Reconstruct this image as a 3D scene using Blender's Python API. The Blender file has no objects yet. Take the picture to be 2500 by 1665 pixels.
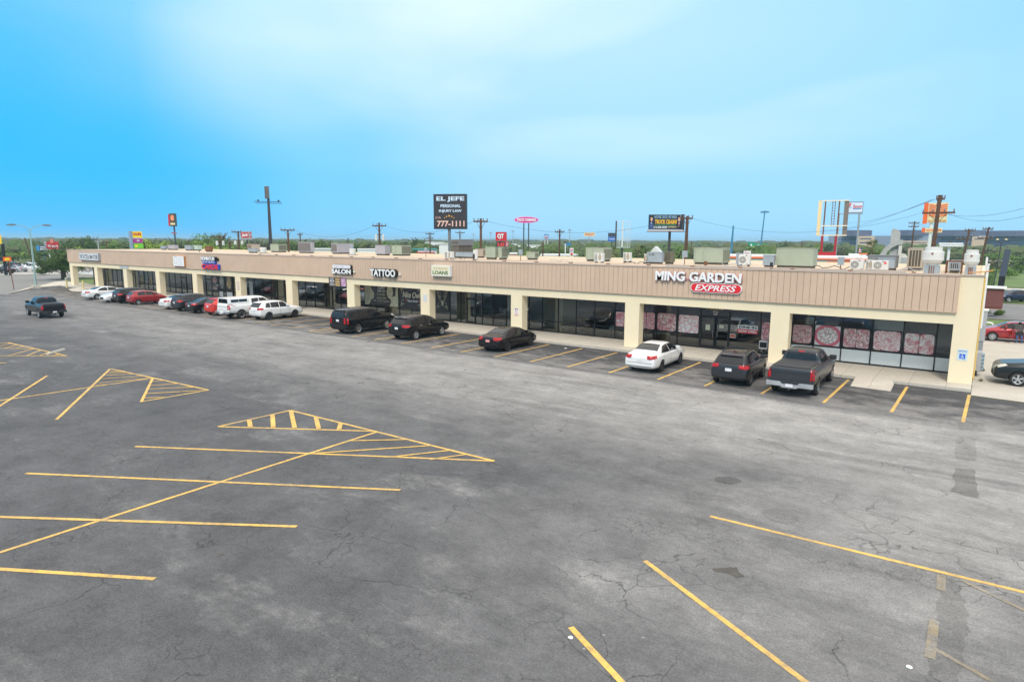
import bpy, bmesh, math, random
from mathutils import Vector, Matrix, Euler
from mathutils.bvhtree import BVHTree
import numpy as np
R=math.radians
random.seed(7)
scene=bpy.context.scene
# ------------------------------------------------------------------ camera (solved from the photograph)
PITCH,YAW,ROLL,FPX=0.15535,-0.634883,0.004615,1555.68
CAM=np.array([0.97,-38.02,7.0])
cF=np.array([math.sin(YAW)*math.cos(PITCH),math.cos(YAW)*math.cos(PITCH),-math.sin(PITCH)])
_r=np.array([math.cos(YAW),-math.sin(YAW),0.0]); _u=np.cross(_r,cF)
cR=_r*math.cos(ROLL)+_u*math.sin(ROLL); cU=-_r*math.sin(ROLL)+_u*math.cos(ROLL)
cam=bpy.data.cameras.new('camera'); camo=bpy.data.objects.new('camera',cam); scene.collection.objects.link(camo)
camo.matrix_world=Matrix(((cR[0],cU[0],-cF[0],CAM[0]),(cR[1],cU[1],-cF[1],CAM[1]),(cR[2],cU[2],-cF[2],CAM[2]),(0,0,0,1)))
cam.sensor_width=36; cam.lens=FPX/2500*36; cam.clip_end=20000; cam.clip_start=0.1
scene.camera=camo
scene.view_settings.view_transform='Standard'; scene.view_settings.look='None'
scene.view_settings.exposure=0.48; scene.view_settings.gamma=1.0
# measuring helpers: turn a measured pixel of the photograph into a real point
def ray(px,py): return cF+cR*(px-1250)/FPX-cU*(py-832.5)/FPX
def G(px,py,z=0.0):                      # point on the level z
    d=ray(px,py); return Vector(CAM+d*(z-CAM[2])/d[2])
def V(px,py,Y=0.0):                      # point on the vertical plane y=Y
    d=ray(px,py); return Vector(CAM+d*(Y-CAM[1])/d[1])
def B(px,py,dist):                       # point at a forward distance
    return Vector(CAM+ray(px,py)*dist)
def XR(px,Yc,X):                         # depth y at which the plane x=X is seen at pixel column px
    d=ray(px,615); return CAM[1]+d[1]*(X-CAM[0])/d[0]
# ------------------------------------------------------------------ world
w=bpy.data.worlds.new('World'); scene.world=w; w.use_nodes=True
nt=w.node_tree; nt.nodes.clear(); N=nt.nodes.new; L=nt.links.new
SUN_EL,SUN_AZ=R(47),R(160)   # azimuth measured clockwise from +Y
out=N('ShaderNodeOutputWorld'); bg=N('ShaderNodeBackground'); L(bg.outputs[0],out.inputs[0])
sky=N('ShaderNodeTexSky'); sky.sky_type='NISHITA'; sky.sun_disc=False; sky.sun_elevation=SUN_EL; sky.sun_rotation=SUN_AZ
sky.air_density=1.0; sky.dust_density=0.6; sky.ozone_density=3.0
tc=N('ShaderNodeTexCoord'); sep=N('ShaderNodeSeparateXYZ'); L(tc.outputs['Generated'],sep.inputs[0])
def wmath(op,a,b=None,c=None,clamp=False):
    n=N('ShaderNodeMath'); n.operation=op; n.use_clamp=clamp
    for i,v in enumerate((a,b,c)):
        if v is None: continue
        if isinstance(v,(int,float)): n.inputs[i].default_value=v
        else: L(v,n.inputs[i])
    return n.outputs[0]
def wramp(fac,stops):
    n=N('ShaderNodeValToRGB'); e=n.color_ramp.elements
    while len(e)<len(stops): e.new(0.5)
    for k,(p,c) in enumerate(stops): e[k].position=p; e[k].color=(*c,1)
    n.color_ramp.interpolation='EASE'; L(fac,n.inputs[0]); return n.outputs[0]
def wmix(f,a,b):
    n=N('ShaderNodeMix'); n.data_type='RGBA'; 
    if isinstance(f,(int,float)): n.inputs[0].default_value=f
    else: L(f,n.inputs[0])
    for i,v in ((6,a),(7,b)):
        if isinstance(v,tuple): n.inputs[i].default_value=(*v,1)
        else: L(v,n.inputs[i])
    return n.outputs[2]
# azimuth coordinate: 1 towards the deep blue western side, 0 towards the pale side
west=Vector((cF[0]*0.78-cR[0]*0.62,cF[1]*0.78-cR[1]*0.62,0)).normalized()
dotw=N('ShaderNodeVectorMath'); dotw.operation='DOT_PRODUCT'; L(tc.outputs['Generated'],dotw.inputs[0]); dotw.inputs[1].default_value=west
azf=wmath('SUBTRACT',dotw.outputs['Value'],0.70); azf=wmath('MULTIPLY',azf,3.34,clamp=True)
el=sep.outputs[2]
deep=wramp(azf,[(0.0,(0.335,0.69,1.0)),(0.30,(0.345,0.685,1.0)),(0.72,(0.17,0.60,1.0)),(0.98,(0.01,0.48,1.0))])
# pale band just above the horizon
hz=wramp(el,[(0.0,(0.30,0.68,1.0)),(0.10,(0.33,0.69,1.0))])
hfac=wmath('MULTIPLY',wmath('SUBTRACT',0.13,el),6.0,clamp=True)
base=wmix(wmath('MULTIPLY',hfac,0.15),deep,hz)
skyt=N('ShaderNodeVectorMath'); skyt.operation='SCALE'; skyt.inputs['Scale'].default_value=0.10; L(sky.outputs[0],skyt.inputs[0])
base=wmix(0.05,base,skyt.outputs[0])
# high soft cloud: stretched noise in the direction space projected on a cloud layer
elp=wmath('MAXIMUM',el,0.03); elp=wmath('ADD',elp,0.10)
cx=wmath('DIVIDE',sep.outputs[0],elp); cy=wmath('DIVIDE',sep.outputs[1],elp)
comb=N('ShaderNodeCombineXYZ'); L(cx,comb.inputs[0]); L(cy,comb.inputs[1])
mp=N('ShaderNodeMapping'); L(comb.outputs[0],mp.inputs[0]); mp.inputs['Rotation'].default_value=(0,0,R(-40)); mp.inputs['Scale'].default_value=(0.36,0.55,1); mp.inputs['Location'].default_value=(0.35,0.15,0)
n1=N('ShaderNodeTexNoise'); n1.inputs['Scale'].default_value=1.0; n1.inputs['Detail'].default_value=5; n1.inputs['Roughness'].default_value=0.42; n1.inputs['Distortion'].default_value=0.35; L(mp.outputs[0],n1.inputs[0])
cl=wmath('MULTIPLY',wmath('SUBTRACT',n1.outputs[0],0.38),4.6,clamp=True)
rise=wmath('MULTIPLY',wmath('SUBTRACT',el,0.09),5.5,clamp=True)
# cloud bank centred just left of straight ahead, thickening upward
ahead=Vector((cF[0]+cR[0]*0.06,cF[1]+cR[1]*0.06,0)).normalized()
da=N('ShaderNodeVectorMath'); da.operation='DOT_PRODUCT'; L(tc.outputs['Generated'],da.inputs[0]); da.inputs[1].default_value=ahead
hl=wmath('SQRT',wmath('MAXIMUM',wmath('SUBTRACT',1.0,wmath('MULTIPLY',el,el)),0.01))
dan=wmath('DIVIDE',da.outputs['Value'],hl)
bank=wmath('MULTIPLY',wmath('SUBTRACT',dan,0.84),6.4,clamp=True)
over=wmath('MULTIPLY',wmath('SUBTRACT',el,0.36),5.0,clamp=True)  # unseen overhead cloud, added bright and white to neutralise the blue light
m=wmath('MULTIPLY',cl,wmath('MULTIPLY',rise,wmath('ADD',wmath('MULTIPLY',bank,0.62),0.14)))
m=wmath('ADD',m,wmath('MULTIPLY',wmath('MULTIPLY',rise,bank),0.20),clamp=True)
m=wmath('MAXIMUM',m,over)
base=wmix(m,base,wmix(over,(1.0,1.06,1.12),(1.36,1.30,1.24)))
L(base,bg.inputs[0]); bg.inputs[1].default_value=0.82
sl=bpy.data.lights.new('sun','SUN'); sl.energy=1.5; sl.angle=R(10); sl.color=(1.0,0.93,0.83)
so=bpy.data.objects.new('sun',sl); scene.collection.objects.link(so)
sd=Vector((math.sin(SUN_AZ)*math.cos(SUN_EL),math.cos(SUN_AZ)*math.cos(SUN_EL),math.sin(SUN_EL)))
so.rotation_euler=sd.to_track_quat('Z','Y').to_euler(); so.location=(0,0,60)
# ------------------------------------------------------------------ materials
def srgb(r,g,b): return tuple(((c/255)/12.92 if c/255<=0.04045 else (((c/255)+0.055)/1.055)**2.4) for c in (r,g,b))
M={}
def mat(name,col,rough=0.6,metal=0.0,var=0.12,scale=3.0,bump=0.0,coat=0.0,emit=0.0,spec=0.5):
    if name in M: return M[name]
    m=bpy.data.materials.new(name); m.use_nodes=True; t=m.node_tree; b=t.nodes['Principled BSDF']
    b.inputs['Roughness'].default_value=rough; b.inputs['Metallic'].default_value=metal
    b.inputs['Specular IOR Level'].default_value=spec
    if coat: b.inputs['Coat Weight'].default_value=coat; b.inputs['Coat Roughness'].default_value=0.04
    c=t.nodes.new('ShaderNodeTexCoord'); n=t.nodes.new('ShaderNodeTexNoise'); n.inputs['Scale'].default_value=scale; n.inputs['Detail'].default_value=6; n.inputs['Roughness'].default_value=0.65
    t.links.new(c.outputs['Object'],n.inputs['Vector'])
    r=t.nodes.new('ShaderNodeValToRGB'); r.color_ramp.elements[0].position=0.3; r.color_ramp.elements[1].position=0.7
    r.color_ramp.elements[0].color=(*[x*(1-var) for x in col],1); r.color_ramp.elements[1].color=(*[min(1,x*(1+var)) for x in col],1)
    t.links.new(n.outputs[0],r.inputs[0]); t.links.new(r.outputs[0],b.inputs['Base Color'])
    if bump:
        bu=t.nodes.new('ShaderNodeBump'); bu.inputs['Strength'].default_value=bump; bu.inputs['Distance'].default_value=0.02
        t.links.new(n.outputs[0],bu.inputs['Height']); t.links.new(bu.outputs[0],b.inputs['Normal'])
    if emit: b.inputs['Emission Color'].default_value=(*col,1); b.inputs['Emission Strength'].default_value=emit
    M[name]=m; return m
class NT:
    """small node-tree writer"""
    def __init__(s,name):
        s.m=bpy.data.materials.new(name); s.m.use_nodes=True; s.t=s.m.node_tree; s.b=s.t.nodes['Principled BSDF']; M[name]=s.m
    def n(s,k,**kw):
        x=s.t.nodes.new(k)
        for a,v in kw.items(): setattr(x,a,v)
        return x
    def l(s,a,b): s.t.links.new(a,b)
    def math(s,op,a,b=None,c=None,clamp=False):
        x=s.n('ShaderNodeMath',operation=op,use_clamp=clamp)
        for i,v in enumerate((a,b,c)):
            if v is None: continue
            if isinstance(v,(int,float)): x.inputs[i].default_value=v
            else: s.l(v,x.inputs[i])
        return x.outputs[0]
    def noise(s,vec,scale,detail=4,rough=0.5,dist=0.0):
        x=s.n('ShaderNodeTexNoise'); x.inputs['Scale'].default_value=scale; x.inputs['Detail'].default_value=detail; x.inputs['Roughness'].default_value=rough; x.inputs['Distortion'].default_value=dist
        s.l(vec,x.inputs['Vector']); return x.outputs[0]
    def mapping(s,vec,scale=(1,1,1),rot=(0,0,0),loc=(0,0,0)):
        x=s.n('ShaderNodeMapping'); x.inputs['Scale'].default_value=scale; x.inputs['Rotation'].default_value=rot; x.inputs['Location'].default_value=loc; s.l(vec,x.inputs[0]); return x.outputs[0]
    def mix(s,f,a,b,mode='MIX'):
        x=s.n('ShaderNodeMix',data_type='RGBA',blend_type=mode)
        if isinstance(f,(int,float)): x.inputs[0].default_value=f
        else: s.l(f,x.inputs[0])
        for i,v in ((6,a),(7,b)):
            if isinstance(v,tuple): x.inputs[i].default_value=(*v,1)
            else: s.l(v,x.inputs[i])
        return x.outputs[2]
    def ramp(s,f,stops,interp='LINEAR'):
        x=s.n('ShaderNodeValToRGB'); e=x.color_ramp.elements; x.color_ramp.interpolation=interp
        while len(e)<len(stops): e.new(0.5)
        for k,(p,c) in enumerate(stops): e[k].position=p; e[k].color=(c,c,c,1) if isinstance(c,(int,float)) else (*c,1)
        s.l(f,x.inputs[0]); return x.outputs[0]
    def bump(s,h,strength,dist=0.01):
        x=s.n('ShaderNodeBump'); x.inputs['Strength'].default_value=strength; x.inputs['Distance'].default_value=dist; s.l(h,x.inputs['Height']); s.l(x.outputs[0],s.b.inputs['Normal'])
def crack_mask(a,vec,scale,width,dist,seed=0.0):
    """thin broken cracks: voronoi cell edges with wobble"""
    wob=a.n('ShaderNodeTexNoise'); wob.inputs['Scale'].default_value=scale*2.2; wob.inputs['Detail'].default_value=5; a.l(vec,wob.inputs['Vector'])
    sub=a.n('ShaderNodeVectorMath',operation='SUBTRACT'); a.l(wob.outputs['Color'],sub.inputs[0]); sub.inputs[1].default_value=(0.5,0.5,0.5)
    sc=a.n('ShaderNodeVectorMath',operation='SCALE'); a.l(sub.outputs[0],sc.inputs[0]); sc.inputs['Scale'].default_value=dist
    ad=a.n('ShaderNodeVectorMath',operation='ADD'); a.l(vec,ad.inputs[0]); a.l(sc.outputs[0],ad.inputs[1])
    v=a.n('ShaderNodeTexVoronoi',feature='DISTANCE_TO_EDGE'); v.inputs['Scale'].default_value=scale; a.l(ad.outputs[0],v.inputs['Vector'])
    return a.ramp(v.outputs['Distance'],[(0.0,1.0),(width,0.0)])
def asphalt(name='lot_asphalt',mult=1.0,tint=None):
    a=NT(name); g=a.n('ShaderNodeNewGeometry'); pos=g.outputs['Position']; s=a.n('ShaderNodeSeparateXYZ'); a.l(pos,s.inputs[0]); x,y=s.outputs[0],s.outputs[1]
    streak=a.noise(a.mapping(pos,(0.035,0.22,1),loc=(3,1,0)),1.0,6,0.58,0.4)
    fine=a.noise(a.mapping(pos,(0.22,0.9,1)),1.0,8,0.7,0.3)
    blot=a.noise(a.mapping(pos,(0.09,0.10,1),loc=(7,2,0)),1.0,5,0.55,0.3)
    yj=a.math('ADD',y,a.math('MULTIPLY',a.math('SUBTRACT',streak,0.5),5.0))
    # worn pale driving lane between the stalls and the sealed middle of the lot
    lane=a.math('MULTIPLY',a.math('MULTIPLY',a.math('ADD',yj,22.5),0.11,clamp=True),a.math('MULTIPLY',a.math('SUBTRACT',-7.9,y),1.4,clamp=True))
    far=a.math('MULTIPLY',a.math('SUBTRACT',x,-110.0),0.006,clamp=True)
    lane=a.math('MULTIPLY',lane,a.math('ADD',0.18,far))
    right=a.math('MULTIPLY',a.math('ADD',a.math('ADD',x,10.5),a.math('MULTIPLY',a.math('SUBTRACT',blot,0.5),11.0)),0.085,clamp=True)
    right=a.math('MULTIPLY',right,a.math('MULTIPLY',a.math('ADD',y,33.0),0.075,clamp=True))
    wear=a.math('MAXIMUM',lane,a.math('MULTIPLY',right,0.80),clamp=True)
    wear=a.math('MULTIPLY',wear,a.math('ADD',0.55,a.math('MULTIPLY',streak,0.95)),clamp=True)
    dark=a.mix(blot,(0.064,0.065,0.069),(0.124,0.124,0.128))
    pale=a.mix(fine,(0.205,0.200,0.194),(0.40,0.39,0.375))
    c=a.mix(wear,dark,pale)
    # sealed darker strip in the stalls, worn through towards the lane
    st=a.math('MULTIPLY',a.math('SUBTRACT',y,a.math('ADD',-8.3,a.math('MULTIPLY',streak,0.5))),3.0,clamp=True)
    pn=a.noise(a.mapping(pos,(0.5,0.9,1),loc=(11,5,0)),1.0,9,0.68,0.3)
    patch=a.ramp(a.math('SUBTRACT',pn,a.math('MULTIPLY',a.math('ADD',y,4.6),0.040)),[(0.46,0.0),(0.64,1.0)])
    stc=a.mix(patch,(0.056,0.056,0.060),(0.185,0.180,0.175))
    c=a.mix(a.math('MULTIPLY',st,0.92),c,stc)
    # dappled pale scuffs, dirty films
    dap=a.ramp(a.noise(pos,2.6,8,0.75),[(0.42,0.0),(0.60,1.0)])
    sc=a.ramp(a.noise(a.mapping(pos,(0.17,0.36,1),rot=(0,0,R(15)),loc=(1,9,0)),1.0,9,0.70,0.25),[(0.54,0.0),(0.72,0.75)])
    c=a.mix(a.math('MULTIPLY',sc,a.math('ADD',0.35,a.math('MULTIPLY',dap,0.65))),c,(0.30,0.295,0.285))
    dk=a.ramp(a.noise(a.mapping(pos,(0.10,0.55,1),loc=(21,4,0)),1.0,9,0.66,0.4),[(0.50,0.0),(0.70,0.62)])
    c=a.mix(dk,c,(0.085,0.086,0.090))
    c=a.mix(1.0,c,a.ramp(a.noise(pos,0.55,10,0.78),[(0.30,0.70),(0.70,1.36)]),'MULTIPLY')
    c=a.mix(1.0,c,a.ramp(a.noise(a.mapping(pos,(1,1.6,1)),4.2,8,0.85),[(0.30,0.80),(0.70,1.22)]),'MULTIPLY')
    # aggregate grain
    gr=a.noise(pos,22.0,5,0.92); c=a.mix(0.85,c,a.ramp(gr,[(0.32,0.50),(0.68,1.55)]),'MULTIPLY')
    ch=a.n('ShaderNodeTexVoronoi'); ch.inputs['Scale'].default_value=1.3; a.l(pos,ch.inputs['Vector'])
    msk=a.math('MULTIPLY',a.ramp(ch.outputs['Distance'],[(0.0,1.0),(0.045,0.0)]),a.ramp(a.noise(pos,0.30,3),[(0.55,0.0),(0.60,0.8)]))
    c=a.mix(msk,c,(0.50,0.49,0.47))
    oil=a.n('ShaderNodeTexVoronoi'); oil.inputs['Scale'].default_value=0.31; a.l(a.mapping(pos,(1,1.2,1),loc=(4,4,0)),oil.inputs['Vector'])
    c=a.mix(a.math('MULTIPLY',a.ramp(oil.outputs['Distance'],[(0.02,1.0),(0.055,0.0)]),0.35),c,(0.04,0.04,0.04))
    big=crack_mask(a,pos,0.19,0.0036,2.4); big=a.math('MULTIPLY',big,a.ramp(a.noise(a.mapping(pos,(1,1,1),loc=(5,5,0)),0.17,4),[(0.47,0.0),(0.56,1.0)]))
    mid=crack_mask(a,pos,0.62,0.014,1.0); mid=a.math('MULTIPLY',mid,a.ramp(a.noise(a.mapping(pos,(1,1.4,1),loc=(2,13,0)),0.24,6),[(0.50,0.0),(0.60,1.0)]))
    al=crack_mask(a,pos,2.9,0.045,0.25); al=a.math('MULTIPLY',al,a.ramp(a.noise(a.mapping(pos,(0.5,1.6,1),loc=(9,3,0)),0.25,5,0.6),[(0.57,0.0),(0.65,0.9)]))
    cr=a.math('MAXIMUM',a.math('MAXIMUM',big,mid),al,clamp=True)
    c=a.mix(a.math('MULTIPLY',cr,0.68),c,(0.036,0.036,0.036))
    if mult!=1.0: c=a.mix(1.0,c,(mult,mult,mult*.99),'MULTIPLY')
    if tint: c=a.mix(a.math('MULTIPLY',a.ramp(a.noise(pos,3.0,8,0.8),[(0.40,0.15),(0.60,1.0)]),tint[1]),c,tint[0])
    a.l(c,a.b.inputs['Base Color']); a.b.inputs['Roughness'].default_value=0.88; a.b.inputs['Specular IOR Level'].default_value=0.25
    a.bump(a.math('SUBTRACT',gr,a.math('MULTIPLY',cr,0.8)),0.35,0.012)
    return a.m
def concrete(name,c0,c1,joint=1.52,jdir='x'):
    a=NT(name); g=a.n('ShaderNodeNewGeometry'); pos=g.outputs['Position']
    n=a.noise(pos,0.45,8,0.65,0.5); f=a.noise(pos,9.0,4,0.7)
    c=a.mix(n,c0,c1); c=a.mix(0.35,c,a.ramp(f,[(0.3,0.7),(0.7,1.25)]),'MULTIPLY')
    st=a.ramp(a.noise(a.mapping(pos,(0.6,1.5,1),loc=(3,8,0)),1.0,6,0.6),[(0.6,0.0),(0.75,0.5)]); c=a.mix(st,c,tuple(v*0.55 for v in c0))
    if joint:
        s=a.n('ShaderNodeSeparateXYZ'); a.l(pos,s.inputs[0])
        fr=a.math('PINGPONG',s.outputs[0 if jdir=='x' else 1],joint/2); ln=a.math('LESS_THAN',fr,0.012)
        c=a.mix(a.math('MULTIPLY',ln,0.55),c,(0.12,0.115,0.11))
    a.l(c,a.b.inputs['Base Color']); a.b.inputs['Roughness'].default_value=0.9; a.b.inputs['Specular IOR Level'].default_value=0.2; a.bump(f,0.2,0.01)
    return a.m
def paint(name,col,wear=0.25):
    a=NT(name); g=a.n('ShaderNodeNewGeometry'); pos=g.outputs['Position']
    n=a.noise(pos,6.0,8,0.75); k=a.noise(pos,0.7,4,0.6)
    f=a.ramp(a.math('ADD',a.math('MULTIPLY',n,0.6),a.math('MULTIPLY',k,0.4)),[(0.50-wear,0.0),(0.66-wear,1.0)])
    cr=crack_mask(a,pos,0.9,0.02,0.8); f=a.math('MULTIPLY',f,a.math('SUBTRACT',1.0,a.math('MULTIPLY',cr,0.7)))
    c=a.mix(f,tuple(0.40*x+0.09 for x in col),col); c=a.mix(0.5,c,a.ramp(a.noise(pos,1.1,5),[(0.3,0.75),(0.7,1.15)]),'MULTIPLY')
    a.l(c,a.b.inputs['Base Color']); a.b.inputs['Roughness'].default_value=0.75; return a.m
M_asph=asphalt()
M_walk=concrete('walk_concrete',(0.46,0.42,0.36),(0.62,0.575,0.50))
M_drive=concrete('drive_concrete',(0.42,0.385,0.34),(0.62,0.58,0.52),4.6,'y')
M_yel=paint('yellow_line_paint',(0.80,0.50,0.11),0.10)
M_yelw=asphalt('worn_yellow_paint',1.0,((0.50,0.36,0.14),0.36))
M_cream=mat('cream_stucco',(0.86,0.74,0.52),0.9,var=0.04,scale=0.8,bump=0.05)
M_black=mat('black_frame_metal',(0.012,0.012,0.013),0.45,var=0.2)
M_white=mat('white_painted_metal',(0.80,0.80,0.79),0.45,var=0.05)
M_lred=mat('red_lens',(0.42,0.006,0.010),0.25,var=0.3,coat=0.15,scale=14)
M_clear=mat('clear_lens',(0.62,0.60,0.55),0.15,var=0.1,coat=0.6)
M_rub=mat('tyre_rubber',(0.018,0.018,0.019),0.85,var=0.25,scale=12)
M_chrome=mat('bright_chrome',(0.62,0.63,0.65),0.22,1.0,var=0.08)
M_alloy=mat('silver_alloy',(0.50,0.51,0.53),0.35,0.6,var=0.12)
M_dalloy=mat('dark_alloy',(0.05,0.05,0.055),0.35,0.5,var=0.12)
M_trim=mat('black_plastic_trim',(0.022,0.022,0.024),0.6,var=0.15)
M_plate=mat('white_plate',(0.72,0.73,0.75),0.5,var=0.10,scale=30)
M_cglass=mat('tinted_car_glass',(0.012,0.014,0.017),0.06,var=0.3,spec=0.5)
M_wood=mat('utility_pole_wood',(0.115,0.062,0.040),0.95,var=0.3,scale=5)
M_steel=mat('galvanised_steel',(0.40,0.42,0.44),0.5,0.4,var=0.1)
M_dsteel=mat('dark_painted_steel',(0.045,0.045,0.05),0.55,var=0.2)
M_bark=mat('tree_bark',(0.10,0.075,0.055),0.95,var=0.3,scale=6,bump=0.3)
# ------------------------------------------------------------------ object helpers
col=scene.collection
def tag(o,label=None,cat=None,group=None,kind=None):
    if label: o['label']=label
    if cat: o['category']=cat
    if group: o['group']=group
    if kind: o['kind']=kind
    return o
def empty(name,loc=(0,0,0),rz=0.0,label=None,cat=None,group=None):
    o=bpy.data.objects.new(name,None); col.objects.link(o); o.location=loc; o.rotation_euler=(0,0,rz); o.empty_display_size=0.3
    return tag(o,label,cat,group)
def mesh_obj(name,me,m,parent=None):
    o=bpy.data.objects.new(name,me); col.objects.link(o)
    if m is not None:
        for x in (m if isinstance(m,(list,tuple)) else [m]): me.materials.append(x)
    if parent: o.parent=parent
    return o
class MB:
    def __init__(s): s.v=[]; s.f=[]; s.mi=[]; s.cur=0
    def add(s,vs,fs):
        k=len(s.v); s.v+=[tuple(p) for p in vs]; s.f+=[tuple(i+k for i in f) for f in fs]; s.mi+=[s.cur]*len(fs); return s
    def box(s,x0,y0,z0,x1,y1,z1):
        vs=[(x0,y0,z0),(x1,y0,z0),(x1,y1,z0),(x0,y1,z0),(x0,y0,z1),(x1,y0,z1),(x1,y1,z1),(x0,y1,z1)]
        return s.add(vs,[(3,2,1,0),(4,5,6,7),(0,1,5,4),(1,2,6,5),(2,3,7,6),(3,0,4,7)])
    def prism(s,pts,axis,a,b):
        """extrude a closed 2D outline along axis from a to b"""
        def P(u,v,t): return {'x':(t,u,v),'y':(u,t,v),'z':(u,v,t)}[axis]
        n=len(pts); vs=[P(u,v,a) for u,v in pts]+[P(u,v,b) for u,v in pts]
        return s.add(vs,[tuple(range(n))[::-1],tuple(range(n,2*n))]+[(i,(i+1)%n,n+(i+1)%n,n+i) for i in range(n)])
    def tube(s,p0,p1,r0,r1=None,n=8):
        if r1 is None: r1=r0
        p0=Vector(p0); p1=Vector(p1); d=(p1-p0).normalized(); a=d.orthogonal().normalized(); b=d.cross(a)
        vs=[]
        for p,r in ((p0,r0),(p1,r1)):
            for i in range(n): t=2*math.pi*i/n; vs.append(p+a*math.cos(t)*r+b*math.sin(t)*r)
        return s.add(vs,[(i,(i+1)%n,n+(i+1)%n,n+i) for i in range(n)]+[tuple(range(n))[::-1],tuple(range(n,2*n))])
    def path(s,pts,r,n=6):
        for a,b in zip(pts,pts[1:]): s.tube(a,b,r,r,n)
        return s
    def lathe(s,prof,c,axis='z',n=24,scale=(1,1)):
        vs=[];m=len(prof)
        for i in range(n):
            t=2*math.pi*i/n
            for r,h in prof:
                x,y=r*math.cos(t)*scale[0],r*math.sin(t)*scale[1]
                vs.append({'z':(c[0]+x,c[1]+y,c[2]+h),'y':(c[0]+x,c[1]+h,c[2]+y),'x':(c[0]+h,c[1]+x,c[2]+y)}[axis])
        fs=[(i*m+j,((i+1)%n)*m+j,((i+1)%n)*m+j+1,i*m+j+1) for i in range(n) for j in range(m-1)]
        return s.add(vs,fs)
    def quad(s,a,b,c,d): return s.add([a,b,c,d],[(0,1,2,3)])
    def build(s,name,m,parent=None,smooth=False,bevel=0.0):
        me=bpy.data.meshes.new(name); me.from_pydata(s.v,[],s.f)
        ms=m if isinstance(m,(list,tuple)) else [m]
        bm=bmesh.new(); bm.from_mesh(me)
        for f,i in zip(bm.faces,s.mi): f.material_index=i
        bmesh.ops.recalc_face_normals(bm,faces=bm.faces)
        if bevel: bmesh.ops.bevel(bm,geom=[e for e in bm.edges if e.is_manifold and e.calc_face_angle(0)>0.6],offset=bevel,segments=2,affect='EDGES',profile=0.6)
        if smooth:
            for f in bm.faces: f.smooth=True
            for e in bm.edges:
                if len(e.link_faces)==2 and e.calc_face_angle(0)>0.7: e.smooth=False
        bm.to_mesh(me); bm.free()
        return mesh_obj(name,me,ms,parent)
def box(name,m,x0,y0,z0,x1,y1,z1,parent=None,bevel=0.0): return MB().box(x0,y0,z0,x1,y1,z1).build(name,m,parent,bevel=bevel)
def copy_tree(o,parent=None):
    c=o.copy(); col.objects.link(c); c.parent=parent
    for ch in o.children: copy_tree(ch,c)
    return c
def text(s,name,m,parent,x0,x1,z0,z1,y,depth=0.03,bold=0.0,shear=0.0,face=-1):
    """lettering fitted to the rectangle x0..x1, z0..z1, front facing local -Y"""
    cu=bpy.data.curves.new('lettering','FONT'); cu.body=s; cu.extrude=0.5; cu.offset=bold; cu.shear=shear; cu.resolution_u=3; cu.align_x='CENTER'; cu.space_line=0.95
    o=bpy.data.objects.new('lettering',cu); col.objects.link(o); bpy.context.view_layer.update()
    me=bpy.data.meshes.new_from_object(o.evaluated_get(bpy.context.evaluated_depsgraph_get())); bpy.data.objects.remove(o); bpy.data.curves.remove(cu)
    n=len(me.vertices); co=np.zeros(n*3); me.vertices.foreach_get('co',co); co=co.reshape(-1,3)
    mn,mx=co.min(0),co.max(0); q=(co-mn)/np.maximum(mx-mn,1e-6)
    r=np.zeros_like(q); r[:,0]=x0+q[:,0]*(x1-x0); r[:,2]=z0+q[:,1]*(z1-z0); r[:,1]=y-q[:,2]*depth
    me.vertices.foreach_set('co',r.ravel()); me.materials.clear(); me.update()
    return mesh_obj(name,me,m,parent)
def struct(o): o['kind']='structure'; return o
# ------------------------------------------------------------------ ground
def grass_mat(name,c0,c1):
    a=NT(name); g=a.n('ShaderNodeNewGeometry'); pos=g.outputs['Position']
    n=a.noise(pos,0.05,8,0.65,0.3); f=a.noise(pos,1.3,6,0.75)
    c=a.mix(n,c0,c1); c=a.mix(0.6,c,a.ramp(f,[(0.3,0.5),(0.7,1.5)]),'MULTIPLY'); a.l(c,a.b.inputs['Base Color']); a.b.inputs['Roughness'].default_value=0.95; a.bump(f,0.5,0.1); return a.m
M_gr=grass_mat('meadow_green',(0.055,0.085,0.025),(0.13,0.15,0.055))
M_gr2=grass_mat('lawn_green',(0.07,0.13,0.03),(0.16,0.22,0.06))
def sheet(name,m,pts,z): 
    b=MB(); b.add([(p[0],p[1],z) for p in pts],[tuple(range(len(pts)))]); return struct(b.build(name,m))
b=MB(); b.add([(-5300,-800,-0.02),(3500,-800,-0.02),(3500,5500,-0.02),(-5300,5500,-0.02)],[(0,1,2,3)]); struct(b.build('ground',M_gr))
sheet('parking_lot',M_asph,[(-99,-10.5),(-108.2,-6.2),(-109.6,-1.15),(1.0,-1.15),(1.0,-2.2),(40,-5.0),(40,-60),(-135,-60),(-120,-22)],0.0)
# far roads and yards to the left
M_road=concrete('pale_road',(0.19,0.19,0.185),(0.27,0.265,0.25),0)
M_yard=concrete('yard_concrete',(0.34,0.33,0.31),(0.50,0.485,0.45),0)
sheet('road',M_road,[(-99,-10.8),(-121,3.0),(-131,14),(-147,14),(-158,-8),(-150,-60),(-121,-60),(-120,-22)],0.004)
sheet('far_parking_lot',M_yard,[(-148,14.5),(-131,14.5),(-139,45),(-215,45),(-215,-12),(-159,-8)],0.008)
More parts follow.
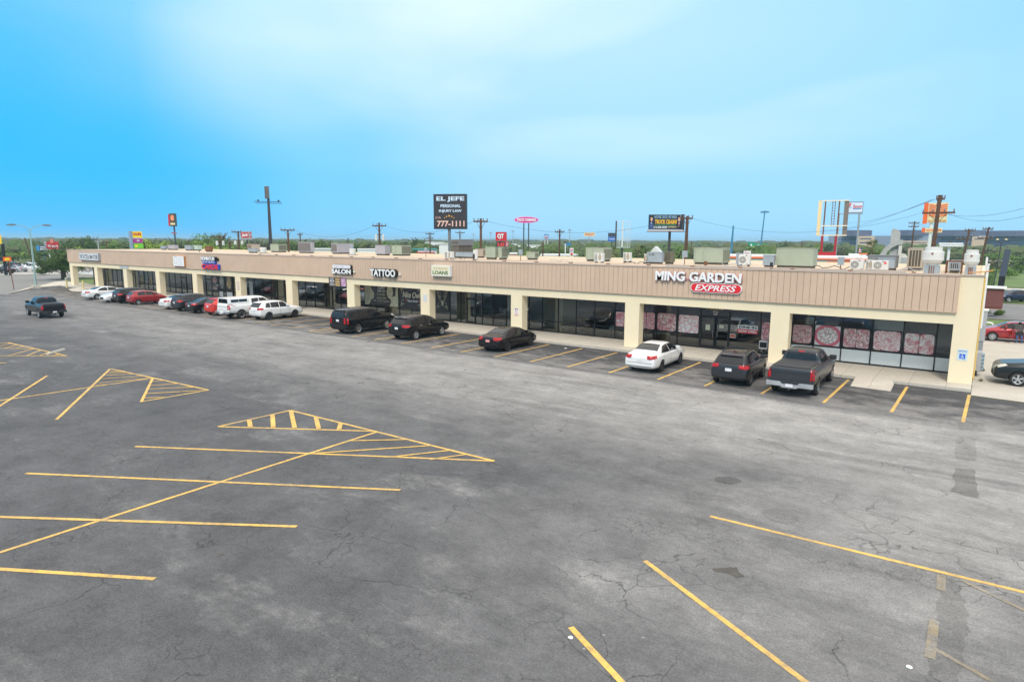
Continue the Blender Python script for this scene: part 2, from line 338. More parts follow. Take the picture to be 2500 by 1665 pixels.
# sidewalk with a curb, ramps, service drive at the right end
cb=MB(); cb.box(-109.9,-1.15,-0.1,1.0,2.62,0.15); cb.box(-109.9,-1.30,-0.1,1.0,-1.15,0.145)
struct(cb.build('sidewalk',M_walk))
cb=MB(); cb.add([(-99,-10.6,0.10),(-108,-6.1,0.12),(-109.9,-1.2,0.14),(-109.9,2.6,0.14),(-122,2.8,0.10),(-121,1.6,0.10)],[(0,1,2,3,4,5)])
cb.add([(-99,-10.6,-0.05),(-108,-6.1,-0.05),(-109.9,-1.2,-0.05),(-108,-6.1,0.12),(-99,-10.6,0.10),(-109.9,-1.2,0.14)],[(0,1,3,4),(1,2,5,3)])
struct(cb.build('corner_pavement',M_walk))
def ramp(px):
    b=MB(); pts=[G(x,y,0.012) for x,y in px]
    n=len(pts); top=[(p.x,p.y,0.155 if p.y>-1.5 else 0.014) for p in pts]
    b.add(top+[(p.x,p.y,-0.02) for p in pts],[tuple(range(n))]+[(i,(i+1)%n,n+(i+1)%n,n+i) for i in range(n)])
    return struct(b.build('curb_ramp',M_walk))
ramp([(2088.8,926),(2076,942),(2174,954.8),(2182,939.5),(2179,933)])
ramp([(194,704),(166,706),(176,711),(208,713),(216,708)])
sheet('service_drive',M_drive,[(1.02,-2.0),(1.02,27),(34,30),(34,-5.0)],0.006)
sheet('verge',M_gr2,[(1.6,27.5),(34,30.5),(34,38),(1.6,35)],0.02)
sheet('side_road',concrete('side_road_grey',(0.17,0.17,0.17),(0.25,0.245,0.24),0),[(1.6,36.5),(60,41),(60,62),(1.6,56)],0.012)
sheet('verge',M_gr2,[(0.5,58),(70,64),(70,86),(0.5,80)],0.02)
sheet('access_path',M_drive,[(0,84),(80,92),(80,97),(0,89)],0.026)
sheet('field',M_gr2,[(-2,92),(110,100),(150,190),(-20,160)],0.03)
# weeds against the wall foot
# ------------------------------------------------------------------ painted markings
ZC=[0]
def stripe(segs,wd=0.115,m=None,z=0.006,name='painted_line'):
    z0=z
    b=MB()
    for si,(a,c) in enumerate(segs):
        ZC[0]=(ZC[0]+1)%23; z=z0+ZC[0]*0.00025
        a=Vector((a[0],a[1],0)); c=Vector((c[0],c[1],0)); d=(c-a).normalized(); n=Vector((-d.y,d.x,0))*wd/2
        k=max(1,int((c-a).length/1.0))
        for i in range(k):
            p=a+(c-a)*i/k; q=a+(c-a)*(i+1)/k
            b.add([(p-n)+Vector((0,0,z)),(q-n)+Vector((0,0,z)),(q+n)+Vector((0,0,z)),(p+n)+Vector((0,0,z))],[(0,1,2,3)])
    return struct(b.build(name,m or M_yel))
def zc(o,s,pts): return [(o[0]+x/s,o[1]+y/s) for x,y in pts]
def pxs(o,s,segs): return [tuple(G(*p) for p in zc(o,s,sg)) for sg in segs]
r1=((0,820),3.68); r2=((500,940),3.0987); r3=((0,1100),2.775); r4=((1300,1180),1.9625)
def marks(reg,main,thin,wd=0.12,tw=0.095,name='painted_hatching'):
    o=stripe(pxs(*reg,main),wd,z=0.006,name=name)
    if thin:
        t=stripe(pxs(*reg,thin),tw,z=0.0125,name='hatch_bars'); t.parent=o; del t['kind']
    return o
marks(r1,[[(995,296),(1875,487)],[(990,296),(508,752)],[(-60,590),(1380,378)],[(1374,378),(1268,595)],[(1268,592),(1875,487)]],
 [[(990,322),(1095,316)],[(970,333),(1150,328)],[(950,355),(1220,343)],[(920,387),(1300,363)],[(888,424),(1340,383)],[(860,446),(1000,436)],[(1370,412),(1480,402)],[(1355,447),(1610,430)],[(1335,480),(1740,462)],[(1320,520),(1850,490)],[(1290,560),(1480,552)]])
marks(r1,[[(-40,655),(425,358)]],[],name='painted_line')
marks(r1,[[(-200,245),(57,245)]],[],name='painted_line')
marks(r1,[[(-80,78),(70,61)],[(70,61),(605,182)],[(605,182),(-300,178)],[(-150,110),(300,118)]],
 [[(300,118),(75,180)],[(370,128),(240,180)],[(440,148),(350,182)],[(-20,97),(110,68)],[(45,112),(160,80)],[(145,112),(210,95)],[(460,182),(535,168)]])
marks(r2,[[(100,315),(648,192)],[(648,192),(2190,575)],[(100,315),(1290,350)],[(1310,352),(-1750,1330)],[(-528,465),(2190,575)]],
 [[(1110,423),(1550,413)],[(800,520),(1700,460)],[(1400,547),(1860,495)],[(1700,565),(1975,527)]])
t=stripe(pxs(*r2,[[(335,262),(345,318)],[(512,222),(518,322)],[(652,198),(680,326)],[(840,243),(862,333)],[(1028,290),(1015,338)]]),0.17,z=0.0125,name='hatch_bars')
marks(r3,[[(176,155),(2712,268)]],[],name='painted_line')
marks(r3,[[(-500,434),(2012,515)]],[],name='painted_line')
marks(r3,[[(-500,770),(1050,868)]],[],name='painted_line')
marks(r4,[[(850,157),(2600,580)]],[],name='painted_line')
marks(r4,[[(538,370),(1500,1095)]],[],name='painted_line')
marks(r4,[[(183,688),(560,1095)]],[],name='painted_line')
stripe(pxs(*r4,[[(1960,440),(1957,512)],[(1925,655),(1903,838)]]),0.16,M_yelw,0.007,'worn_painted_line')
stripe(pxs(*r4,[[(1925,790),(2250,975)],[(2050,462),(2400,628)]]),0.10,M_yelw,0.007,'worn_painted_line')
# stall lines along the storefronts
ends=[0.86,-1.60,-4.20,-6.87,-9.56,-12.02,-14.82,-17.45,-20.0,-22.65,-25.4,-27.97,-30.8,-33.5,-36.0]
for i,x in enumerate(ends): stripe([((x+(0.06 if i else 0.1),-1.75 if i else -1.95),(x,-7.75))],0.13)
x=-39.3; k=0
stripe([((-39.2,-4.4),(-39.2,-7.75)),((-41.0,-4.4),(-41.0,-7.75)),((-41.0,-7.72),(-39.2,-7.72)),((-41.0,-7.0),(-39.2,-6.0)),((-41.0,-5.9),(-39.2,-4.9))],0.11,name='painted_hatching')
x=-43.6
while x>-107:
    yend=-7.75+max(0,(-x-92))*0.19
    if yend<-3: stripe([((x,-1.75),(x,yend))],0.11)
    x-=2.66
# repair patches and round pits in the asphalt
M_patch=asphalt('asphalt_patch',0.66)
M_patch2=asphalt('asphalt_pit',0.82)
r5=((1900,900),3.92)
def patch(pts,m,z=0.004,n='asphalt_repair'):
    P=[G(*p) for p in pts]; Q=[]
    for i,a in enumerate(P):
        c=P[(i+1)%len(P)]
        for t in range(9):
            q=a.lerp(c,t/9); jt=min(.07,(c-a).length*.035); Q.append((q.x+random.uniform(-jt,jt)*.7,q.y+random.uniform(-jt,jt)))
    b=MB(); b.add([(x,y,z) for x,y in Q],[tuple(range(len(Q)))]); return struct(b.build(n,m))
patch(zc(*r5,[(1712,662),(1880,672),(1897,760),(1893,880),(1700,862),(1690,760)]),M_patch2)
patch(zc(*r5,[(1685,948),(1895,968),(1915,1232),(1790,1215),(1668,1175)]),M_patch)
patch(zc(*r5,[(1705,495),(1960,520),(1990,605),(1740,590)]),M_patch2)
M_skid=asphalt('tar_strip',0.80)
patch(zc(*r4,[(1960,440),(2045,470),(2090,650),(2045,960),(1885,960),(1940,650)]),M_skid,0.003,'tar_strip')
def pit(px,py,rx,ry,m,z=0.0045):
    c=G(px,py); e=G(px+rx,py); f=G(px,py-ry); a=(e-c).length; bb=(f-c).length
    b=MB(); n=26; u=(e-c).normalized(); v=Vector((-u.y,u.x,0))
    pts=[]
    for i in range(n):
        t=2*math.pi*i/n; q=c+u*math.cos(t)*a*random.uniform(.95,1.04)+v*math.sin(t)*bb*random.uniform(.9,1.05); pts.append((q.x,q.y,z))
    b.add(pts,[tuple(range(n))]); return struct(b.build('asphalt_repair',m))
pit(1226,1060,27,8,M_patch2); pit(1777,1172,32,9,M_patch); pit(1905,1259,40,17,M_patch2)
M_oil=mat('oil_stain',(0.075,0.066,0.055),0.6,var=0.3,scale=5)
patch([(1738,1388),(1798,1384),(1806,1398),(1818,1406),(1800,1410),(1780,1400),(1745,1395)],M_oil,0.005,'oil_stain')
for px,py,rx in ((738,1140,7),(805,1153,6),(533,1220,7),(538,1354,9)): pit(px,py,rx,rx*.33,M_oil,0.005)
M_scuff=concrete('cement_spill',(0.33,0.32,0.30),(0.50,0.48,0.45),0)
# concrete wheel stop lying across the hatching, litter
def wheelstop(px0,px1,label):
    a=G(*px0); c=G(*px1); o=empty('wheel_stop',((a.x+c.x)/2,(a.y+c.y)/2,0.0),math.atan2(c.y-a.y,c.x-a.x),label,'wheel stop')
    Ls=(c-a).length/2
    MB().prism([(-.09,0),(.09,0),(.075,.09),(.05,.13),(-.05,.13),(-.075,.09)],'x',-Ls,Ls).build('block',M_walk,o,bevel=0.01)
wheelstop((116,867),(157,855),'broken pale concrete wheel stop lying across the yellow hatched corner')
M_paper=mat('litter_white',(0.82,0.82,0.80),0.8,var=0.05)
def litter(px,py,s,label):
    p=G(px,py); b=MB(); n=7
    pts=[(p.x+math.cos(t*2*math.pi/n)*s*random.uniform(.7,1),p.y+math.sin(t*2*math.pi/n)*s*random.uniform(.6,1)) for t in range(n)]
    b.prism(pts,'z',0.012,0.03); o=b.build('litter',M_paper); tag(o,label,'litter')
litter(1392.5,1558,0.055,'white scrap of litter beside the near end of a yellow line')
litter(2219,1630,0.06,'white scrap of litter on grey asphalt in the bottom right corner')
litter(1381,851,0.11,'white scrap of litter by the curb beside the black sedan stall')
# ------------------------------------------------------------------ the shopping strip
YG=2.6; ZS=3.05; ZF=3.643; ZT=5.42
COLX=[-109.59,-100.88,-91.66,-82.62,-73.56,-64.44,-55.21,-45.85,-36.49,-27.15,-17.81,-8.63,0.0]
M_fas=mat('tan_metal_siding',(0.62,0.45,0.33),0.7,var=0.07,scale=0.6)
M_groove=mat('siding_groove',(0.28,0.195,0.145),0.8)
M_cap=mat('tan_cap_flashing',(0.50,0.385,0.31),0.6,var=0.06)
M_roof=NT('roof_membrane'); 
_g=M_roof.n('ShaderNodeNewGeometry').outputs['Position']
_c=M_roof.mix(M_roof.noise(M_roof.mapping(_g,(0.25,0.6,1)),1.0,7,0.65,0.6),(0.36,0.27,0.18),(0.78,0.64,0.48)); M_roof.l(_c,M_roof.b.inputs['Base Color']); M_roof.b.inputs['Roughness'].default_value=0.9; M_roof=M_roof.m
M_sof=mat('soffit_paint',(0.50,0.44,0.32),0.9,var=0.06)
M_side=mat('side_wall_stucco',(0.74,0.66,0.48),0.9,var=0.10,scale=0.7,bump=0.1)
mall=empty('shopping_strip',(-54.5,9,0),0,'long low tan and cream strip of shops with columns','building')
mall_inv=Vector((-54.5,9,0))
def pm(o):                      # parent to the strip keeping world coordinates
    o.parent=mall; o.location=-mall_inv; return o
for i,x in enumerate(COLX):
    w_=1.02
    if i==12: b=MB().box(0.0,0.0,0.0,1.0,0.68,ZT)
    else:
        b=MB().box(x,0.0,0.0,x+w_,0.68,ZS)
        b.box(x-0.012,-0.004,0.0,x+w_+0.012,0.684,0.16)
    pm(b.build('column',M_cream))
pm(box('header_beam',M_cream,COLX[0],0.002,ZS,-0.002,0.678,ZT-0.02))
b=MB(); n=int(109.5/0.3435); x=-109.70+0.0
x=-109.68
while x<0.02:
    x2=min(x+0.3435,0.05)
    b.cur=0; b.box(x,-0.135,ZF,x2-0.024,-0.004,5.40)
    b.cur=1; b.box(x2-0.024,-0.122,ZF+0.004,x2,-0.004,5.396)
    x=x2
b.cur=0; b.box(0.02,-0.145,ZF-0.01,0.08,-0.004,5.41); b.box(-109.74,-0.145,ZF-0.02,0.08,-0.002,ZF-0.001)
pm(b.build('fascia',[M_fas,M_groove]))
pm(MB().box(-109.78,-0.17,5.40,0.10,0.10,5.50).box(0.101,-0.05,5.421,1.04,0.25,5.50).build('parapet_cap',M_cap,bevel=0.008))
b=MB(); b.box(-109.6,0.70,5.20,0.98,18.0,5.35); pm(b.build('roof',M_roof))
b=MB(); b.box(-109.7,17.9,0,1.0,18.15,5.45); b.box(-109.75,0.70,3.3,-109.6,17.9,5.46); b.box(-108.5,2.72,0,-108.3,17.9,3.3)
pm(b.build('rear_wall',M_side))
b=MB(); b.box(0.86,0.70,0,0.995,17.9,5.45); pm(b.build('side_wall',M_side))
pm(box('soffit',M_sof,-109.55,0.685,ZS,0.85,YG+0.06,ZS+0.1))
# interior shells so the glass has rooms behind it
M_iw=mat('shop_wall_white',(0.55,0.55,0.53),0.9,var=0.06); M_if=mat('shop_floor_tile',(0.30,0.28,0.25),0.6,var=0.15); M_ic=mat('shop_ceiling',(0.55,0.55,0.54),0.9)
M_idk=mat('shop_wall_dark',(0.10,0.06,0.05),0.9); M_iblue=mat('shop_wall_blue',(0.06,0.12,0.36),0.8); M_iorange=mat('shop_wall_orange',(0.42,0.20,0.11),0.8)
pm(box('shop_floor',M_if,-108.3,YG+0.08,0.0,0.85,12.0,0.16)); pm(box('shop_ceiling',M_ic,-108.3,YG+0.065,3.15,0.85,12.0,3.25))
b=MB(); b.box(-108.3,9.0,0.16,-29.4,9.1,3.15)
for x in (-91.2,-82.1,-64.0,-54.8,-45.4,-41.7,-36.0,-29.4): b.box(x-0.06,YG+0.1,0.16,x+0.06,9.0,3.15)
pm(b.build('partition_wall',M_iw))
b=MB(); b.box(-29.3,8.0,0.16,-8.7,8.1,1.35); pm(b.build('partition_wall',M_idk)); pm(box('partition_wall',M_iblue,-29.3,8.0,1.36,-8.7,8.1,3.14))
pm(box('partition_wall',M_iorange,-22.9,5.0,1.2,-21.3,5.08,2.0)); pm(box('partition_wall',M_iw,-29.3,5.2,0.16,-24.6,5.3,3.14))
pm(box('partition_wall',M_idk,-8.7,YG+0.1,0.16,-8.6,9.0,3.14)); pm(box('partition_wall',M_iw,-8.5,5.0,0.16,0.84,5.1,3.14))
pm(box('partition_wall',mat('shop_wall_cream',(0.55,0.50,0.33),0.9),-24.55,2.75,0.16,-24.35,5.2,3.14))
# glass
def glass(name,tint,refl):
    m=bpy.data.materials.new(name); m.use_nodes=True; t=m.node_tree; t.nodes.clear(); o=t.nodes.new('ShaderNodeOutputMaterial')
    tr=t.nodes.new('ShaderNodeBsdfTransparent'); tr.inputs[0].default_value=(*tint,1); gl=t.nodes.new('ShaderNodeBsdfGlossy'); gl.inputs['Roughness'].default_value=0.02; gl.inputs[0].default_value=(0.9,0.93,0.95,1)
    fr=t.nodes.new('ShaderNodeFresnel'); fr.inputs[0].default_value=1.5; ma=t.nodes.new('ShaderNodeMath'); ma.operation='MULTIPLY_ADD'; ma.inputs[1].default_value=0.8; ma.inputs[2].default_value=refl
    t.links.new(fr.outputs[0],ma.inputs[0])
    nz=t.nodes.new('ShaderNodeTexNoise'); nz.inputs['Scale'].default_value=0.9; bu=t.nodes.new('ShaderNodeBump'); bu.inputs['Strength'].default_value=0.04; bu.inputs['Distance'].default_value=0.05
    tcx=t.nodes.new('ShaderNodeTexCoord'); t.links.new(tcx.outputs['Object'],nz.inputs['Vector']); t.links.new(nz.outputs[0],bu.inputs['Height']); t.links.new(bu.outputs[0],gl.inputs['Normal'])
    mx=t.nodes.new('ShaderNodeMixShader'); t.links.new(ma.outputs[0],mx.inputs[0]); t.links.new(tr.outputs[0],mx.inputs[1]); t.links.new(gl.outputs[0],mx.inputs[2]); t.links.new(mx.outputs[0],o.inputs[0]); M[name]=m; return m
M_glass=glass('shop_window_glass',(0.74,0.77,0.77),0.045)
def bay(xs,door=None,rail=0.97,name='storefront'):
    """aluminium storefront between the first and last mullion; door=(x0,x1[,split])"""
    f=MB(); w2=0.032; y0,y1=YG-0.04,YG+0.05
    for x in xs: f.box(x-w2,y0,0.15,x+w2,y1,ZS)
    for a,c in zip(xs,xs[1:]):
        isd=door and a>=door[0]-0.05 and c<=door[1]+0.05
        f.box(a+w2,y0+.01,ZS-0.07,c-w2,y1-.01,ZS)
        if not isd: f.box(a+w2,y0+.01,0.15,c-w2,y1-.01,0.23); f.box(a+w2,y0+.01,rail-.025,c-w2,y1-.01,rail+.025)
    o=pm(f.build('window',M_black))
    g=MB()
    for a,c in zip(xs,xs[1:]):
        isd=door and a>=door[0]-0.05 and c<=door[1]+0.05
        if isd: g.box(a+w2,YG,2.32,c-w2,YG+0.008,ZS-0.07)
        else: g.box(a+w2,YG,0.23,c-w2,YG+0.008,rail-.025); g.box(a+w2,YG,rail+.025,c-w2,YG+0.008,ZS-0.07)
    g.build('pane',M_glass,o)
    if door:
        leaves=[(door[0],door[1])] if len(door)==2 else [(door[0],door[2]),(door[2],door[1])]
        for li,(a,c) in enumerate(leaves):
            d=MB(); a2,c2=a+w2+.006,c-w2-.006
            d.box(a2,y0-.01,0.16,a2+.06,y1-.02,2.24); d.box(c2-.06,y0-.01,0.16,c2,y1-.02,2.24); d.box(a2+.06,y0-.01,0.16,c2-.06,y1-.02,0.36); d.box(a2+.06,y0-.01,2.15,c2-.06,y1-.02,2.24)
            f2=MB().box(a+w2,y0,2.25,c-w2,y1,2.31); 
            do=pm(d.build('door',M_black)); f2.build('door_head',M_black,do)
            MB().box(a2+.06,YG,0.36,c2-.06,YG+.008,2.15).build('pane',M_glass,do)
            hx=c2-.11 if (li==0) else a2+.11
            MB().tube((hx,YG-.10,0.95),(hx,YG-.10,1.35),.012).tube((hx,YG-.10,1.0),(hx,YG-.04,1.0),.010).tube((hx,YG-.10,1.3),(hx,YG-.04,1.3),.010).build('handle',M_alloy,do)
    return o
bay([-8.62,-8.02,-6.78,-5.28,-3.77,-2.26,-0.73,0.0,0.82])
bay([-18.1,-17.66,-16.72,-15.2,-13.65,-11.74,-9.84,-8.68],(-13.65,-11.74,-12.63))
bay([-27.9,-27.30,-26.05,-24.62,-23.05,-21.5,-19.85,-18.16])
bay([-37.35,-35.55,-34.36,-33.70,-32.71,-32.0,-30.89,-29.53,-27.96],(-33.70,-32.71))
bay([-47.2,-46.44,-44.84,-43.29,-41.72,-40.19,-38.6,-37.41])
bay([-58.2,-56.92,-55.63,-54.1,-52.4,-51.25,-50.0,-48.6,-47.26],(-52.4,-51.25))
bay([-67.8,-66.3,-64.95,-63.4,-61.83,-60.6,-59.3,-58.26],(-61.83,-60.6))
bay([-77.4,-76.5,-75.5,-74.1,-72.5,-71.0,-69.43,-67.86],(-75.5,-74.1))
bay([-87.7,-86.1,-84.58,-83.04,-81.54,-80.14,-78.8,-77.46],(-81.54,-80.14))
bay([-97.2,-96.2,-95.27,-94.3,-93.22,-91.69,-90.5,-89.23,-87.76],(-95.27,-94.3))
bay([-108.2,-106.6,-104.92,-104.15,-103.13,-101.51,-100.05,-98.61,-97.26],(-104.92,-104.15-0.0))
pm(box('white_window_panel',mat('white_window_film',(0.85,0.88,0.86),0.6,var=0.04),-8.0,YG-0.012,0.235,0.8,YG-0.004,0.94))
pm(box('blue_valance',M_iblue,-8.0,YG+0.12,2.45,-3.8,YG+0.14,3.04)); pm(box('white_window_panel',M['white_window_film'],-3.72,YG+0.06,2.21,-2.30,YG+0.07,2.78)); pm(box('white_window_panel',M['white_window_film'],-7.35,YG+0.06,2.18,-6.83,YG+0.07,2.62))
pm(box('dark_blind',mat('grey_blind',(0.10,0.115,0.115),0.9),-2.22,YG+0.06,0.98,0.8,YG+0.07,2.75))
# security bars behind the loans office glass
b=MB(); x=-35.5
while x<-30.95:
    b.tube((x,YG+0.14,0.2),(x,YG+0.14,2.95),0.013,n=5); x+=0.125
for z in (0.42,1.66,2.6): b.box(-35.5,YG+0.12,z-.02,-30.95,YG+0.125,z+.02)
pm(b.build('security_bars',mat('bar_white',(0.60,0.62,0.60),0.6)))
# conduit, meters and pipes on the end wall
def wallthing(name,label,cat,parts,loc=(0,0,0)):
    o=empty(name,loc,0,label,cat)
    for n,m,b in parts: b.build(n,m,o)
    return o
P=(1.12,5.5,0)
wallthing('downpipe','yellow gas pipe climbing the right end wall edge','pipe',[('pipe',mat('yellow_pipe',(0.75,0.52,0.15),0.6),MB().tube((0,0,0.2),(0,0,5.3),0.035))],(1.04,1.6,0))
wallthing('conduit','white vertical conduit with a cap on the right end wall','pipe',[('pipe',M_white,MB().tube((0,0,2.6),(0,0,5.9),0.06).tube((0,0,5.9),(0,0,5.96),0.09))],(1.10,3.2,0))
wallthing('electrical_cabinet','tall grey electrical cabinet on the right end wall','electrical box',[('cabinet',mat('cabinet_grey',(0.42,0.43,0.46),0.5),MB().box(0,0,1.75,0.34,0.9,3.4)),('lid',M_white,MB().box(-.02,-.03,3.4,0.38,0.94,3.45)),('lower_box',mat('cabinet_grey2',(0.33,0.34,0.37),0.5),MB().box(0.0,0.05,1.15,0.30,0.85,1.74))],(1.0,4.6,0))
mparts=[('backing',M['cabinet_grey'],MB().box(0,0,0.25,0.30,0.9,1.3))]
M_mtr=mat('meter_blue',(0.25,0.36,0.42),0.4)
for k in range(5):
    for j in range(2): mparts.append(('meter',M_mtr,MB().tube((0.302,0.25+j*.35,0.35+k*.2),(0.42,0.25+j*.35,0.35+k*.2),0.075,n=10)))
wallthing('meter_bank','bank of small blue grey meters low on the right end wall','meter',mparts,(1.0,3.3,0))
wallthing('gas_regulator','black gas regulator at the foot of the right end wall','regulator',[('body',M_trim,MB().lathe([(0,-.05),(.13,-.05),(.15,0),(.13,.05),(0,.05)],(0.12,0,0.35),'x')),('pipe',M['yellow_pipe'],MB().tube((0.05,0,0.0),(0.05,0,0.9),0.03))],(1.0,2.3,0))
# ------------------------------------------------------------------ signs on the strip
M_ltr=mat('white_sign_letter',(0.86,0.86,0.86),0.4,var=0.02); M_blk=mat('black_sign_return',(0.015,0.012,0.012),0.5); M_sred=mat('red_sign_face',(0.75,0.02,0.03),0.35,var=0.03); M_pinkr=mat('wine_raceway',(0.42,0.20,0.22),0.6)
def S(name,label,x,z,cat='sign',y=-0.14): return empty(name,(x,y,z),0,label,cat)
def pill(b,x0,x1,z0,z1,y0,y1,n=10):
    r=(z1-z0)/2; zc_=(z0+z1)/2; pts=[(x1-r+r*math.cos(t),zc_+r*math.sin(t)) for t in [(-.5+i/n)*math.pi for i in range(n+1)]]+[(x0+r+r*math.cos(t),zc_+r*math.sin(t)) for t in [(.5+i/n)*math.pi for i in range(n+1)]]
    return b.prism(pts,'y',y0,y1)
o=S('shop_sign','large white MING GARDEN letters over a red EXPRESS pill on the fascia',-13,4.6)
for wd,(a,c) in (('MING',(-15.62,-13.72)),('GARDEN',(-13.42,-10.32))):
    text(wd,'letters',M_ltr,o,a+13,c+13,0.02,0.60,-0.12,0.10,0.03); text(wd,'letter_returns',M_pinkr,o,a+13.02,c+13.02,0.005,0.585,-0.02,0.10,0.04)
MB().box(-2.6,-.02,.05,2.66,-.005,.17).build('raceway',M_pinkr,o)
pill(MB(),-0.33,2.73,-0.60,0.0-0.035,-.15,-.01).build('pill_border',M_ltr,o); pill(MB(),-0.29,2.69,-0.565,-0.07,-.165,-.148).build('pill_face',M_sred,o)
text('EXPRESS','pill_letters',M_ltr,o,-0.05,2.42,-0.50,-0.14,-.168,.02,0.02,0.25)
o=S('shop_sign','white TATTOO letters with deep black sides on the fascia',-40.4,4.2)
text('TATTOO','letters',M_ltr,o,-1.68,1.42,-0.26,0.36,-.30,.02,0.04); text('TATTOO','letter_returns',M_blk,o,-1.70,1.50,-0.30,0.40,-.02,.27,0.06)
MB().box(1.62,-.12,-.12,1.85,-.01,.12).build('fixture',mat('sign_fixture',(0.75,0.70,0.60),0.5),o)
o=S('shop_sign','white SALON letters below a white rounded ALAMO SUPER CUTS panel',-46,4.35)
text('SALON','letters',M_ltr,o,-1.45,1.25,-0.36,0.06,-.24,.02,0.045); text('SALON','letter_returns',M_blk,o,-1.46,1.32,-0.39,0.08,-.02,.21,0.06)
pill(MB(),-1.32,1.18,0.13,0.44,-.24,-.20).build('panel',M_ltr,o); pill(MB(),-1.34,1.24,0.11,0.46,-.195,-.01).build('panel_return',M_blk,o); text('ALAMO SUPER CUTS','panel_letters',mat('faded_lilac',(0.50,0.42,0.55),0.6),o,-1.15,1.0,0.19,0.37,-.242,.006,0.0)
MB().box(1.42,-.12,-.22,1.62,-.01,.0).build('fixture',M['sign_fixture'],o)
o=S('shop_sign','cream LOANS box sign with faded ACE FINANCE lettering above',-33.8,4.65)
MB().box(-1.0,-.30,-.44,1.0,-.01,.42).build('sign_box',M_white,o,bevel=.01); MB().box(-.93,-.306,-.38,.93,-.301,.36).build('sign_face',mat('cream_sign_face',(0.82,0.78,0.56),0.5,var=.03),o)
text('LOANS','letters',mat('olive_green_letter',(0.06,0.13,0.035),0.6),o,-.85,.80,-.30,-.01,-.308,.006,.03); text('ACE FINANCE','faded_letters',mat('faded_orange_letter',(0.62,0.42,0.24),0.7),o,-.78,.78,.09,.26,-.308,.006,.01)
o=S('shop_sign','MOMINTUM CARDS sign with white, blue and red rows of letters',-69,4.45)
text('MOMINTUM','letters',M_ltr,o,-1.55,1.30,.22,.66,-.26,.02,.05); text('MOMINTUM','letter_returns',M_blk,o,-1.55,1.45,.20,.68,-.02,.22,.06)
MB().box(-1.45,-.20,-.06,1.35,-.01,.18).build('blue_panel',mat('blue_sign_panel',(0.03,0.10,0.55),.4),o); text('BUY SELL TRADE PLAY','blue_panel_letters',M_ltr,o,-1.35,1.2,.0,.12,-.202,.006,.02)
text('CARDS','red_letters',M_sred,o,-1.5,1.95,-.72,-.16,-.26,.02,.05); text('CARDS','red_letter_returns',M['blue_sign_panel'],o,-1.5,2.1,-.74,-.13,-.02,.22,.07)
MB().lathe([(0,-.1),(.16,-.1),(.16,-.01)],(1.68,-.02,.40),'y').build('fixture',M_blk,o)
o=S('shop_sign','square white sign with faint grey portrait and orange wooden side',-75.8,4.48)
MB().box(-1.3,-.22,-.60,1.3,-.01,.60).build('sign_box',mat('orange_wood',(0.55,0.27,0.10),.7),o); MB().box(-1.27,-.226,-.58,1.27,-.221,.58).build('sign_face',M_ltr,o)
b=MB()
for k in range(5): b.box(.0,-.230,.36-.2*k,1.0-.1*(k%2),-.2265,.40-.2*k)
b.lathe([(.28,-.001),(.34,-.001)],(-.6,-.228,.12),'y',scale=(1,1.3)); b.build('faint_print',mat('faint_grey_print',(.55,.52,.55),.7),o)
o=S('shop_sign','grey framed THE TACTICAL MAN STORE sign at the far end',-101.2,4.55)
MB().box(-3.3,-.30,-.52,3.3,-.01,.52).build('sign_box',mat('grey_sign_frame',(.34,.36,.40),.5),o,bevel=.01); MB().box(-3.15,-.306,-.42,3.15,-.301,.42).build('sign_face',M_ltr,o); text('THE TACTICAL MAN STORE','letters',mat('slate_letter',(.05,.07,.11),.6),o,-3.05,3.05,-.33,.30,-.308,.006,.03)
o=S('shop_sign','small white strip sign with grey border under the tan fascia',-91.2,3.32,y=-0.004)
MB().box(-1.25,-.05,-.14,1.25,-.0,.14).build('sign_box',mat('grey_border',(.25,.27,.32),.6),o); MB().box(-1.17,-.056,-.09,1.17,-.051,.09).build('sign_face',M_ltr,o); text('ALTERATIONS TAILOR','letters',M['slate_letter'],o,-1.1,1.1,-.05,.05,-.058,.004,.0)
o=S('banner','black SALON banner with gold list and pink photo hanging from the beam',-47.1,3.25,'banner',y=-0.02)
MB().box(-1.25,-.03,-.48,1.25,-.0,.42).build('banner_sheet',mat('banner_black',(.03,.02,.025),.7),o)
text('ALAMO','letters',M_ltr,o,-1.1,-.45,.15,.32,-.034,.003,.01); text('SALON','letters',M_ltr,o,-1.1,-.45,-.08,.1,-.034,.003,.03); b=MB()
for k in range(3): b.box(-1.1,-.036,-.40+k*.09,-.4,-.0315,-.37+k*.09)
b.build('small_print',M_ltr,o)
b=MB()
for k in range(5): b.box(-.30,-.036,.30-k*.16,.38-.05*(k%2),-.0315,.22-k*.16+.16*0)
b.build('price_list',mat('banner_gold',(.80,.55,.22),.6),o)
MB().box(.5,-.036,-.42,1.2,-.0315,.38).build('photo',None or mat('banner_pink',(.55,.33,.50),.7,var=.6,scale=4),o)
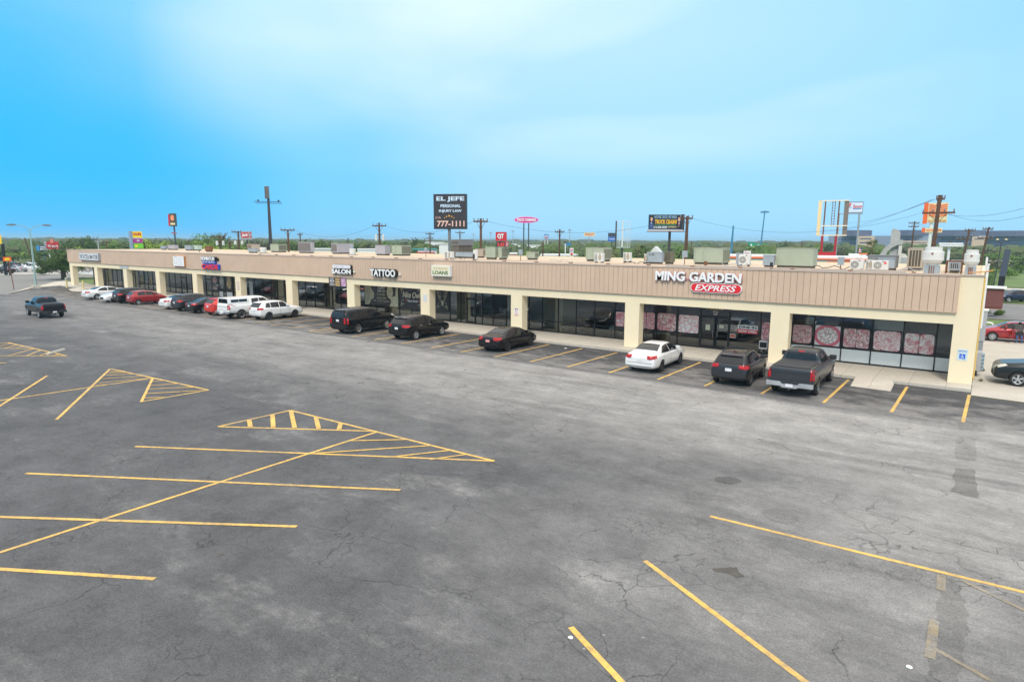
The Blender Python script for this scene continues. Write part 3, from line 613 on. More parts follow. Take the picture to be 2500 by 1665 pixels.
# notices on columns
def notice(x,z0,z1,w_,label,body,acc=None,txt=None):
    o=S('notice',label,x,(z0+z1)/2,'notice',y=-0.003); h=(z1-z0)/2
    MB().box(-w_/2,-.015,-h,w_/2,-.0,h).build('plate',body,o)
    return o,h
o,h=notice(-26.63,1.55,2.12,.36,'white parking notice with red print and border on a column',M_ltr)
b=MB()
for k in range(6): b.box(-.13,-.019,h-.20-k*.06,.13-.03*(k%2),-.0155,h-.18-k*.06)
b.box(-.17,-.019,-h+.01,.17,-.0155,-h+.05); b.box(-.17,-.019,h-.03,.17,-.0155,h-.012); b.build('print',mat('notice_red',(.55,.12,.14),.7),o); MB().box(-.12,-.019,h-.14,-.02,-.0155,h-.06).box(.03,-.019,h-.14,.12,-.0155,h-.06).build('pictograms',M_blk,o)
o,h=notice(0.50,1.30,1.86,.42,'pale parking notice with blue wheelchair emblem on the end column',mat('pale_teal_plate',(.62,.72,.74),.5))
MB().box(-.12,-.022,-.20,.12,-.0155,.04).build('emblem_panel',mat('blue_emblem',(.02,.13,.60),.5),o)
e=MB(); e.lathe([(.045,-.001),(.06,-.001)],(-.005,-.024,-.12),'y',14); e.box(-.02,-.026,-.09,.0,-.0225,-.02); e.box(-.02,-.026,-.10,.045,-.0225,-.085); e.box(.03,-.026,-.16,.048,-.0225,-.10); e.lathe([(.0,-.001),(.017,-.001)],(-.012,-.024,.005),'y',10); e.build('wheelchair_emblem',M_ltr,o)
text('RESERVED PARKING','letters',M['blue_emblem'],o,-.17,.17,.14,.22,-.018,.002)
o,h=notice(-63.9,1.6,2.6,.5,'faded pale notice on the column beside the card shop',mat('faded_pinkish_plate',(.66,.56,.50),.8,var=.2,scale=9))
o,h=notice(-35.95,2.05,2.6,.42,'pale lilac notice high on the column left of the loans shop',mat('pale_lilac_plate',(.66,.67,.70),.8,var=.03))
# ------------------------------------------------------------------ window posters
def foodprint(name,ca,cb_,cc,sc,seed,w_=None,h=None,kind='heap'):
    a=NT(name); tcx=a.n('ShaderNodeTexCoord'); o_=tcx.outputs['Object']; v=a.mapping(o_,(1,1,1),loc=(seed,seed*.7,seed*.3))
    nn=a.n('ShaderNodeTexNoise'); nn.inputs['Scale'].default_value=sc*.45; nn.inputs['Detail'].default_value=4; a.l(v,nn.inputs['Vector'])
    sc2=a.n('ShaderNodeVectorMath',operation='SCALE'); sc2.inputs['Scale'].default_value=.55; a.l(nn.outputs['Color'],sc2.inputs[0]); ad=a.n('ShaderNodeVectorMath',operation='ADD'); a.l(v,ad.inputs[0]); a.l(sc2.outputs[0],ad.inputs[1])
    d=a.noise(ad.outputs[0],sc*.7,6,.7,.5); vo=a.n('ShaderNodeTexVoronoi',feature='DISTANCE_TO_EDGE'); vo.inputs['Scale'].default_value=sc*.8; a.l(ad.outputs[0],vo.inputs['Vector'])
    c=a.mix(a.ramp(d,[(.44,0.0),(.56,1.0)]),ca,cb_); c=a.mix(a.ramp(vo.outputs['Distance'],[(.0,.85),(.12,0.0)]),c,cc)
    c=a.mix(a.ramp(a.noise(v,sc*1.1,6,.8,.8),[(.58,0.0),(.66,.8)]),c,(.20,.12,.12)); c=a.mix(.6,c,a.ramp(a.noise(v,sc*4,5,.8),[(.35,.6),(.65,1.35)]),'MULTIPLY')
    if w_:
        s_=a.n('ShaderNodeSeparateXYZ'); a.l(o_,s_.inputs[0]); x=a.math('ABSOLUTE',a.math('DIVIDE',s_.outputs[0],w_)); z=a.math('ABSOLUTE',a.math('DIVIDE',s_.outputs[2],h))
        if kind=='two': x=a.math('ABSOLUTE',a.math('MULTIPLY',a.math('SUBTRACT',x,.5),2.0))
        if kind=='plate': rr=a.math('SQRT',a.math('ADD',a.math('MULTIPLY',x,x),a.math('MULTIPLY',z,z))); c2=a.mix(a.math('LESS_THAN',rr,1.10),(.80,.74,.76),(.72,.17,.24)); msk=a.math('LESS_THAN',a.math('ADD',rr,a.math('MULTIPLY',a.noise(v,5,4,.7),.35)),1.02)
        else:
            e=8.0 if kind!='full' else 16.0; rr=a.math('ADD',a.math('POWER',x,e),a.math('POWER',z,e)); c2=(.05,.035,.04); msk=a.math('LESS_THAN',a.math('ADD',rr,a.math('MULTIPLY',a.noise(v,4.5,5,.75),.9)),1.22)
        c=a.mix(msk,c2,c)
    a.l(c,a.b.inputs['Base Color']); a.b.inputs['Roughness'].default_value=.3; return a.m
M_board=mat('poster_dark_ground',(.035,.03,.035),.3)
pink=(.72,.24,.28); pale=(.92,.74,.72); grey=(.24,.15,.14); white=(.95,.90,.88)
def food(x0,x1,z0,z1,shape,cols,sc,seed,label,ground=None):
    o=empty('window_poster',((x0+x1)/2,YG-.045,(z0+z1)/2),0,label,'poster'); w_=(x1-x0)/2-.035; h=(z1-z0)/2-.02
    MB().box(-w_,-.006,-h,w_,0,h).build('sheet',M_board,o)
    MB().box(-w_*.985,-.011,-h*.985,w_*.985,-.0065,h*.985).build('picture',foodprint('food_print_%d'%seed,*cols,sc,seed,w_*.98,h*.98,shape),o); return o
food(-8.0,-6.83,1.02,2.20,'heap',(pale,pink,grey),9,1,'faded pink fried rice poster behind the grey pickup truck')
food(-6.75,-5.33,1.02,2.24,'plate',(white,pale,grey),6,2,'round pink plate of noodles poster in the last shop window')
food(-5.25,-3.82,1.02,2.20,'two',(pale,pink,grey),7,3,'poster of pink rolls beside a mound of rice')
food(-3.74,-2.30,1.02,2.20,'heap',(pale,pink,white),8,4,'poster of a wide mound of pale shrimp rice')
food(-2.23,-0.76,1.02,2.19,'two',(white,pink,pale),5,5,'rightmost food poster, white and pink pieces on black')
food(-19.82,-18.2,1.04,2.14,'full',(pink,white,pink),5,6,'pink food poster cut by the column left of the restaurant bay')
food(-18.1,-16.76,1.02,2.26,'two',(pink,pink,white),7,7,'poster with an upright pink roll at the left of the restaurant bay')
food(-16.69,-15.23,1.02,2.28,'heap',(pink,pale,grey),6,8,'poster of glazed pink chicken pieces with rounded corners')
food(-15.16,-13.69,1.02,2.26,'full',(pale,white,pink),4,9,'poster of grey and pink strips left of the restaurant door')
food(-9.81,-8.72,1.0,2.20,'two',(pink,pale,grey),5,10,'narrow pink food poster between the DINE IN sign and a column')
o=empty('window_sign',(-10.6,YG-.05,1.61),0,'white and red DINE IN NOW OPEN window sign','sign')
MB().box(-.62,-.008,0.0,.62,0,.26).build('white_panel',M_ltr,o); MB().box(-.62,-.008,-.26,.62,0,-.004).build('red_panel',M_sred,o); text('DINE IN','letters',M_blk,o,-.53,.53,.05,.21,-.010,.004,.03); text('NOW OPEN','letters',M_ltr,o,-.55,.55,-.22,-.05,-.010,.004,.03)
o=empty('window_sign',(-11.5,YG-.05,1.12),0,'small orange OPEN sign low in the window right of the restaurant door','sign'); MB().box(-.17,-.008,-.12,.17,0,.12).build('plate',M_ltr,o); MB().box(-.15,-.011,-.09,.15,-.0085,.09).build('orange_panel',mat('orange_red',(.75,.12,.04),.5),o); text('OPEN','letters',M_blk,o,-.12,.12,-.04,.05,-.013,.003,.02)
for x,z,w_,h,l in ((-13.12,1.54,.15,.18,'larger yellowish paper taped on the left restaurant door'),(-12.23,1.66,.14,.10,'smaller cream paper taped on the right restaurant door')):
    o=empty('paper_notice',(x,YG-.065,z),0,l,'notice'); MB().box(-w_,-.004,-h,w_,0,h).build('sheet',mat('yellowish_paper',(.66,.66,.50),.8,var=.15,scale=14),o)
o=empty('door_number',(-12.68,YG-.045,2.48),0,'white numbers 7121 over 246 above the restaurant door','sign'); text('7121','digits',M_ltr,o,-.16,.16,.02,.14,0,.004,.01); text('246','digits',M_ltr,o,-.13,.13,-.12,-.01,0,.004,.01)
o=empty('window_lettering',(-12.75,YG-.045,2.78),0,'gold Welcome lettering above the restaurant door','sign'); text('Welcome','letters',M['banner_gold'],o,-.55,.55,-.08,.10,0,.004,.0,.3)
# salon and tattoo window graphics
M_beige=mat('beige_figure_print',(.50,.47,.33),.4,var=.35,scale=5); M_khaki=mat('khaki_letter',(.33,.30,.20),.5,var=.1)
o=empty('window_poster',(-44.1,YG-.05,1.88),0,'black hair salon window graphic with two pale profile faces','poster'); MB().box(-2.3,-.006,-.92,2.3,0,1.08).build('sheet',M_board,o)
# loose-haired profile, left
MB().prism([(-2.25,-.90),(-2.28,.95),(-1.55,1.0),(-1.25,.55),(-1.05,.30),(-.92,.12),(-1.02,.05),(-.98,-.08),(-1.06,-.14),(-1.05,-.30),(-1.35,-.32),(-1.5,-.60),(-1.75,-.88)],'y',-.011,-.0065).build('left_figure',M_beige,o)
b=MB()
for k in range(5): b.path([(-2.15+.14*k,-.0135,.9),(-2.2+.16*k,-.0135,.2),(-2.05+.10*k,-.0135,-.85+.1*k)],.012,4)
b.build('hair_strands',mat('dark_strand',(.10,.09,.06),.6),o)
b=MB(); b.prism([(1.18+.42*math.cos(t),.42+.60*math.sin(t)) for t in [2*math.pi*i/20 for i in range(20)]],'y',-.011,-.0065); b.prism([(1.2,-.1),(1.9,.1),(2.0,.9),(2.26,1.0),(2.26,-.88),(1.1,-.88),(1.35,-.5)],'y',-.0145,-.0115); b.build('right_figure',M_beige,o)
text('ALAMO','letters',M_ltr,o,-.42,.48,.62,.92,-.008,.004,.0); text('SUPER CUTS','letters',M_ltr,o,-.50,.58,.36,.56,-.008,.004,.0); text('HAIR','letters',M_khaki,o,-.55,.60,.04,.26,-.008,.004,.03); text('SALON','letters',M_khaki,o,-.60,.70,-.32,-.06,-.008,.004,.03); text('MEN - WOMEN - CHILDREN','letters',M_ltr,o,-1.0,1.1,-.50,-.42,-.008,.003,.0); text('WALK-INS WELCOME','letters',M_khaki,o,-.55,.65,-.66,-.58,-.008,.003,.0)
def ornate(b,x0,x1,z0,z1,sx=1):
    for cx_,cz,ax,az in ((x0,z0,1,1),(x1,z0,-1,1),(x0,z1,1,-1),(x1,z1,-1,-1)):
        for k,(r,a0,n) in enumerate(((.17,0,14),(.10,2,12),(.24,1,12))):
            pts=[(cx_+ax*(.20+.10*k+(r*(1-.045*i))*math.cos(a0+i*.45)),-.010,cz+az*(.20+.12*k+(r*(1-.045*i))*math.sin(a0+i*.45))) for i in range(n)]; b.path(pts,.018,4)
o=empty('window_poster',(-40.1,YG-.05,1.90),0,'black Nite Owl window graphic with gold scrolls and red accents','poster'); MB().box(-1.55,-.006,-.90,1.3,0,1.08).build('sheet',M_board,o)
b=MB(); ornate(b,-1.5,1.25,-.86,1.04); b.build('scrollwork',M_beige,o); text('Nite Owl','letters',mat('cream_script',(.66,.62,.48),.5),o,-1.15,1.12,.02,.56,-.008,.006,.02,.25); text('Tattoo Studio','letters',M_ltr,o,-.55,.75,-.34,-.14,-.008,.004,.01,.2); MB().box(-.85,-.010,-.28,-.62,-.0065,-.1).box(.85,-.010,-.3,1.1,-.0065,-.1).build('red_accents',mat('dark_red_accent',(.32,.05,.04),.5),o)
o=empty('window_poster',(-36.3,YG-.05,1.92),0,'black window graphic with gold antlered deer head and scrolls','poster'); MB().box(-.85,-.006,-.86,.66,0,1.0).build('sheet',M_board,o)
b=MB(); ornate(b,-.82,.62,-.82,.96); b.prism([(-.22,-.05),(.05,-.05),(.02,-.38),(-.08,-.52),(-.17,-.38)],'y',-.012,-.0065)
for s in (-1,1):
    b.path([(-.09+s*.08,-.010,-.05),(-.09+s*.35,-.010,.12),(-.09+s*.46,-.010,.45)],.028,5)
    for t in (.3,.6,.85): b.path([(-.09+s*(.2+.25*t),-.010,.05+.3*t),(-.09+s*(.10+.18*t),-.010,.28+.3*t)],.02,5)
b.build('deer_emblem',M_beige,o)
# card shop posters
for x0,x1,z0,z1,c_,l in ((-77.2,-76.6,.5,2.6,(.45,.30,.28),'pale red poster in the left pane of the card shop'),(-74.0,-72.6,1.7,2.7,(.55,.22,.22),'red and white poster beside the card shop door'),(-74.0,-72.6,1.0,1.5,(.60,.32,.26),'low orange poster beside the card shop door'),(-72.4,-71.1,1.15,2.9,(.20,.20,.22),'grey figure poster in the card shop window'),(-70.9,-69.5,1.15,2.9,(.60,.38,.10),'tall orange and yellow poster in the card shop window')):
    o=empty('window_poster',((x0+x1)/2,YG-.05,(z0+z1)/2),0,l,'poster'); MB().box((x0-x1)/2,-.006,(z0-z1)/2,(x1-x0)/2,0,(z1-z0)/2).build('sheet',M_board,o); w_=(x1-x0)/2*.86; h=(z1-z0)/2*.9
    n=20; MB().prism([(w_*math.cos(t)*random.uniform(.7,1),h*math.sin(t)*random.uniform(.8,1)) for t in [2*math.pi*i/n for i in range(n)]],'y',-.011,-.0065).build('picture',foodprint('card_print_%d'%int(-x0*10),c_,tuple(v*.5 for v in c_),(.6,.58,.55),4,-x0),o)
for x0,x1,l in ((-72.4,-71.6,'small grey white notice at the foot of the card shop window'),(-70.8,-69.6,'white printed board at the foot of the card shop window')):
    o=empty('paper_notice',((x0+x1)/2,YG-.05,.62),0,l,'notice'); MB().box((x0-x1)/2,-.006,-.30,(x1-x0)/2,0,.30).build('sheet',M['faded_pinkish_plate'] if 0 else M_plate,o)
o=empty('paper_notice',(-65.6,YG-.05,1.6),0,'tall white lettered notice on the door left of the vacant shop','notice'); MB().box(-.35,-.006,-.8,.35,0,.8).build('sheet',mat('grey_striped_print',(.42,.43,.44),.6,var=.4,scale=8),o)
# dining tables and a stool inside the restaurant
def table(x,y,c,label,rz=0.3):
    o=empty('dining_table',(x,y,.16),rz,label,'table'); MB().box(-.5,-.4,.70,.5,.4,.73).build('tabletop',M_idk,o)
    for a in (-.42,.42):
        for d in (-.32,.32): MB().box(a-.02,d-.02,0,a+.02,d+.02,.70).build('leg',M_black,o)
    cl=empty('tablecloth',(x,y,.16),rz,label.replace('dining table','tablecloth').replace(' under a',' over the'),'tablecloth'); cl['label']=label.split(' under')[0].replace('dining table','table')+' cover'
    b=MB(); b.add([(-.55,-.45,.735),(.55,-.45,.735),(.55,.45,.735),(-.55,.45,.735),(-.58,-.48,.45),(0,-.52,.60),(.58,-.48,.42),(.62,0,.60),(.58,.48,.45),(0,.52,.6),(-.58,.48,.45),(-.62,0,.6)],[(0,1,2,3),(0,4,5,1),(1,5,6),(1,6,7,2),(2,7,8),(2,8,9,3),(3,9,10),(3,10,11,0),(0,11,4)]); b.build('cloth',c,cl); cl['label']={'p':'pink tablecloth seen through the restaurant glass','w':'white tablecloth seen left of the restaurant column','g':'pale green white tablecloth below the glazed chicken poster'}[label[0:1] if label[0] in 'pwg' else 'p']
table(-23.3,4.2,mat('pink_cloth',(.62,.28,.33),.8),'pink clad dining table seen through the restaurant glass'); table(-20.4,4.2,M_plate,'white clad dining table seen left of the restaurant column'); table(-16.6,3.6,mat('pale_green_cloth',(.55,.62,.58),.8),'green white clad dining table below the chicken poster')
o=empty('bar_stool',(-24.9+1.0,3.4,.16),.4,'tall wooden stool inside the restaurant window','stool'); M_lw=mat('light_wood',(.42,.24,.12),.6)
MB().lathe([(0,.0),(.17,.0),(.17,.035),(0,.035)],(0,0,.72),'z',16).build('seat',M_lw,o)
for a in (-1,1):
    for d in (-1,1): MB().tube((a*.11,d*.11,.72),(a*.2,d*.2,0),.018).build('leg',M_lw,o)
b=MB(); 
for z in (.25,.42): 
    q=.2-(.09*z/.72)
    b.tube((-q,-q,z),(q,-q,z),.012).tube((-q,q,z),(q,q,z),.012)
b.build('stretcher',M_lw,o)
# newspaper box outside the restaurant
o=empty('news_rack',(-9.3,1.6,.15),0,'small silver newspaper rack beside the column behind the grey SUV','news rack')
MB().box(-.25,-.22,.5,.25,.22,1.0).build('box',M_alloy,o,bevel=.02); MB().box(-.20,-.235,.60,.20,-.2225,.92).build('window',M_cglass,o); MB().box(-.05,-.05,.06,.05,.05,.5).build('post',M_black,o); MB().box(-.2,-.2,0,.2,.2,.06).build('base',M_black,o)
# ------------------------------------------------------------------ vehicles
def carpaint(name,c,metal=0.25,rough=0.22): return mat(name,c,rough,metal,var=0.03,scale=1.5,coat=(.9 if max(c)>.2 else .40),spec=(.5 if max(c)>.2 else .25))
def loft_body(st,W,xs_scale=1.0):
    """st rows: x, zbottom, zshoulder, ztop, shoulder half width factor, top half width factor"""
    vs=[];fs=[];K=0;h=W/2
    for (x,zb,zs,zt,ws,wt) in st:
        a=h*ws; t=h*wt; t=min(t,a*.97); dz=max(zt-zs,0.03)
        half=[(0,zb),(a*.70,zb),(a*.93,zb+.05),(a*.995,zb+(zs-zb)*.30),(a,zb+(zs-zb)*.62),(a*.985,zs-.035),(a*.945,zs),(a*.945+(t-a*.945)*.35,zs+dz*.35),(a*.945+(t-a*.945)*.80,zs+dz*.78),(t*.97,zs+dz*.93),(t*.78,zs+dz*.99),(t*.4,zs+dz*1.005),(0,zs+dz*1.01)]
        ring=half+[(-y,z) for y,z in half[-2:0:-1]]; K=len(ring)
        vs+=[(x,y,z) for y,z in ring]
    n=len(st)
    for i in range(n-1):
        for j in range(K): fs.append((i*K+j,(i+1)*K+j,(i+1)*K+(j+1)%K,i*K+(j+1)%K))
    for i,rev in ((0,False),(n-1,True)):
        # cap as strips joining left and right halves
        hh=K//2
        for j in range(hh):
            a,b2=i*K+j,i*K+j+1; c_,d=i*K+(K-j)%K,i*K+(K-j-1)%K
            q=[a,b2,d,c_]; q2=[]
            for v in q:
                if v not in q2: q2.append(v)
            fs.append(tuple(q2) if rev else tuple(q2[::-1]))
    me=bpy.data.meshes.new('body'); me.from_pydata(vs,[],fs)
    bm=bmesh.new(); bm.from_mesh(me); bmesh.ops.recalc_face_normals(bm,faces=bm.faces); bm.to_mesh(me); bm.free(); return me
def eval_mesh(me,mods):
    o=bpy.data.objects.new('tmp',me); col.objects.link(o); tmp=[]
    for kind,kw in mods:
        md=o.modifiers.new(kind,kind)
        for k,v in kw.items(): setattr(md,k,v)
    bpy.context.view_layer.update(); dg=bpy.context.evaluated_depsgraph_get()
    r=bpy.data.meshes.new_from_object(o.evaluated_get(dg)); bpy.data.objects.remove(o); return r
def arches(me,xs,W,r):
    """cut the wheel arches out of the body"""
    b=MB()
    for x in xs:
        for s in (-1,1):
            y0,y1=(s*(W/2-.30),s*(W/2+.3)); b.tube((x,min(y0,y1),r*.98),(x,max(y0,y1),r*.98),r*1.13,n=28)
    c=b.build('cutter',M_trim); me=eval_mesh(me,[('SUBSURF',dict(levels=2,render_levels=2))])
    lim=max(abs(v.co.y) for v in me.vertices)+.03; n0=len(me.vertices)
    for kw in (dict(solver='EXACT'),dict(solver='EXACT',use_self=True),dict(solver='FAST')):
        res=eval_mesh(me.copy(),[('BOOLEAN',dict(operation='DIFFERENCE',object=c,**kw))])
        if len(res.vertices)>n0*.5 and max(abs(v.co.y) for v in res.vertices)<lim: break
    else: res=me
    bpy.data.objects.remove(c); return res
def bvh_of(me):
    return BVHTree.FromPolygons([v.co[:] for v in me.vertices],[p.vertices[:] for p in me.polygons])
def decal(bvh,poly,mode,off=.012,grid=.14):
    """flat outline pressed on to the body surface. mode R/L side (x,z), T top (x,y), B rear (y,z), F front (y,z)"""
    bm=bmesh.new(); vs=[bm.verts.new((p[0],p[1],0)) for p in poly]
    try: bm.faces.new(vs)
    except Exception: return MB()
    for ax in (0,1):
        lo=min(p[ax] for p in poly); hi=max(p[ax] for p in poly); k=lo+grid
        while k<hi-1e-3:
            no=[0,0,0]; no[ax]=1; co=[0,0,0]; co[ax]=k
            bmesh.ops.bisect_plane(bm,geom=bm.verts[:]+bm.edges[:]+bm.faces[:],plane_co=co,plane_no=no); k+=grid
    D={'R':Vector((0,1,0)),'L':Vector((0,-1,0)),'T':Vector((0,0,-1)),'B':Vector((1,0,0)),'F':Vector((-1,0,0))}[mode]
    out=MB(); pts=[]
    for v in bm.verts:
        a,b_=v.co.x,v.co.y
        o={'R':Vector((a,-5,b_)),'L':Vector((a,5,b_)),'T':Vector((a,b_,5)),'B':Vector((-9,a,b_)),'F':Vector((9,a,b_))}[mode]
        hit=bvh.ray_cast(o,D)
        if hit[0] is None:
            q=bvh.find_nearest(Vector({'R':(a,-1,b_),'L':(a,1,b_),'T':(a,b_,1.3),'B':(-2.5,a,b_),'F':(2.5,a,b_)}[mode])); p=q[0]; n=q[1]
        else: p=hit[0]; n=hit[1]
        if n.dot(D)>0: n=-n
        pts.append(p+n*off*.5-D*off*.6)
    bm.verts.index_update()
    out.add(pts,[tuple(v.index for v in f.verts) for f in bm.faces]); bm.free(); return out
def merge(*bs):
    r=MB()
    for b in bs: r.add(b.v,b.f)
    return r
def wheel(parent,x,y,r,wd,s,rimm,spokes=5):
    """tyre with a rim child; s=-1 right side, +1 left side"""
    t=MB().lathe([(r*.66,-wd/2),(r*.90,-wd/2),(r*.985,-wd*.36),(r,-wd*.2),(r,wd*.2),(r*.985,wd*.36),(r*.90,wd/2),(r*.66,wd/2),(r*.62,wd*.1),(r*.62,-wd*.1),(r*.66,-wd/2)],(x,y,r),'y',28).build('wheel',M_rub,parent,smooth=True)
    f=y+s*wd*.5; b=MB()
    for k in range(spokes):
        a=2*math.pi*(k+.25)/spokes; w0,w1=r*.085,r*(.15 if spokes<8 else .07)
        c_,s_=math.cos(a),math.sin(a)
        def P(rr,tt,yy): return (x+c_*rr-s_*tt,yy,r+s_*rr+c_*tt)
        ri,ro=r*.10,r*.66; y0=f-s*.020; y1=f-s*.055
        b.add([P(ri,-w0,y0),P(ri,w0,y0),P(ro,w1,y0),P(ro,-w1,y0),P(ri,-w0,y1),P(ri,w0,y1),P(ro,w1,y1),P(ro,-w1,y1)],[(0,1,2,3),(7,6,5,4),(0,4,5,1),(1,5,6,2),(2,6,7,3),(3,7,4,0)])
    pr=[(r*.61,-s*.07),(r*.70,-s*.012),(r*.665,-s*.004),(r*.60,-s*.02),(r*.61,-s*.07)]
    b.lathe([(q[0],q[1]+f-y) for q in pr],(x,y,r),'y',28); b.lathe([(0,f-y-s*.018),(r*.15,f-y-s*.02),(r*.15,f-y-s*.055)],(x,y,r),'y',14)
    b.build('rim',rimm,t)
    MB().lathe([(0,f-y-s*.085),(r*.64,f-y-s*.085)],(x,y,r),'y',20).build('brake_disc',M_trim,t)
T={}
# reference outlines: stations from the rear bumper (x=0) to the nose
T['sedan']=dict(hls=[[(4.30,.74),(4.74,.64),(4.72,.72),(4.45,.80)]],L=4.88,W=1.86,wb=(1.05,3.88),r=.335,st=[(0,.40,.66,.80,.70,.60),(.03,.30,.72,.93,.86,.72),(.14,.24,.86,1.04,.94,.76),(.5,.21,.90,1.075,.985,.76),(.80,.2,.92,1.10,1,.745),(1.25,.2,.93,1.30,1,.66),(1.75,.2,.93,1.425,1,.60),(2.35,.2,.92,1.455,1,.61),(2.85,.2,.91,1.43,1,.61),(3.25,.2,.90,1.26,1,.66),(3.68,.2,.89,1.03,1,.76),(4.1,.2,.86,.95,.995,.76),(4.5,.22,.78,.86,.96,.74),(4.78,.25,.66,.73,.88,.70),(4.86,.30,.58,.64,.78,.64),(4.88,.36,.52,.56,.66,.56)],
 side=[[(1.10,1.02),(1.62,1.31),(2.0,1.36),(2.22,1.375),(2.22,.99)],[(2.30,.99),(2.30,1.375),(2.80,1.35),(3.12,1.25),(3.50,1.03),(3.50,.97)]],
 ws=[(3.62,-.70),(3.05,-.56),(3.05,.56),(3.62,.70)],wsm='T',rear=[(.88,-.66),(1.62,-.53),(1.62,.53),(.88,.66)],rm='T',
 tl=[[(.42,.98),(.46,.80),(.66,.78),(.84,.84),(.90,.96)]],tls=[[(.0,.98),(.0,.80),(.36,.86),(.42,.97)]],hl=[[(.45,.62),(.85,.66),(.82,.78),(.55,.72)]],plate=.74,belt=.95,seam=(1.32,2.26,3.42))
T['hatch']=dict(L=3.9,W=1.70,wb=(.62,3.08),r=.30,st=[(0,.42,.70,.86,.74,.62),(.04,.32,.80,1.02,.88,.74),(.14,.26,.92,1.12,.95,.76),(.32,.22,.96,1.32,.98,.70),(.55,.2,.97,1.47,1,.64),(1.0,.2,.96,1.52,1,.64),(1.7,.2,.95,1.52,1,.65),(2.2,.2,.94,1.46,1,.65),(2.62,.2,.93,1.24,1,.70),(3.0,.2,.91,1.04,1,.77),(3.35,.22,.84,.94,.98,.75),(3.7,.26,.72,.80,.90,.70),(3.84,.32,.60,.66,.80,.62),(3.9,.38,.52,.56,.68,.52)],
 side=[[(.62,1.05),(.72,1.38),(1.45,1.43),(1.45,1.01)],[(1.53,1.01),(1.53,1.43),(2.1,1.38),(2.78,1.06),(2.78,1.0)]],
 ws=[(2.95,-.62),(2.32,-.52),(2.32,.52),(2.95,.62)],wsm='T',rear=[(-.56,1.08),(-.50,1.38),(.50,1.38),(.56,1.08)],rm='B',
 tl=[[(.55,1.08),(.55,.80),(.74,.84),(.72,1.05)]],tls=[[(.02,1.08),(.02,.82),(.30,.84),(.26,1.08)]],hl=[[(.4,.64),(.74,.72),(.70,.84),(.5,.76)]],plate=.80,belt=.98,seam=(.75,1.49,2.70))
T['suv']=dict(hls=[[(4.05,.93),(4.50,.80),(4.52,.92),(4.20,1.02)]],L=4.65,W=1.86,wb=(.92,3.62),r=.36,st=[(0,.48,.72,.92,.78,.66),(.03,.38,.84,1.08,.90,.76),(.12,.33,.98,1.22,.96,.78),(.28,.30,1.02,1.42,.985,.72),(.46,.28,1.04,1.60,1,.67),(.95,.28,1.04,1.67,1,.66),(1.8,.28,1.03,1.69,1,.67),(2.4,.28,1.02,1.66,1,.67),(2.85,.28,1.01,1.47,1,.70),(3.30,.28,1.0,1.20,1,.78),(3.8,.28,.96,1.09,1,.78),(4.25,.30,.88,1.00,.97,.76),(4.52,.34,.76,.88,.89,.72),(4.62,.40,.64,.72,.80,.64),(4.65,.46,.56,.62,.68,.54)],
 side=[[(.62,1.14),(.80,1.50),(1.12,1.54),(1.12,1.11)],[(1.19,1.11),(1.19,1.55),(2.0,1.57),(2.0,1.09)],[(2.08,1.09),(2.08,1.57),(2.5,1.53),(2.98,1.22),(3.10,1.09)]],
 ws=[(3.25,-.70),(2.60,-.57),(2.60,.57),(3.25,.70)],wsm='T',rear=[(-.66,1.16),(-.58,1.52),(.58,1.52),(.66,1.16)],rm='B',
 tl=[[(.48,1.12),(.50,.96),(.82,.92),(.80,1.12)]],tls=[[(.02,1.12),(.02,.92),(.40,.98),(.34,1.12)]],hl=[[(.45,.80),(.84,.86),(.80,1.0),(.55,.92)]],plate=.86,belt=1.06,seam=(1.15,2.04,3.02),clad=True)
T['big_suv']=dict(T['suv'],st=[(0,.48,.74,1.05,.84,.76),(.02,.38,.90,1.18,.94,.82),(.06,.34,1.0,1.30,.98,.80),(.13,.30,1.03,1.52,1,.745),(.24,.28,1.04,1.64,1,.73),(.7,.28,1.04,1.69,1,.725),(1.8,.28,1.03,1.70,1,.72),(2.5,.28,1.02,1.67,1,.72),(2.85,.28,1.01,1.50,1,.74),(3.22,.28,1.01,1.22,1,.82),(3.8,.28,1.0,1.15,1,.84),(4.30,.30,.96,1.10,.99,.83),(4.54,.34,.86,1.0,.96,.80),(4.62,.40,.72,.82,.88,.72),(4.65,.46,.60,.68,.78,.62)],L=5.20,W=2.04,wb=(1.12,4.10),r=.40,side=[[(.50,1.16),(.66,1.50),(1.06,1.54),(1.06,1.13)],[(1.14,1.12),(1.14,1.55),(2.0,1.57),(2.0,1.10)],[(2.08,1.10),(2.08,1.57),(2.5,1.53),(2.95,1.22),(3.05,1.10)]],scale=(5.20/4.65,1.89/1.69),tl=[[(.68,1.12),(.68,.72),(.86,.72),(.84,1.12)]],tls=[[(.0,1.12),(.0,.72),(.14,.72),(.14,1.12)]],plate=.92)
T['big_suv']['hls']=[[(4.12,1.0),(4.50,.86),(4.52,1.0),(4.22,1.07)]]
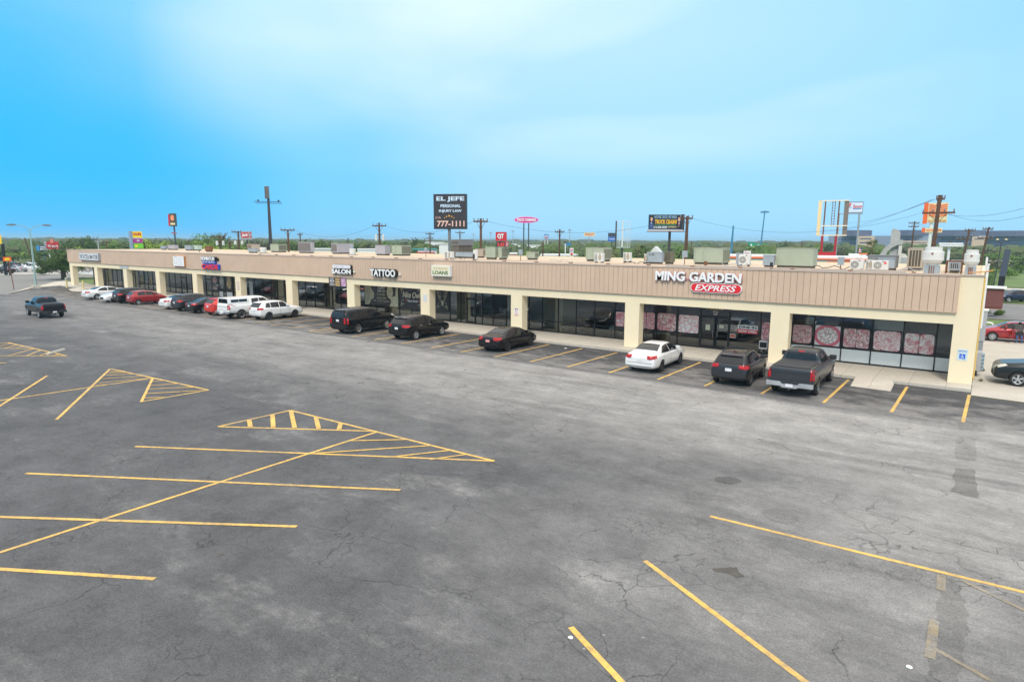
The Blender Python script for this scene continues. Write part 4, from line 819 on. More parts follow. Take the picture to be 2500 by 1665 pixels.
T['pickup']=dict(L=5.85,W=2.04,wb=(1.22,4.90),r=.41,st=[(0,.62,.98,1.18,.86,.84),(.02,.58,1.05,1.30,.93,.88),(.08,.56,1.16,1.38,.97,.89),(.4,.50,1.20,1.40,1,.89),(1.4,.45,1.20,1.40,1,.89),(2.02,.42,1.20,1.40,1,.89),(2.09,.40,1.20,1.41,1,.87),(2.11,.40,1.20,1.60,1,.76),(2.17,.40,1.20,1.86,1,.69),(2.30,.40,1.20,1.91,1,.68),(2.75,.40,1.20,1.92,1,.68),(3.4,.40,1.19,1.91,1,.68),(3.75,.40,1.18,1.84,1,.69),(4.15,.40,1.18,1.52,1,.74),(4.45,.42,1.16,1.34,1,.82),(5.0,.45,1.14,1.27,1,.82),(5.5,.50,1.08,1.22,.99,.80),(5.72,.54,.98,1.12,.96,.78),(5.82,.60,.84,.96,.90,.74),(5.85,.66,.76,.86,.80,.66)],
 side=[[(2.32,1.30),(2.36,1.72),(3.04,1.76),(3.04,1.28)],[(3.12,1.28),(3.12,1.76),(3.62,1.73),(4.12,1.38),(4.18,1.27)]],
 ws=[(4.40,-.78),(3.82,-.62),(3.82,.62),(4.40,.78)],wsm='T',rear=[(-.68,1.45),(-.62,1.80),(.62,1.80),(.68,1.45)],rm='B',
 tl=[[(.84,1.32),(.84,.86),(.99,.86),(.99,1.32)]],tls=[[(.02,1.32),(.02,.86),(.14,.86),(.14,1.32)]],hl=[[(.60,.94),(.95,.94),(.95,1.12),(.62,1.12)]],plate=.62,belt=1.22,seam=(2.20,3.08,4.22),bed=True)
def sc(pts,kx,kz): return [(a*kx,b*kz) for a,b in pts]
def car(kind,label,paint,rear_x,rear_y,heading=90,L=None,W=None,H=None,rim=None,spokes=5,cat=None,trim=None,name=None,group='cars parked in front of the shops',plate=True,lamps=True,chrome=False,rails=False,spoiler=False,roofm=None,cover=None,platem=None,center=None,open_door=False,handlem=None,wtrim=None):
    t=T[kind]; L=L or t['L']; W=W or t['W']; kx=L/t['L']; ky=W/t['W']; kz=1.0
    sx,sz=t.get('scale',(1,1)); Hh=max(s[3] for s in t['st'])*sz; kz=(H/Hh if H else 1.0)*sz; 
    st=[(s[0]*kx*(sx if t.get('scale') else 1),s[1]*(kz/sz)*1.0,s[2]*kz,s[3]*kz,s[4],s[5]) for s in t['st']]
    kk=kx*sx; off=L/2; wb=[x*kx for x in t['wb']]; r=t['r']*(kz/sz)
    st=[(a-off,b,c_,d,e,f) for a,b,c_,d,e,f in st]; wb=[x-off for x in wb]
    th=R(heading); 
    cx_,cy_=(rear_x+math.cos(th)*off,rear_y+math.sin(th)*off) if center is None else center
    root=empty(name or 'parked_car',(cx_,cy_,0.008),th,label,cat or ('pickup truck' if kind=='pickup' else 'car'),group)
    me=arches(loft_body(st,W),wb,W,r); bvh=bvh_of(me)
    for p in me.polygons: p.use_smooth=True
    body=mesh_obj('body',me,[paint],root)
    try:
        bmx=bmesh.new(); bmx.from_mesh(me)
        for e in bmx.edges:
            if len(e.link_faces)==2 and e.calc_face_angle(0)>0.65: e.smooth=False
        bmx.to_mesh(me); bmx.free()
    except Exception: pass
    def side(poly): return [(a*kk-off,b*kz) for a,b in poly]
    def top(poly): return [(a*kk-off,b*ky) for a,b in poly]
    def rear(poly): return [(a*ky,b*kz) for a,b in poly]
    if wtrim:
        allp=[p for poly in t['side'] for p in poly]; x0=min(p[0] for p in allp); x1=max(p[0] for p in allp); zb_=t['side'][0][-1][1]
        top_=sorted([p for poly in t['side'] for p in poly if p[1]>zb_+.12]); ol=[(x0-.06,zb_-.0)]+[(p[0],p[1]+.045) for p in top_]+[(x1+.10,t['side'][-1][-1][1]-.045),(x0-.06,zb_-.045)]
        for md in 'RL': decal(bvh,side(ol),md,.008).build('window_trim',wtrim,root)
    for poly in t['side']:
        for md in 'RL':
            decal(bvh,side(poly),md,.014).build('window',M_cglass,root)
    decal(bvh,top(t['ws']),'T',.016).build('windshield',M_cglass,root)
    decal(bvh,(top if t['rm']=='T' else rear)(t['rear']),t['rm'],.016).build('rear_window',M_cglass,root)
    if lamps:
        for sgn in (1,-1):
            bs=[decal(bvh,rear([(a*sgn,b) for a,b in p]),'B',.022,.1) for p in t['tl']]+[decal(bvh,side(p),'R' if sgn==-1 else 'L',.022,.1) for p in t['tls']]
            merge(*bs).build('taillight',M_lred,root)
            bs=[decal(bvh,rear([(a*sgn,b) for a,b in p]),'F',.022,.1) for p in t['hl']]+([decal(bvh,side(p),'R' if sgn==-1 else 'L',.022,.1) for p in t['hls']] if 'hls' in t else []); merge(*bs).build('headlight',M_clear,root)
    gr=[(-.42*ky,.42*kz),(.42*ky,.42*kz),(.40*ky,.66*kz),(-.40*ky,.66*kz)]
    if kind=='pickup': gr=[(-.56,.80),(.56,.80),(.56,1.12),(-.56,1.12)]
    decal(bvh,gr,'F',.014).build('grille',M_trim,root)
    if plate and kind!='pickup':
        z=t['plate']*kz; decal(bvh,[(-.155,z-.075),(.155,z-.075),(.155,z+.075),(-.155,z+.075)],'B',.03,.2).build('licence_plate',platem or M_plate,root)
    # door seams, belt line, lower trim
    for x in t['seam']:
        xx=x*kk-off
        for md in 'RL': decal(bvh,[(xx-.008,.36*kz),(xx+.008,.36*kz),(xx+.008,t['belt']*kz),(xx-.008,t['belt']*kz)],md,.006).build('panel_seam',M_trim,root)
    if kind in('sedan','hatch','suv','big_suv'): decal(bvh,rear([(-.70,.56),(.70,.56),(.70,.578),(-.70,.578)]),'B',.006).build('panel_seam',M_trim,root)
    lo=(.30 if kind in('sedan','hatch') else .36)*kz; decal(bvh,[(-.70*ky,lo-.04),(.70*ky,lo-.04),(.70*ky,lo+.14),(-.70*ky,lo+.14)],'F',.016).build('front_valance',M_trim,root)
    d1=decal(bvh,[(-.72*ky,lo-.06),(.72*ky,lo-.06),(.70*ky,lo+.10),(-.70*ky,lo+.10)],'B',.016); d1.build('rear_valance',trim or M_trim,root)
    if t.get('clad') and trim is not None:
        for md in 'RL': decal(bvh,[(wb[0]+r*1.2,.30*kz),(wb[1]-r*1.2,.30*kz),(wb[1]-r*1.2,.48*kz),(wb[0]+r*1.2,.48*kz)],md,.012).build('side_cladding',trim,root)
    wd=.24 if kind=='pickup' else .215
    for x in wb:
        for s in (-1,1): wheel(root,x,s*(W/2-wd/2-.015),r,wd,s,rim or M_alloy,spokes)
    # mirrors and handles
    mx=(t['seam'][-1]-.28)*kk-off; mz=(t['belt']+.10)*kz; big=1.45 if kind=='pickup' or kind=='big_suv' else 1.0
    for s in (-1,1):
        y0=s*(W/2-.06); y1=s*(W/2+.17*big)
        MB().box(mx-.05*big,min(y0,y1),mz-.02,mx+.07*big,max(y0,y1),mz+.14*big).build('mirror',paint if kind!='pickup' else M_trim,root,bevel=.03)
    for x in t['seam'][:2]:
        for s,md in ((-1,'R'),(1,'L')):
            xx=(x+.16)*kk-off if kind!='sedan' else (x+.08)*kk-off; zz=(t['belt']-.07)*kz
            d=decal(bvh,[(xx,zz-.018),(xx+.2,zz-.018),(xx+.2,zz+.018),(xx,zz+.018)],md,.04,.3); d.build('door_handle',handlem or paint,root)
    if rails:
        for s in (-1,1):
            pts=[]; x0,x1=.75*kk-off,2.45*kk-off
            for i in range(7):
                x=x0+(x1-x0)*i/6; h=bvh.ray_cast(Vector((x,s*W*.30,5)),Vector((0,0,-1)))[0]
                if h: pts.append((h.x,h.y,h.z+(.06 if 0<i<6 else .01)))
            MB().path(pts,.02,6).build('roof_rail',M_trim,root)
    if roofm: decal(bvh,top([(.62,-.50),(2.45,-.50),(2.45,.50),(.62,.50)]),'T',.010).build('roof_panel',roofm,root)
    if spoiler or kind in('suv','big_suv','hatch'):
        h=bvh.ray_cast(Vector(((t['st'][4][0]+.0)*kk-off,0,5)),Vector((0,0,-1)))[0]
        if h: MB().prism([(h.x-.17,h.z-.035),(h.x+.10,h.z+.0),(h.x+.10,h.z+.022),(h.x-.16,h.z-.005)],'y',-.54*ky,.54*ky).build('roof_spoiler',paint,root)
    if kind in('suv','sedan','big_suv'):
        h=bvh.ray_cast(Vector((.95*kk-off if kind!='sedan' else 1.85*kk-off,0,5)),Vector((0,0,-1)))[0]
        if h: MB().prism([(h.x,h.z-.01),(h.x+.14,h.z-.01),(h.x+.02,h.z+.055)],'y',-.02,.02).build('antenna',paint,root)
    if kind=='pickup':
        bm_=chrome or M_trim
        b=MB(); b.prism([(-W/2+.02,.50),(-.38,.50),(-.30,.44),(.30,.44),(.38,.50),(W/2-.02,.50),(W/2-.02,.70),(.42,.70),(.32,.60),(-.32,.60),(-.42,.70),(-W/2+.02,.70)],'x',-off-.14,-off+.04); b.build('rear_bumper',bm_ if bm_ is not True else M_chrome,root,bevel=.02)
        box('licence_plate',platem or M_plate,-off-.150,-.155,.50,-off-.142,.155,.64,root)
        MB().box(-off-.20,-.06,.36,-off-.02,.06,.44).build('hitch',M_trim,root)
        decal(bvh,[(-.80,.80),(.80,.80),(.80,1.26),(-.80,1.26)],'B',.012).build('tailgate',paint,root)
        for q in ([(-.81,.78),(.81,.78),(.81,.795),(-.81,.795)],[(-.78,1.12),(.78,1.12),(.78,1.135),(-.78,1.135)],[(-.815,.78),(-.80,.78),(-.80,1.30),(-.815,1.30)],[(.80,.78),(.815,.78),(.815,1.30),(.80,1.30)]): decal(bvh,q,'B',.02).build('tailgate_seam',M_trim,root)
        decal(bvh,top([(.12,-.80),(1.98,-.80),(1.98,.80),(.12,.80)]),'T',.02).build('bed_cover',cover or M_trim,root)
        for x in (.72,1.34): decal(bvh,top([(x,-.80),(x+.02,-.80),(x+.02,.80),(x,.80)]),'T',.03).build('cover_fold',M_black,root)
        decal(bvh,rear([(-.14,1.80),(.14,1.80),(.14,1.855),(-.14,1.855)]),'B',.03).build('brake_light',M_lred,root)
    root['_off']=0.0; del root['_off']
    return root,bvh,off
PW=carpaint('white_car_paint',(.80,.80,.79),0.0,.3); PB=carpaint('black_car_paint',(.010,.010,.012),.2,.25); PG=carpaint('graphite_car_paint',(.040,.043,.050),.35,.33)
PT=carpaint('slate_truck_paint',(.040,.046,.054),.3,.35); PR=carpaint('crimson_car_paint',(.36,.015,.022),.2,.3); PO=carpaint('bright_red_car_paint',(.70,.030,.018),.1,.32)
PD=carpaint('dark_slate_paint',(.030,.033,.040),.3,.32); PN=carpaint('navy_car_paint',(.025,.035,.075),.3,.3); PS=carpaint('silver_car_paint',(.42,.43,.46),.5,.35); PK=carpaint('dark_green_grey_paint',(.018,.024,.028),.3,.3)
M_pp=mat('pink_paper_plate',(.75,.35,.36),.6,var=.1,scale=20)
car('pickup','dark slate four door pickup with chrome bumper, nearest vehicle to the end column',PT,-5.68,-7.62,91,rim=M_chrome,spokes=6,chrome=M_alloy,cover=mat('tonneau_grey',(.035,.037,.040),.75),L=5.85)
car('suv','compact graphite SUV with black roof and chrome window line beside the slate pickup',PG,-8.62,-7.18,92,L=4.40,W=1.84,H=1.66,rim=M_chrome,spokes=5,trim=M_trim,rails=True,roofm=M_cglass,wtrim=M_chrome)
r_,bv,of=car('sedan','white sedan with angular red lamps parked before the restaurant door',PW,-13.5,-6.86,92,L=4.90,W=1.87,rim=M_dalloy,spokes=5)
car('sedan','black sedan with a pink paper plate parked alone before the dark shop front',PB,-24.0,-6.72,92,L=4.66,W=1.82,H=1.42,rim=M_dalloy,spokes=7,platem=M_pp)
car('suv','black rounded SUV with silver five spoke wheels right of the largest black SUV',PB,-32.1,-6.90,92,L=4.86,W=1.95,H=1.70,rim=M_alloy,handlem=M_chrome)
car('big_suv','large boxy black SUV with bright wheels left of the loans shop column',PB,-37.85,-7.45,92,rim=M_chrome,spokes=10)
car('suv','white SUV with dark five spoke wheels beside the white camper pickup',PW,-50.4,-6.60,91,L=4.60,W=1.88,H=1.66,rim=M_dalloy,trim=M_trim)
r_,bv,of=car('pickup','white pickup truck with a white camper shell over its bed',PW,-53.3,-7.85,91,rim=M_chrome,spokes=6,chrome=M_chrome,cover=PW)
# camper shell
b=MB(); x0,x1=-of+.04,-of+2.06
ring=[(-.90,1.36),(-.90,1.44),(-.80,1.80),(-.70,1.90),(0,1.94),(.70,1.90),(.80,1.80),(.90,1.44),(.90,1.36)]
b.prism(ring,'x',x0+.06,x1); sh=b.build('camper_shell',PW,r_,bevel=.03)
for s in (-1,1):
    f=lambda x,z:(x,s*(.905-(z-1.44)*.278+.004),z)
    for a,c_ in ((.30,1.02),(1.06,1.86)): MB().add([f(x0+a,1.50),f(x0+c_,1.50),f(x0+c_,1.74),f(x0+a,1.74)],[(0,1,2,3)]).build('shell_window',M_cglass,sh)
MB().add([(x0+.05,-.74,1.42),(x0+.05,.74,1.42),(x0+.05,.66,1.80),(x0+.05,-.66,1.80)],[(0,1,2,3)]).build('shell_rear_window',M_cglass,sh)
car('hatch','bright orange red small SUV between the camper pickup and the black sedan',PO,-56.9,-7.25,91,L=4.15,W=1.80,H=1.60,rim=M_alloy,trim=M_trim)
car('sedan','black sedan with silver wheels and red lamps beside the orange red car',PB,-60.0,-7.45,91,L=4.63,W=1.82,H=1.45,rim=M_alloy,spokes=10)
car('suv','dark grey SUV with black cladding between a white sedan and a black sedan',PG,-62.8,-7.45,91,L=4.60,W=1.86,H=1.70,rim=M_dalloy,trim=M_trim)
car('sedan','white sedan with smooth tail left of the dark grey SUV',PW,-65.5,-7.40,91,L=4.70,W=1.85,H=1.44,rim=M_dalloy)
car('hatch','crimson hatchback with silver wheels at the right of the far car row',PR,-73.0,-7.35,91,L=3.85,W=1.68,H=1.50,rim=M_alloy,spokes=8)
car('suv','black SUV between the crimson hatchback and the small white coupe',PB,-75.7,-7.60,91,L=4.77,W=1.89,H=1.68,rim=M_dalloy)
car('sedan','small white coupe backed in so that its nose faces the lane',PW,-78.0,-3.6,-89,L=4.50,W=1.80,H=1.38,rim=M_dalloy)
car('sedan','white sedan with bright wheels, farthest car of the parked row',PW,-83.1,-8.0,91,L=5.0,W=1.87,H=1.48,rim=M_alloy,spokes=9)
r_,bv,of=car('pickup','black crew cab pickup driving away across the open lot',PB,-65.5,-16.7,177,L=5.35,W=1.89,H=1.79,rim=M_alloy,spokes=6,chrome=M_trim,name='pickup_truck',group=None,cover=M_black,cat='pickup truck')
# right end: red sedan with open door and a seated driver, dark SUV, blue sedan
p=G(2416,831)
r_,bv,of=car('sedan','crimson sedan with a door open beside the right end wall',PR,0,0,185,L=4.75,W=1.82,H=1.45,rim=M_alloy,spokes=10,group=None,center=(p.x+1.45,p.y+.62))
decal(bv,[(-.38,.42),(-.30,1.30),(.06,1.37),(.16,1.30),(.10,.42)],'L',.02).build('door_opening',M_trim,r_)
d=MB().box(-.03,0,.40,.03,.95,1.0).build('open_door',PR,r_,bevel=.02); d.location=(.20,.92,0); d.rotation_euler=(0,0,R(-12)); MB().box(-.012,.05,1.01,.012,.80,1.36).build('door_glass',M_cglass,d)
p=G(2481.6,943)
car('big_suv','dark green grey SUV with silver wheels cut off by the right photo edge',PK,0,0,183,L=4.71,W=1.85,H=1.70,rim=M_alloy,spokes=5,group=None,center=(p.x+1.33,p.y+.86),trim=M_trim)
p=G(2478,739); car('sedan','navy sedan on the side road beyond the brown box',PN,0,0,215,L=4.7,W=1.8,H=1.46,group=None,center=(p.x,p.y+1.5))
# cars in the far lot on the left
for (px,py,kind,pt,lab,hd,kw) in ((40,664,'sedan',PS,'silver sedan in the far left lot before a dark SUV',200,{}),(30,658,'suv',PD,'dark SUV behind the silver sedan in the far left lot',200,{}),(90,664,'pickup',PW,'white pickup in the far left lot beyond the lamp post',200,dict(cover=PW)),(70,658,'suv',PW,'white SUV behind the white pickup in the far left lot',200,{}),(8,668,'sedan',PB,'black sedan at the left edge beside the black sign post',200,{})):
    p=G(px,py); car(kind,lab,pt,0,0,hd,center=(p.x,p.y),group='cars in the far left lot',plate=False,**kw)
# seated driver of the crimson sedan
def skin_person(name,label,joints,edges,radii,loc,rz,parts):
    root=empty(name,loc,rz,label,'person')
    me=bpy.data.meshes.new('figure'); me.from_pydata(joints,edges,[]); o=bpy.data.objects.new('tmp',me); col.objects.link(o)
    o.modifiers.new('s','SKIN')
    for i,rr in enumerate(radii): me.skin_vertices[0].data[i].radius=(rr,rr)
    me.skin_vertices[0].data[0].use_root=True; sb=o.modifiers.new('u','SUBSURF'); sb.levels=1; sb.render_levels=1
    bpy.context.view_layer.update(); r=bpy.data.meshes.new_from_object(o.evaluated_get(bpy.context.evaluated_depsgraph_get())); bpy.data.objects.remove(o)
    for p_ in r.polygons:
        p_.use_smooth=True; z=p_.center.z; x=p_.center.x
        p_.material_index=0
        if p_.center.z<.62 and abs(p_.center.y)<.3 and parts: p_.material_index=1
        if z>1.14: p_.material_index=2
    body=mesh_obj('body',r,parts,root); return root
M_skin=mat('skin_tone',(.36,.20,.14),.6,var=.06); M_shirt=mat('pale_green_shirt',(.50,.60,.50),.85); M_jean=mat('blue_jeans',(.06,.11,.25),.9)
J=[(0,0,.50),(0,0,.72),(0,0,.95),(.02,0,1.10),(.03,0,1.20),(.04,0,1.32),(.02,.19,1.0),(.16,.24,.80),(.36,.20,.84),(.02,-.19,1.0),(.16,-.24,.80),(.36,-.20,.84),(.05,.10,.50),(.42,.13,.50),(.46,.15,.12),(.60,.16,.09),(.05,-.10,.50),(.42,-.13,.50),(.46,-.15,.12),(.60,-.16,.09),
 (.44,.20,.84),(.44,-.20,.84)]
E_=[(0,1),(1,2),(2,3),(3,4),(4,5),(3,6),(6,7),(7,8),(3,9),(9,10),(10,11),(0,12),(12,13),(13,14),(14,15),(0,16),(16,17),(17,18),(18,19),(8,20),(11,21)]
Rr=[.15,.14,.16,.10,.055,.10,.075,.05,.035,.075,.05,.035,.10,.075,.05,.045,.10,.075,.05,.045,.03,.03]
c_=r_=None
p=G(2416,831); cx_,cy_=p.x+1.45,p.y+.62; th=R(185)
q=Vector((cx_,cy_,0))+Matrix.Rotation(th,3,'Z')@Vector((-.12,.60,-.02))
pr=skin_person('person','person in pale shirt and jeans sitting at the open door of the crimson sedan',J,E_,Rr,q,th+R(90),[M_shirt,M_jean,M_skin])
MB().lathe([(0,.12),(.07,.10),(.105,.03),(.10,-.05),(.06,-.09)],(.02,0,1.38),'z',14).build('hair',mat('dark_hair',(.02,.015,.012),.9),pr,smooth=True)
# ------------------------------------------------------------------ rooftop equipment
ZR=5.35
M_gunit=mat('sage_unit_metal',(.36,.40,.31),.6,var=.08,scale=1.2); M_lunit=mat('lilac_grey_unit_metal',(.40,.385,.42),.55,var=.08); M_tunit=mat('tan_unit_metal',(.46,.39,.31),.6,var=.08); M_duct=mat('galvanised_duct',(.36,.41,.45),.45,.3,var=.12,scale=2)
M_wunit=mat('white_unit_metal',(.66,.66,.64),.5,var=.05); M_grill=mat('dark_coil_grille',(.10,.085,.065),.8,var=.2); M_rust=mat('rusty_steel',(.20,.085,.04),.9,var=.35,scale=6); M_dgunit=mat('dull_grey_unit',(.20,.20,.205),.6,var=.12); M_kerb=mat('roof_kerb_wood',(.13,.11,.09),.9,var=.25)
def rbox(px0,px1,px2,pyt,Y):
    """real extents of a roof box: front left/right columns, right end of its side face, top row"""
    a=V(px0,620,Y); c=V(px1,620,Y); zt=V(px1,pyt,Y).z
    y1=XR(px2,Y,c.x); y1=min(max(y1,Y+.4),Y+3.6)
    return a.x,c.x,Y,y1,zt
def unit(px0,px1,px2,pyt,Y,label,m,cat='air conditioner',name='rooftop_unit',kind='unit',group=None,zb=None):
    x0,x1,y0,y1,zt=rbox(px0,px1,px2,pyt,Y); zb=ZR+.16 if zb is None else zb
    o=empty(name,((x0+x1)/2,(y0+y1)/2,ZR),0,label,cat,group); w_=(x1-x0)/2; d=(y1-y0)/2; z0=zb-ZR; z1=max(zt-ZR,z0+.3)
    MB().box(-w_,-d,z0,w_,d,z1).build('cabinet',m,o,bevel=.015)
    MB().box(-w_-.02,-d-.02,z1,w_+.02,d+.02,z1+.035).build('lid',m,o)
    MB().box(-w_+.08,-d+.08,0,w_-.08,d-.08,z0-.002).build('kerb',M_kerb,o)
    if kind=='unit':
        b=MB(); k=0; x=-w_+.12
        while x<w_*.1: b.box(x,-d-.004,z0+.06,x+.012,-d-.0005,z1-.05); x+=max(.5,w_*.55)
        b.build('panel_joint',M_grill,o)
        b=MB(); n=max(4,int(2*d/.12)); 
        b.box(w_+.0005,-d+.08,z0+.10,w_+.004,d-.08,z1-.10); b.build('coil',M_grill,o)
        b=MB()
        for i in range(n+1): y=-d+.08+(2*d-.16)*i/n; b.box(w_+.005,y-.012,z0+.10,w_+.018,y+.012,z1-.10)
        b.build('coil_guard',m,o)
        MB().lathe([(.0,.02),(.28,.02),(.30,.07),(.33,.07),(.33,0)],(w_*.35,0,z1+.036),'z',18).build('fan_guard',M_grill,o)
    elif kind=='front':   # coil on the front
        b=MB(); b.box(-w_+.08,-d-.004,z0+.1,w_-.08,-d-.0005,z1-.08); b.build('coil',M_grill,o); b=MB(); n=max(4,int(2*w_/.16))
        for i in range(n+1): x=-w_+.08+(2*w_-.16)*i/n; b.box(x-.016,-d-.02,z0+.1,x+.016,-d-.005,z1-.08)
        b.build('coil_guard',m,o)
    return o,w_,d,z0,z1
def minisplit(px0,px1,pyt,Y,label,fan=True,rz=0.0,red=False):
    a=V(px0,620,Y); c=V(px1,620,Y); zt=V((px0+px1)/2,pyt,Y).z; w_=(c.x-a.x)/2; h=max(zt-ZR-.1,.5)
    o=empty('condenser_unit',((a.x+c.x)/2,Y,ZR),rz,label,'condenser unit','small white condenser units on the roof')
    MB().box(-w_,-.17,.12,w_,.17,.12+h).build('casing',M_wunit,o,bevel=.02)
    for x in (-w_*.7,w_*.7): MB().box(x-.04,-.2,0,x+.04,.2,.118).build('foot',M_kerb,o)
    if fan:
        fx=-w_*.28; r=min(h*.40,w_*.62); MB().lathe([(0,-.002),(r,-.002)],(fx,-.172,.12+h*.48),'y',24).build('fan_opening',M_grill,o)
        b=MB()
        for k in range(4): rr=r*(.25+.25*k); b.lathe([(rr-.012,-.008),(rr+.008,-.008),(rr+.008,-.002)],(fx,-.175,.12+h*.48),'y',24)
        for k in range(8): t=k*math.pi/4; b.tube((fx,-.182,.12+h*.48),(fx+r*math.cos(t),-.182,.12+h*.48+r*math.sin(t)),.006,n=4)
        b.lathe([(0,-.012),(r*.16,-.012),(r*.16,-.004)],(fx,-.178,.12+h*.48),'y',12); b.build('fan_guard',M_wunit,o)
    else:
        b=MB()
        for i in range(6): b.box(-w_*.88,-.176,.12+h*(.12+.14*i),-w_*.25,-.1725,.12+h*(.19+.14*i))
        b.build('louvre',M_grill,o)
        MB().lathe([(0,-.002),(h*.30,-.002)],(w_*.35,-.172,.12+h*.5),'y',20,scale=(.7,1.2)).build('fan_opening',mat('tan_grille',(.42,.36,.28),.7),o)
    if red: MB().lathe([(0,-.002),(h*.14,-.002)],(w_*.62,-.174,.12+h*.74),'y',16).build('badge',M_sred,o); text('Rheem','badge_letters',M_ltr,o,w_*.62-.09,w_*.62+.09,.12+h*.70,.12+h*.77,-.178,.003)
    MB().box(w_*.2,-.176,.12+h*.86,w_*.55,-.1725,.12+h*.93).build('handle_recess',M_grill,o)
    return o
minisplit(2132,2172,637,4.2,'white condenser unit with a red badge, second from the large exhaust fan',red=True)
minisplit(2117,2134,636,4.4,'white condenser unit with dark side grille pressed behind the red badged one',fan=False)
minisplit(2078,2112,635,4.6,'white condenser unit with fan right of the long sage box unit')
minisplit(1806,1833,622,7.0,'white condenser unit with fan between the two large sage box units')
minisplit(1524,1541,617,8.6,'white louvred condenser unit left of the duct painted 24',fan=False)
minisplit(1453,1474,619,5.6,'white louvred condenser unit before the sage unit at the middle of the roof',fan=False)
minisplit(1088,1106,615,4.6,'white condenser unit below the black law sign post',fan=False)
minisplit(1574.5,1580,621,6.5,'narrow white condenser seen beside the duct painted 24',fan=False)
unit(1895,1986,1997,608,6.0,'long pale sage box unit, widest on the roof',M_gunit,kind='box')
unit(1693.6,1764.5,1783,607,8.5,'broad sage box unit above the MING GARDEN sign',M_gunit,kind='unit')
unit(1430,1473,1493,606,9.0,'sage rooftop unit with coil side left of the empty sign frame',M_gunit)
unit(1185,1209,1212,604,7.5,'pale sage cabinet left of the gap below the red price sign',M_gunit,kind='box')
unit(1216,1224,1241,604,7.5,'sage unit with vertical coil guards below the red price sign',M_gunit)
unit(1285,1305,1316,616,9.0,'small pale green unit alone in the middle of the roof',M_gunit)
unit(1160,1178,1186,608,11.0,'tan and green unit partly behind the tall wooden pole',M_tunit)
unit(1102,1121,1156,586,9.5,'large dull grey unit with white tags raised on a duct beside the law sign',M_dgunit,kind='front',zb=6.55)
unit(1112,1152,1158,617,8.7,'galvanised duct base under the large dull grey unit',M_duct,cat='duct',name='roof_duct',kind='box',zb=5.5)
unit(956,980,1004,600,11,'sage unit with coil guards right of the lilac unit',M_gunit)
unit(916.6,940,954,600,11,'lilac grey unit before the pole with two transformers',M_lunit,kind='box')
unit(809.5,824,864,595,12,'lilac unit with a brown grille end left of the transformer pole',M_lunit,kind='front')
unit(728.6,760,768,592,12.5,'raised purple grey unit on a white base over the vacant shop',M_lunit,kind='front')
unit(660.7,680,701,597,13,'sage unit directly below the tall dark pole',M_gunit)
unit(604,616,636,597,13,'tan unit with a brown end left of the tall dark pole',M_tunit,kind='front')
unit(606,624,630,608,8,'low blue grey duct before the tan unit',M_duct,cat='duct',name='roof_duct',kind='box')
unit(501,514,517.5,602,8,'small dark brown box unit on the left roof',M_rust,kind='box')
unit(469,483,494,600,12,'pale green unit with tan end near the far end of the roof',mat('pale_mint_unit',(.45,.55,.47),.6,var=.05),kind='box')
unit(452,466,469,600,11.5,'blue grey unit pressed to the pale green one',M_duct,kind='box')
unit(409,428,437,599,12.5,'lilac grey unit farthest left on the roof but one',M_lunit,kind='box')
unit(393,403,408,601,12,'blue grey box unit farthest left on the roof',M_duct,kind='box')
o,w_,d,z0,z1=unit(1580,1617,1622,617,6.4,'grey duct box painted with the number 24',M_duct,cat='duct',name='roof_duct',kind='box')
text('24','painted_number',M_black,o,-w_*.85,-w_*.1,z1*.72,z1*.93,-d-.001,.003)
MB().prism([(-w_*.6,z1+.03),(w_*.7,z1+.03),(0,z1+.45)],'y',-.2,.3).build('hood',mat('pale_hood',(.55,.57,.56),.5),o)
o=unit(1621.6,1640,1649,617,7.2,'open cream framed unit right of the duct painted 24',mat('olive_coil',(.16,.15,.10),.7),kind='front')[0]
unit(1863.6,1890,1895,624,5.6,'grey galvanised duct left of the long sage box unit',M_duct,cat='duct',name='roof_duct',kind='box')
unit(1797.5,1806,1811,619,7.3,'grey electrical box beside a white condenser with fan',M_duct,cat='electrical box',name='electrical_box',kind='box')
unit(2119,2190,2196,625.5,6.3,'wide grey unit behind the white condensers',M_dgunit,kind='box')
unit(2145,2186,2192,632,5.7,'pale grey duct behind the red badged condenser',M_duct,cat='duct',name='roof_duct',kind='box')
unit(2216,2254,2262,608,7.2,'tan unit with tall coil grille left of the large exhaust fan',M_tunit,kind='front')
unit(2319,2348,2353,640,5.0,'small grey louvred unit inside a rusty stand between two exhaust fans',M_duct,kind='front')
def exhaust(pxc,pxw,pyt,pyb,Y,label):
    c=V(pxc,620,Y); r=abs(V(pxc+pxw/2,620,Y).x-c.x)*.90; zt=V(pxc,pyt,Y).z; h=zt-ZR
    o=empty('exhaust_fan',(c.x,Y,ZR),0,label,'exhaust fan')
    MB().box(-r*.70,-r*.70,0,r*.70,r*.70,h*.33).build('curb_box',M_duct,o,bevel=.01)
    MB().lathe([(0,h*.335),(r*.60,h*.335),(r*.62,h*.37),(r*.80,h*.42),(r*.96,h*.50),(r*.99,h*.53),(r*1.03,h*.532),(r*1.03,h*.56),(r*.98,h*.565),(r*.98,h*.82),(r*.95,h*.85),(r*.79,h*.855),(r*.79,h),(r*.72,h),(r*.70,h*.9),(0,h*.9)],(0,0,0),'z',36).build('housing',M_wunit,o)
    MB().lathe([(0,0),(.05,0),(.05,-.02),(0,-.02)],(-.02,-r*.995,h*.76),'y',12).build('access_hole',M_rust,o)
    b=MB(); 
    for x in (-r*.2,r*.2,0): b.box(x-.02,-r*.70-.02,.02,x+.02,-r*.70-.002,h*.32)
    b.build('rust_strap',M_rust,o)
exhaust(2279,61,603,668,2.6,'large round exhaust fan on a grey base near the right roof end')
exhaust(2374,44,610,669,3.0,'smaller round exhaust fan at the right roof corner')
b=MB(); a=V(2313,620,4.2); c=V(2351,620,4.2)
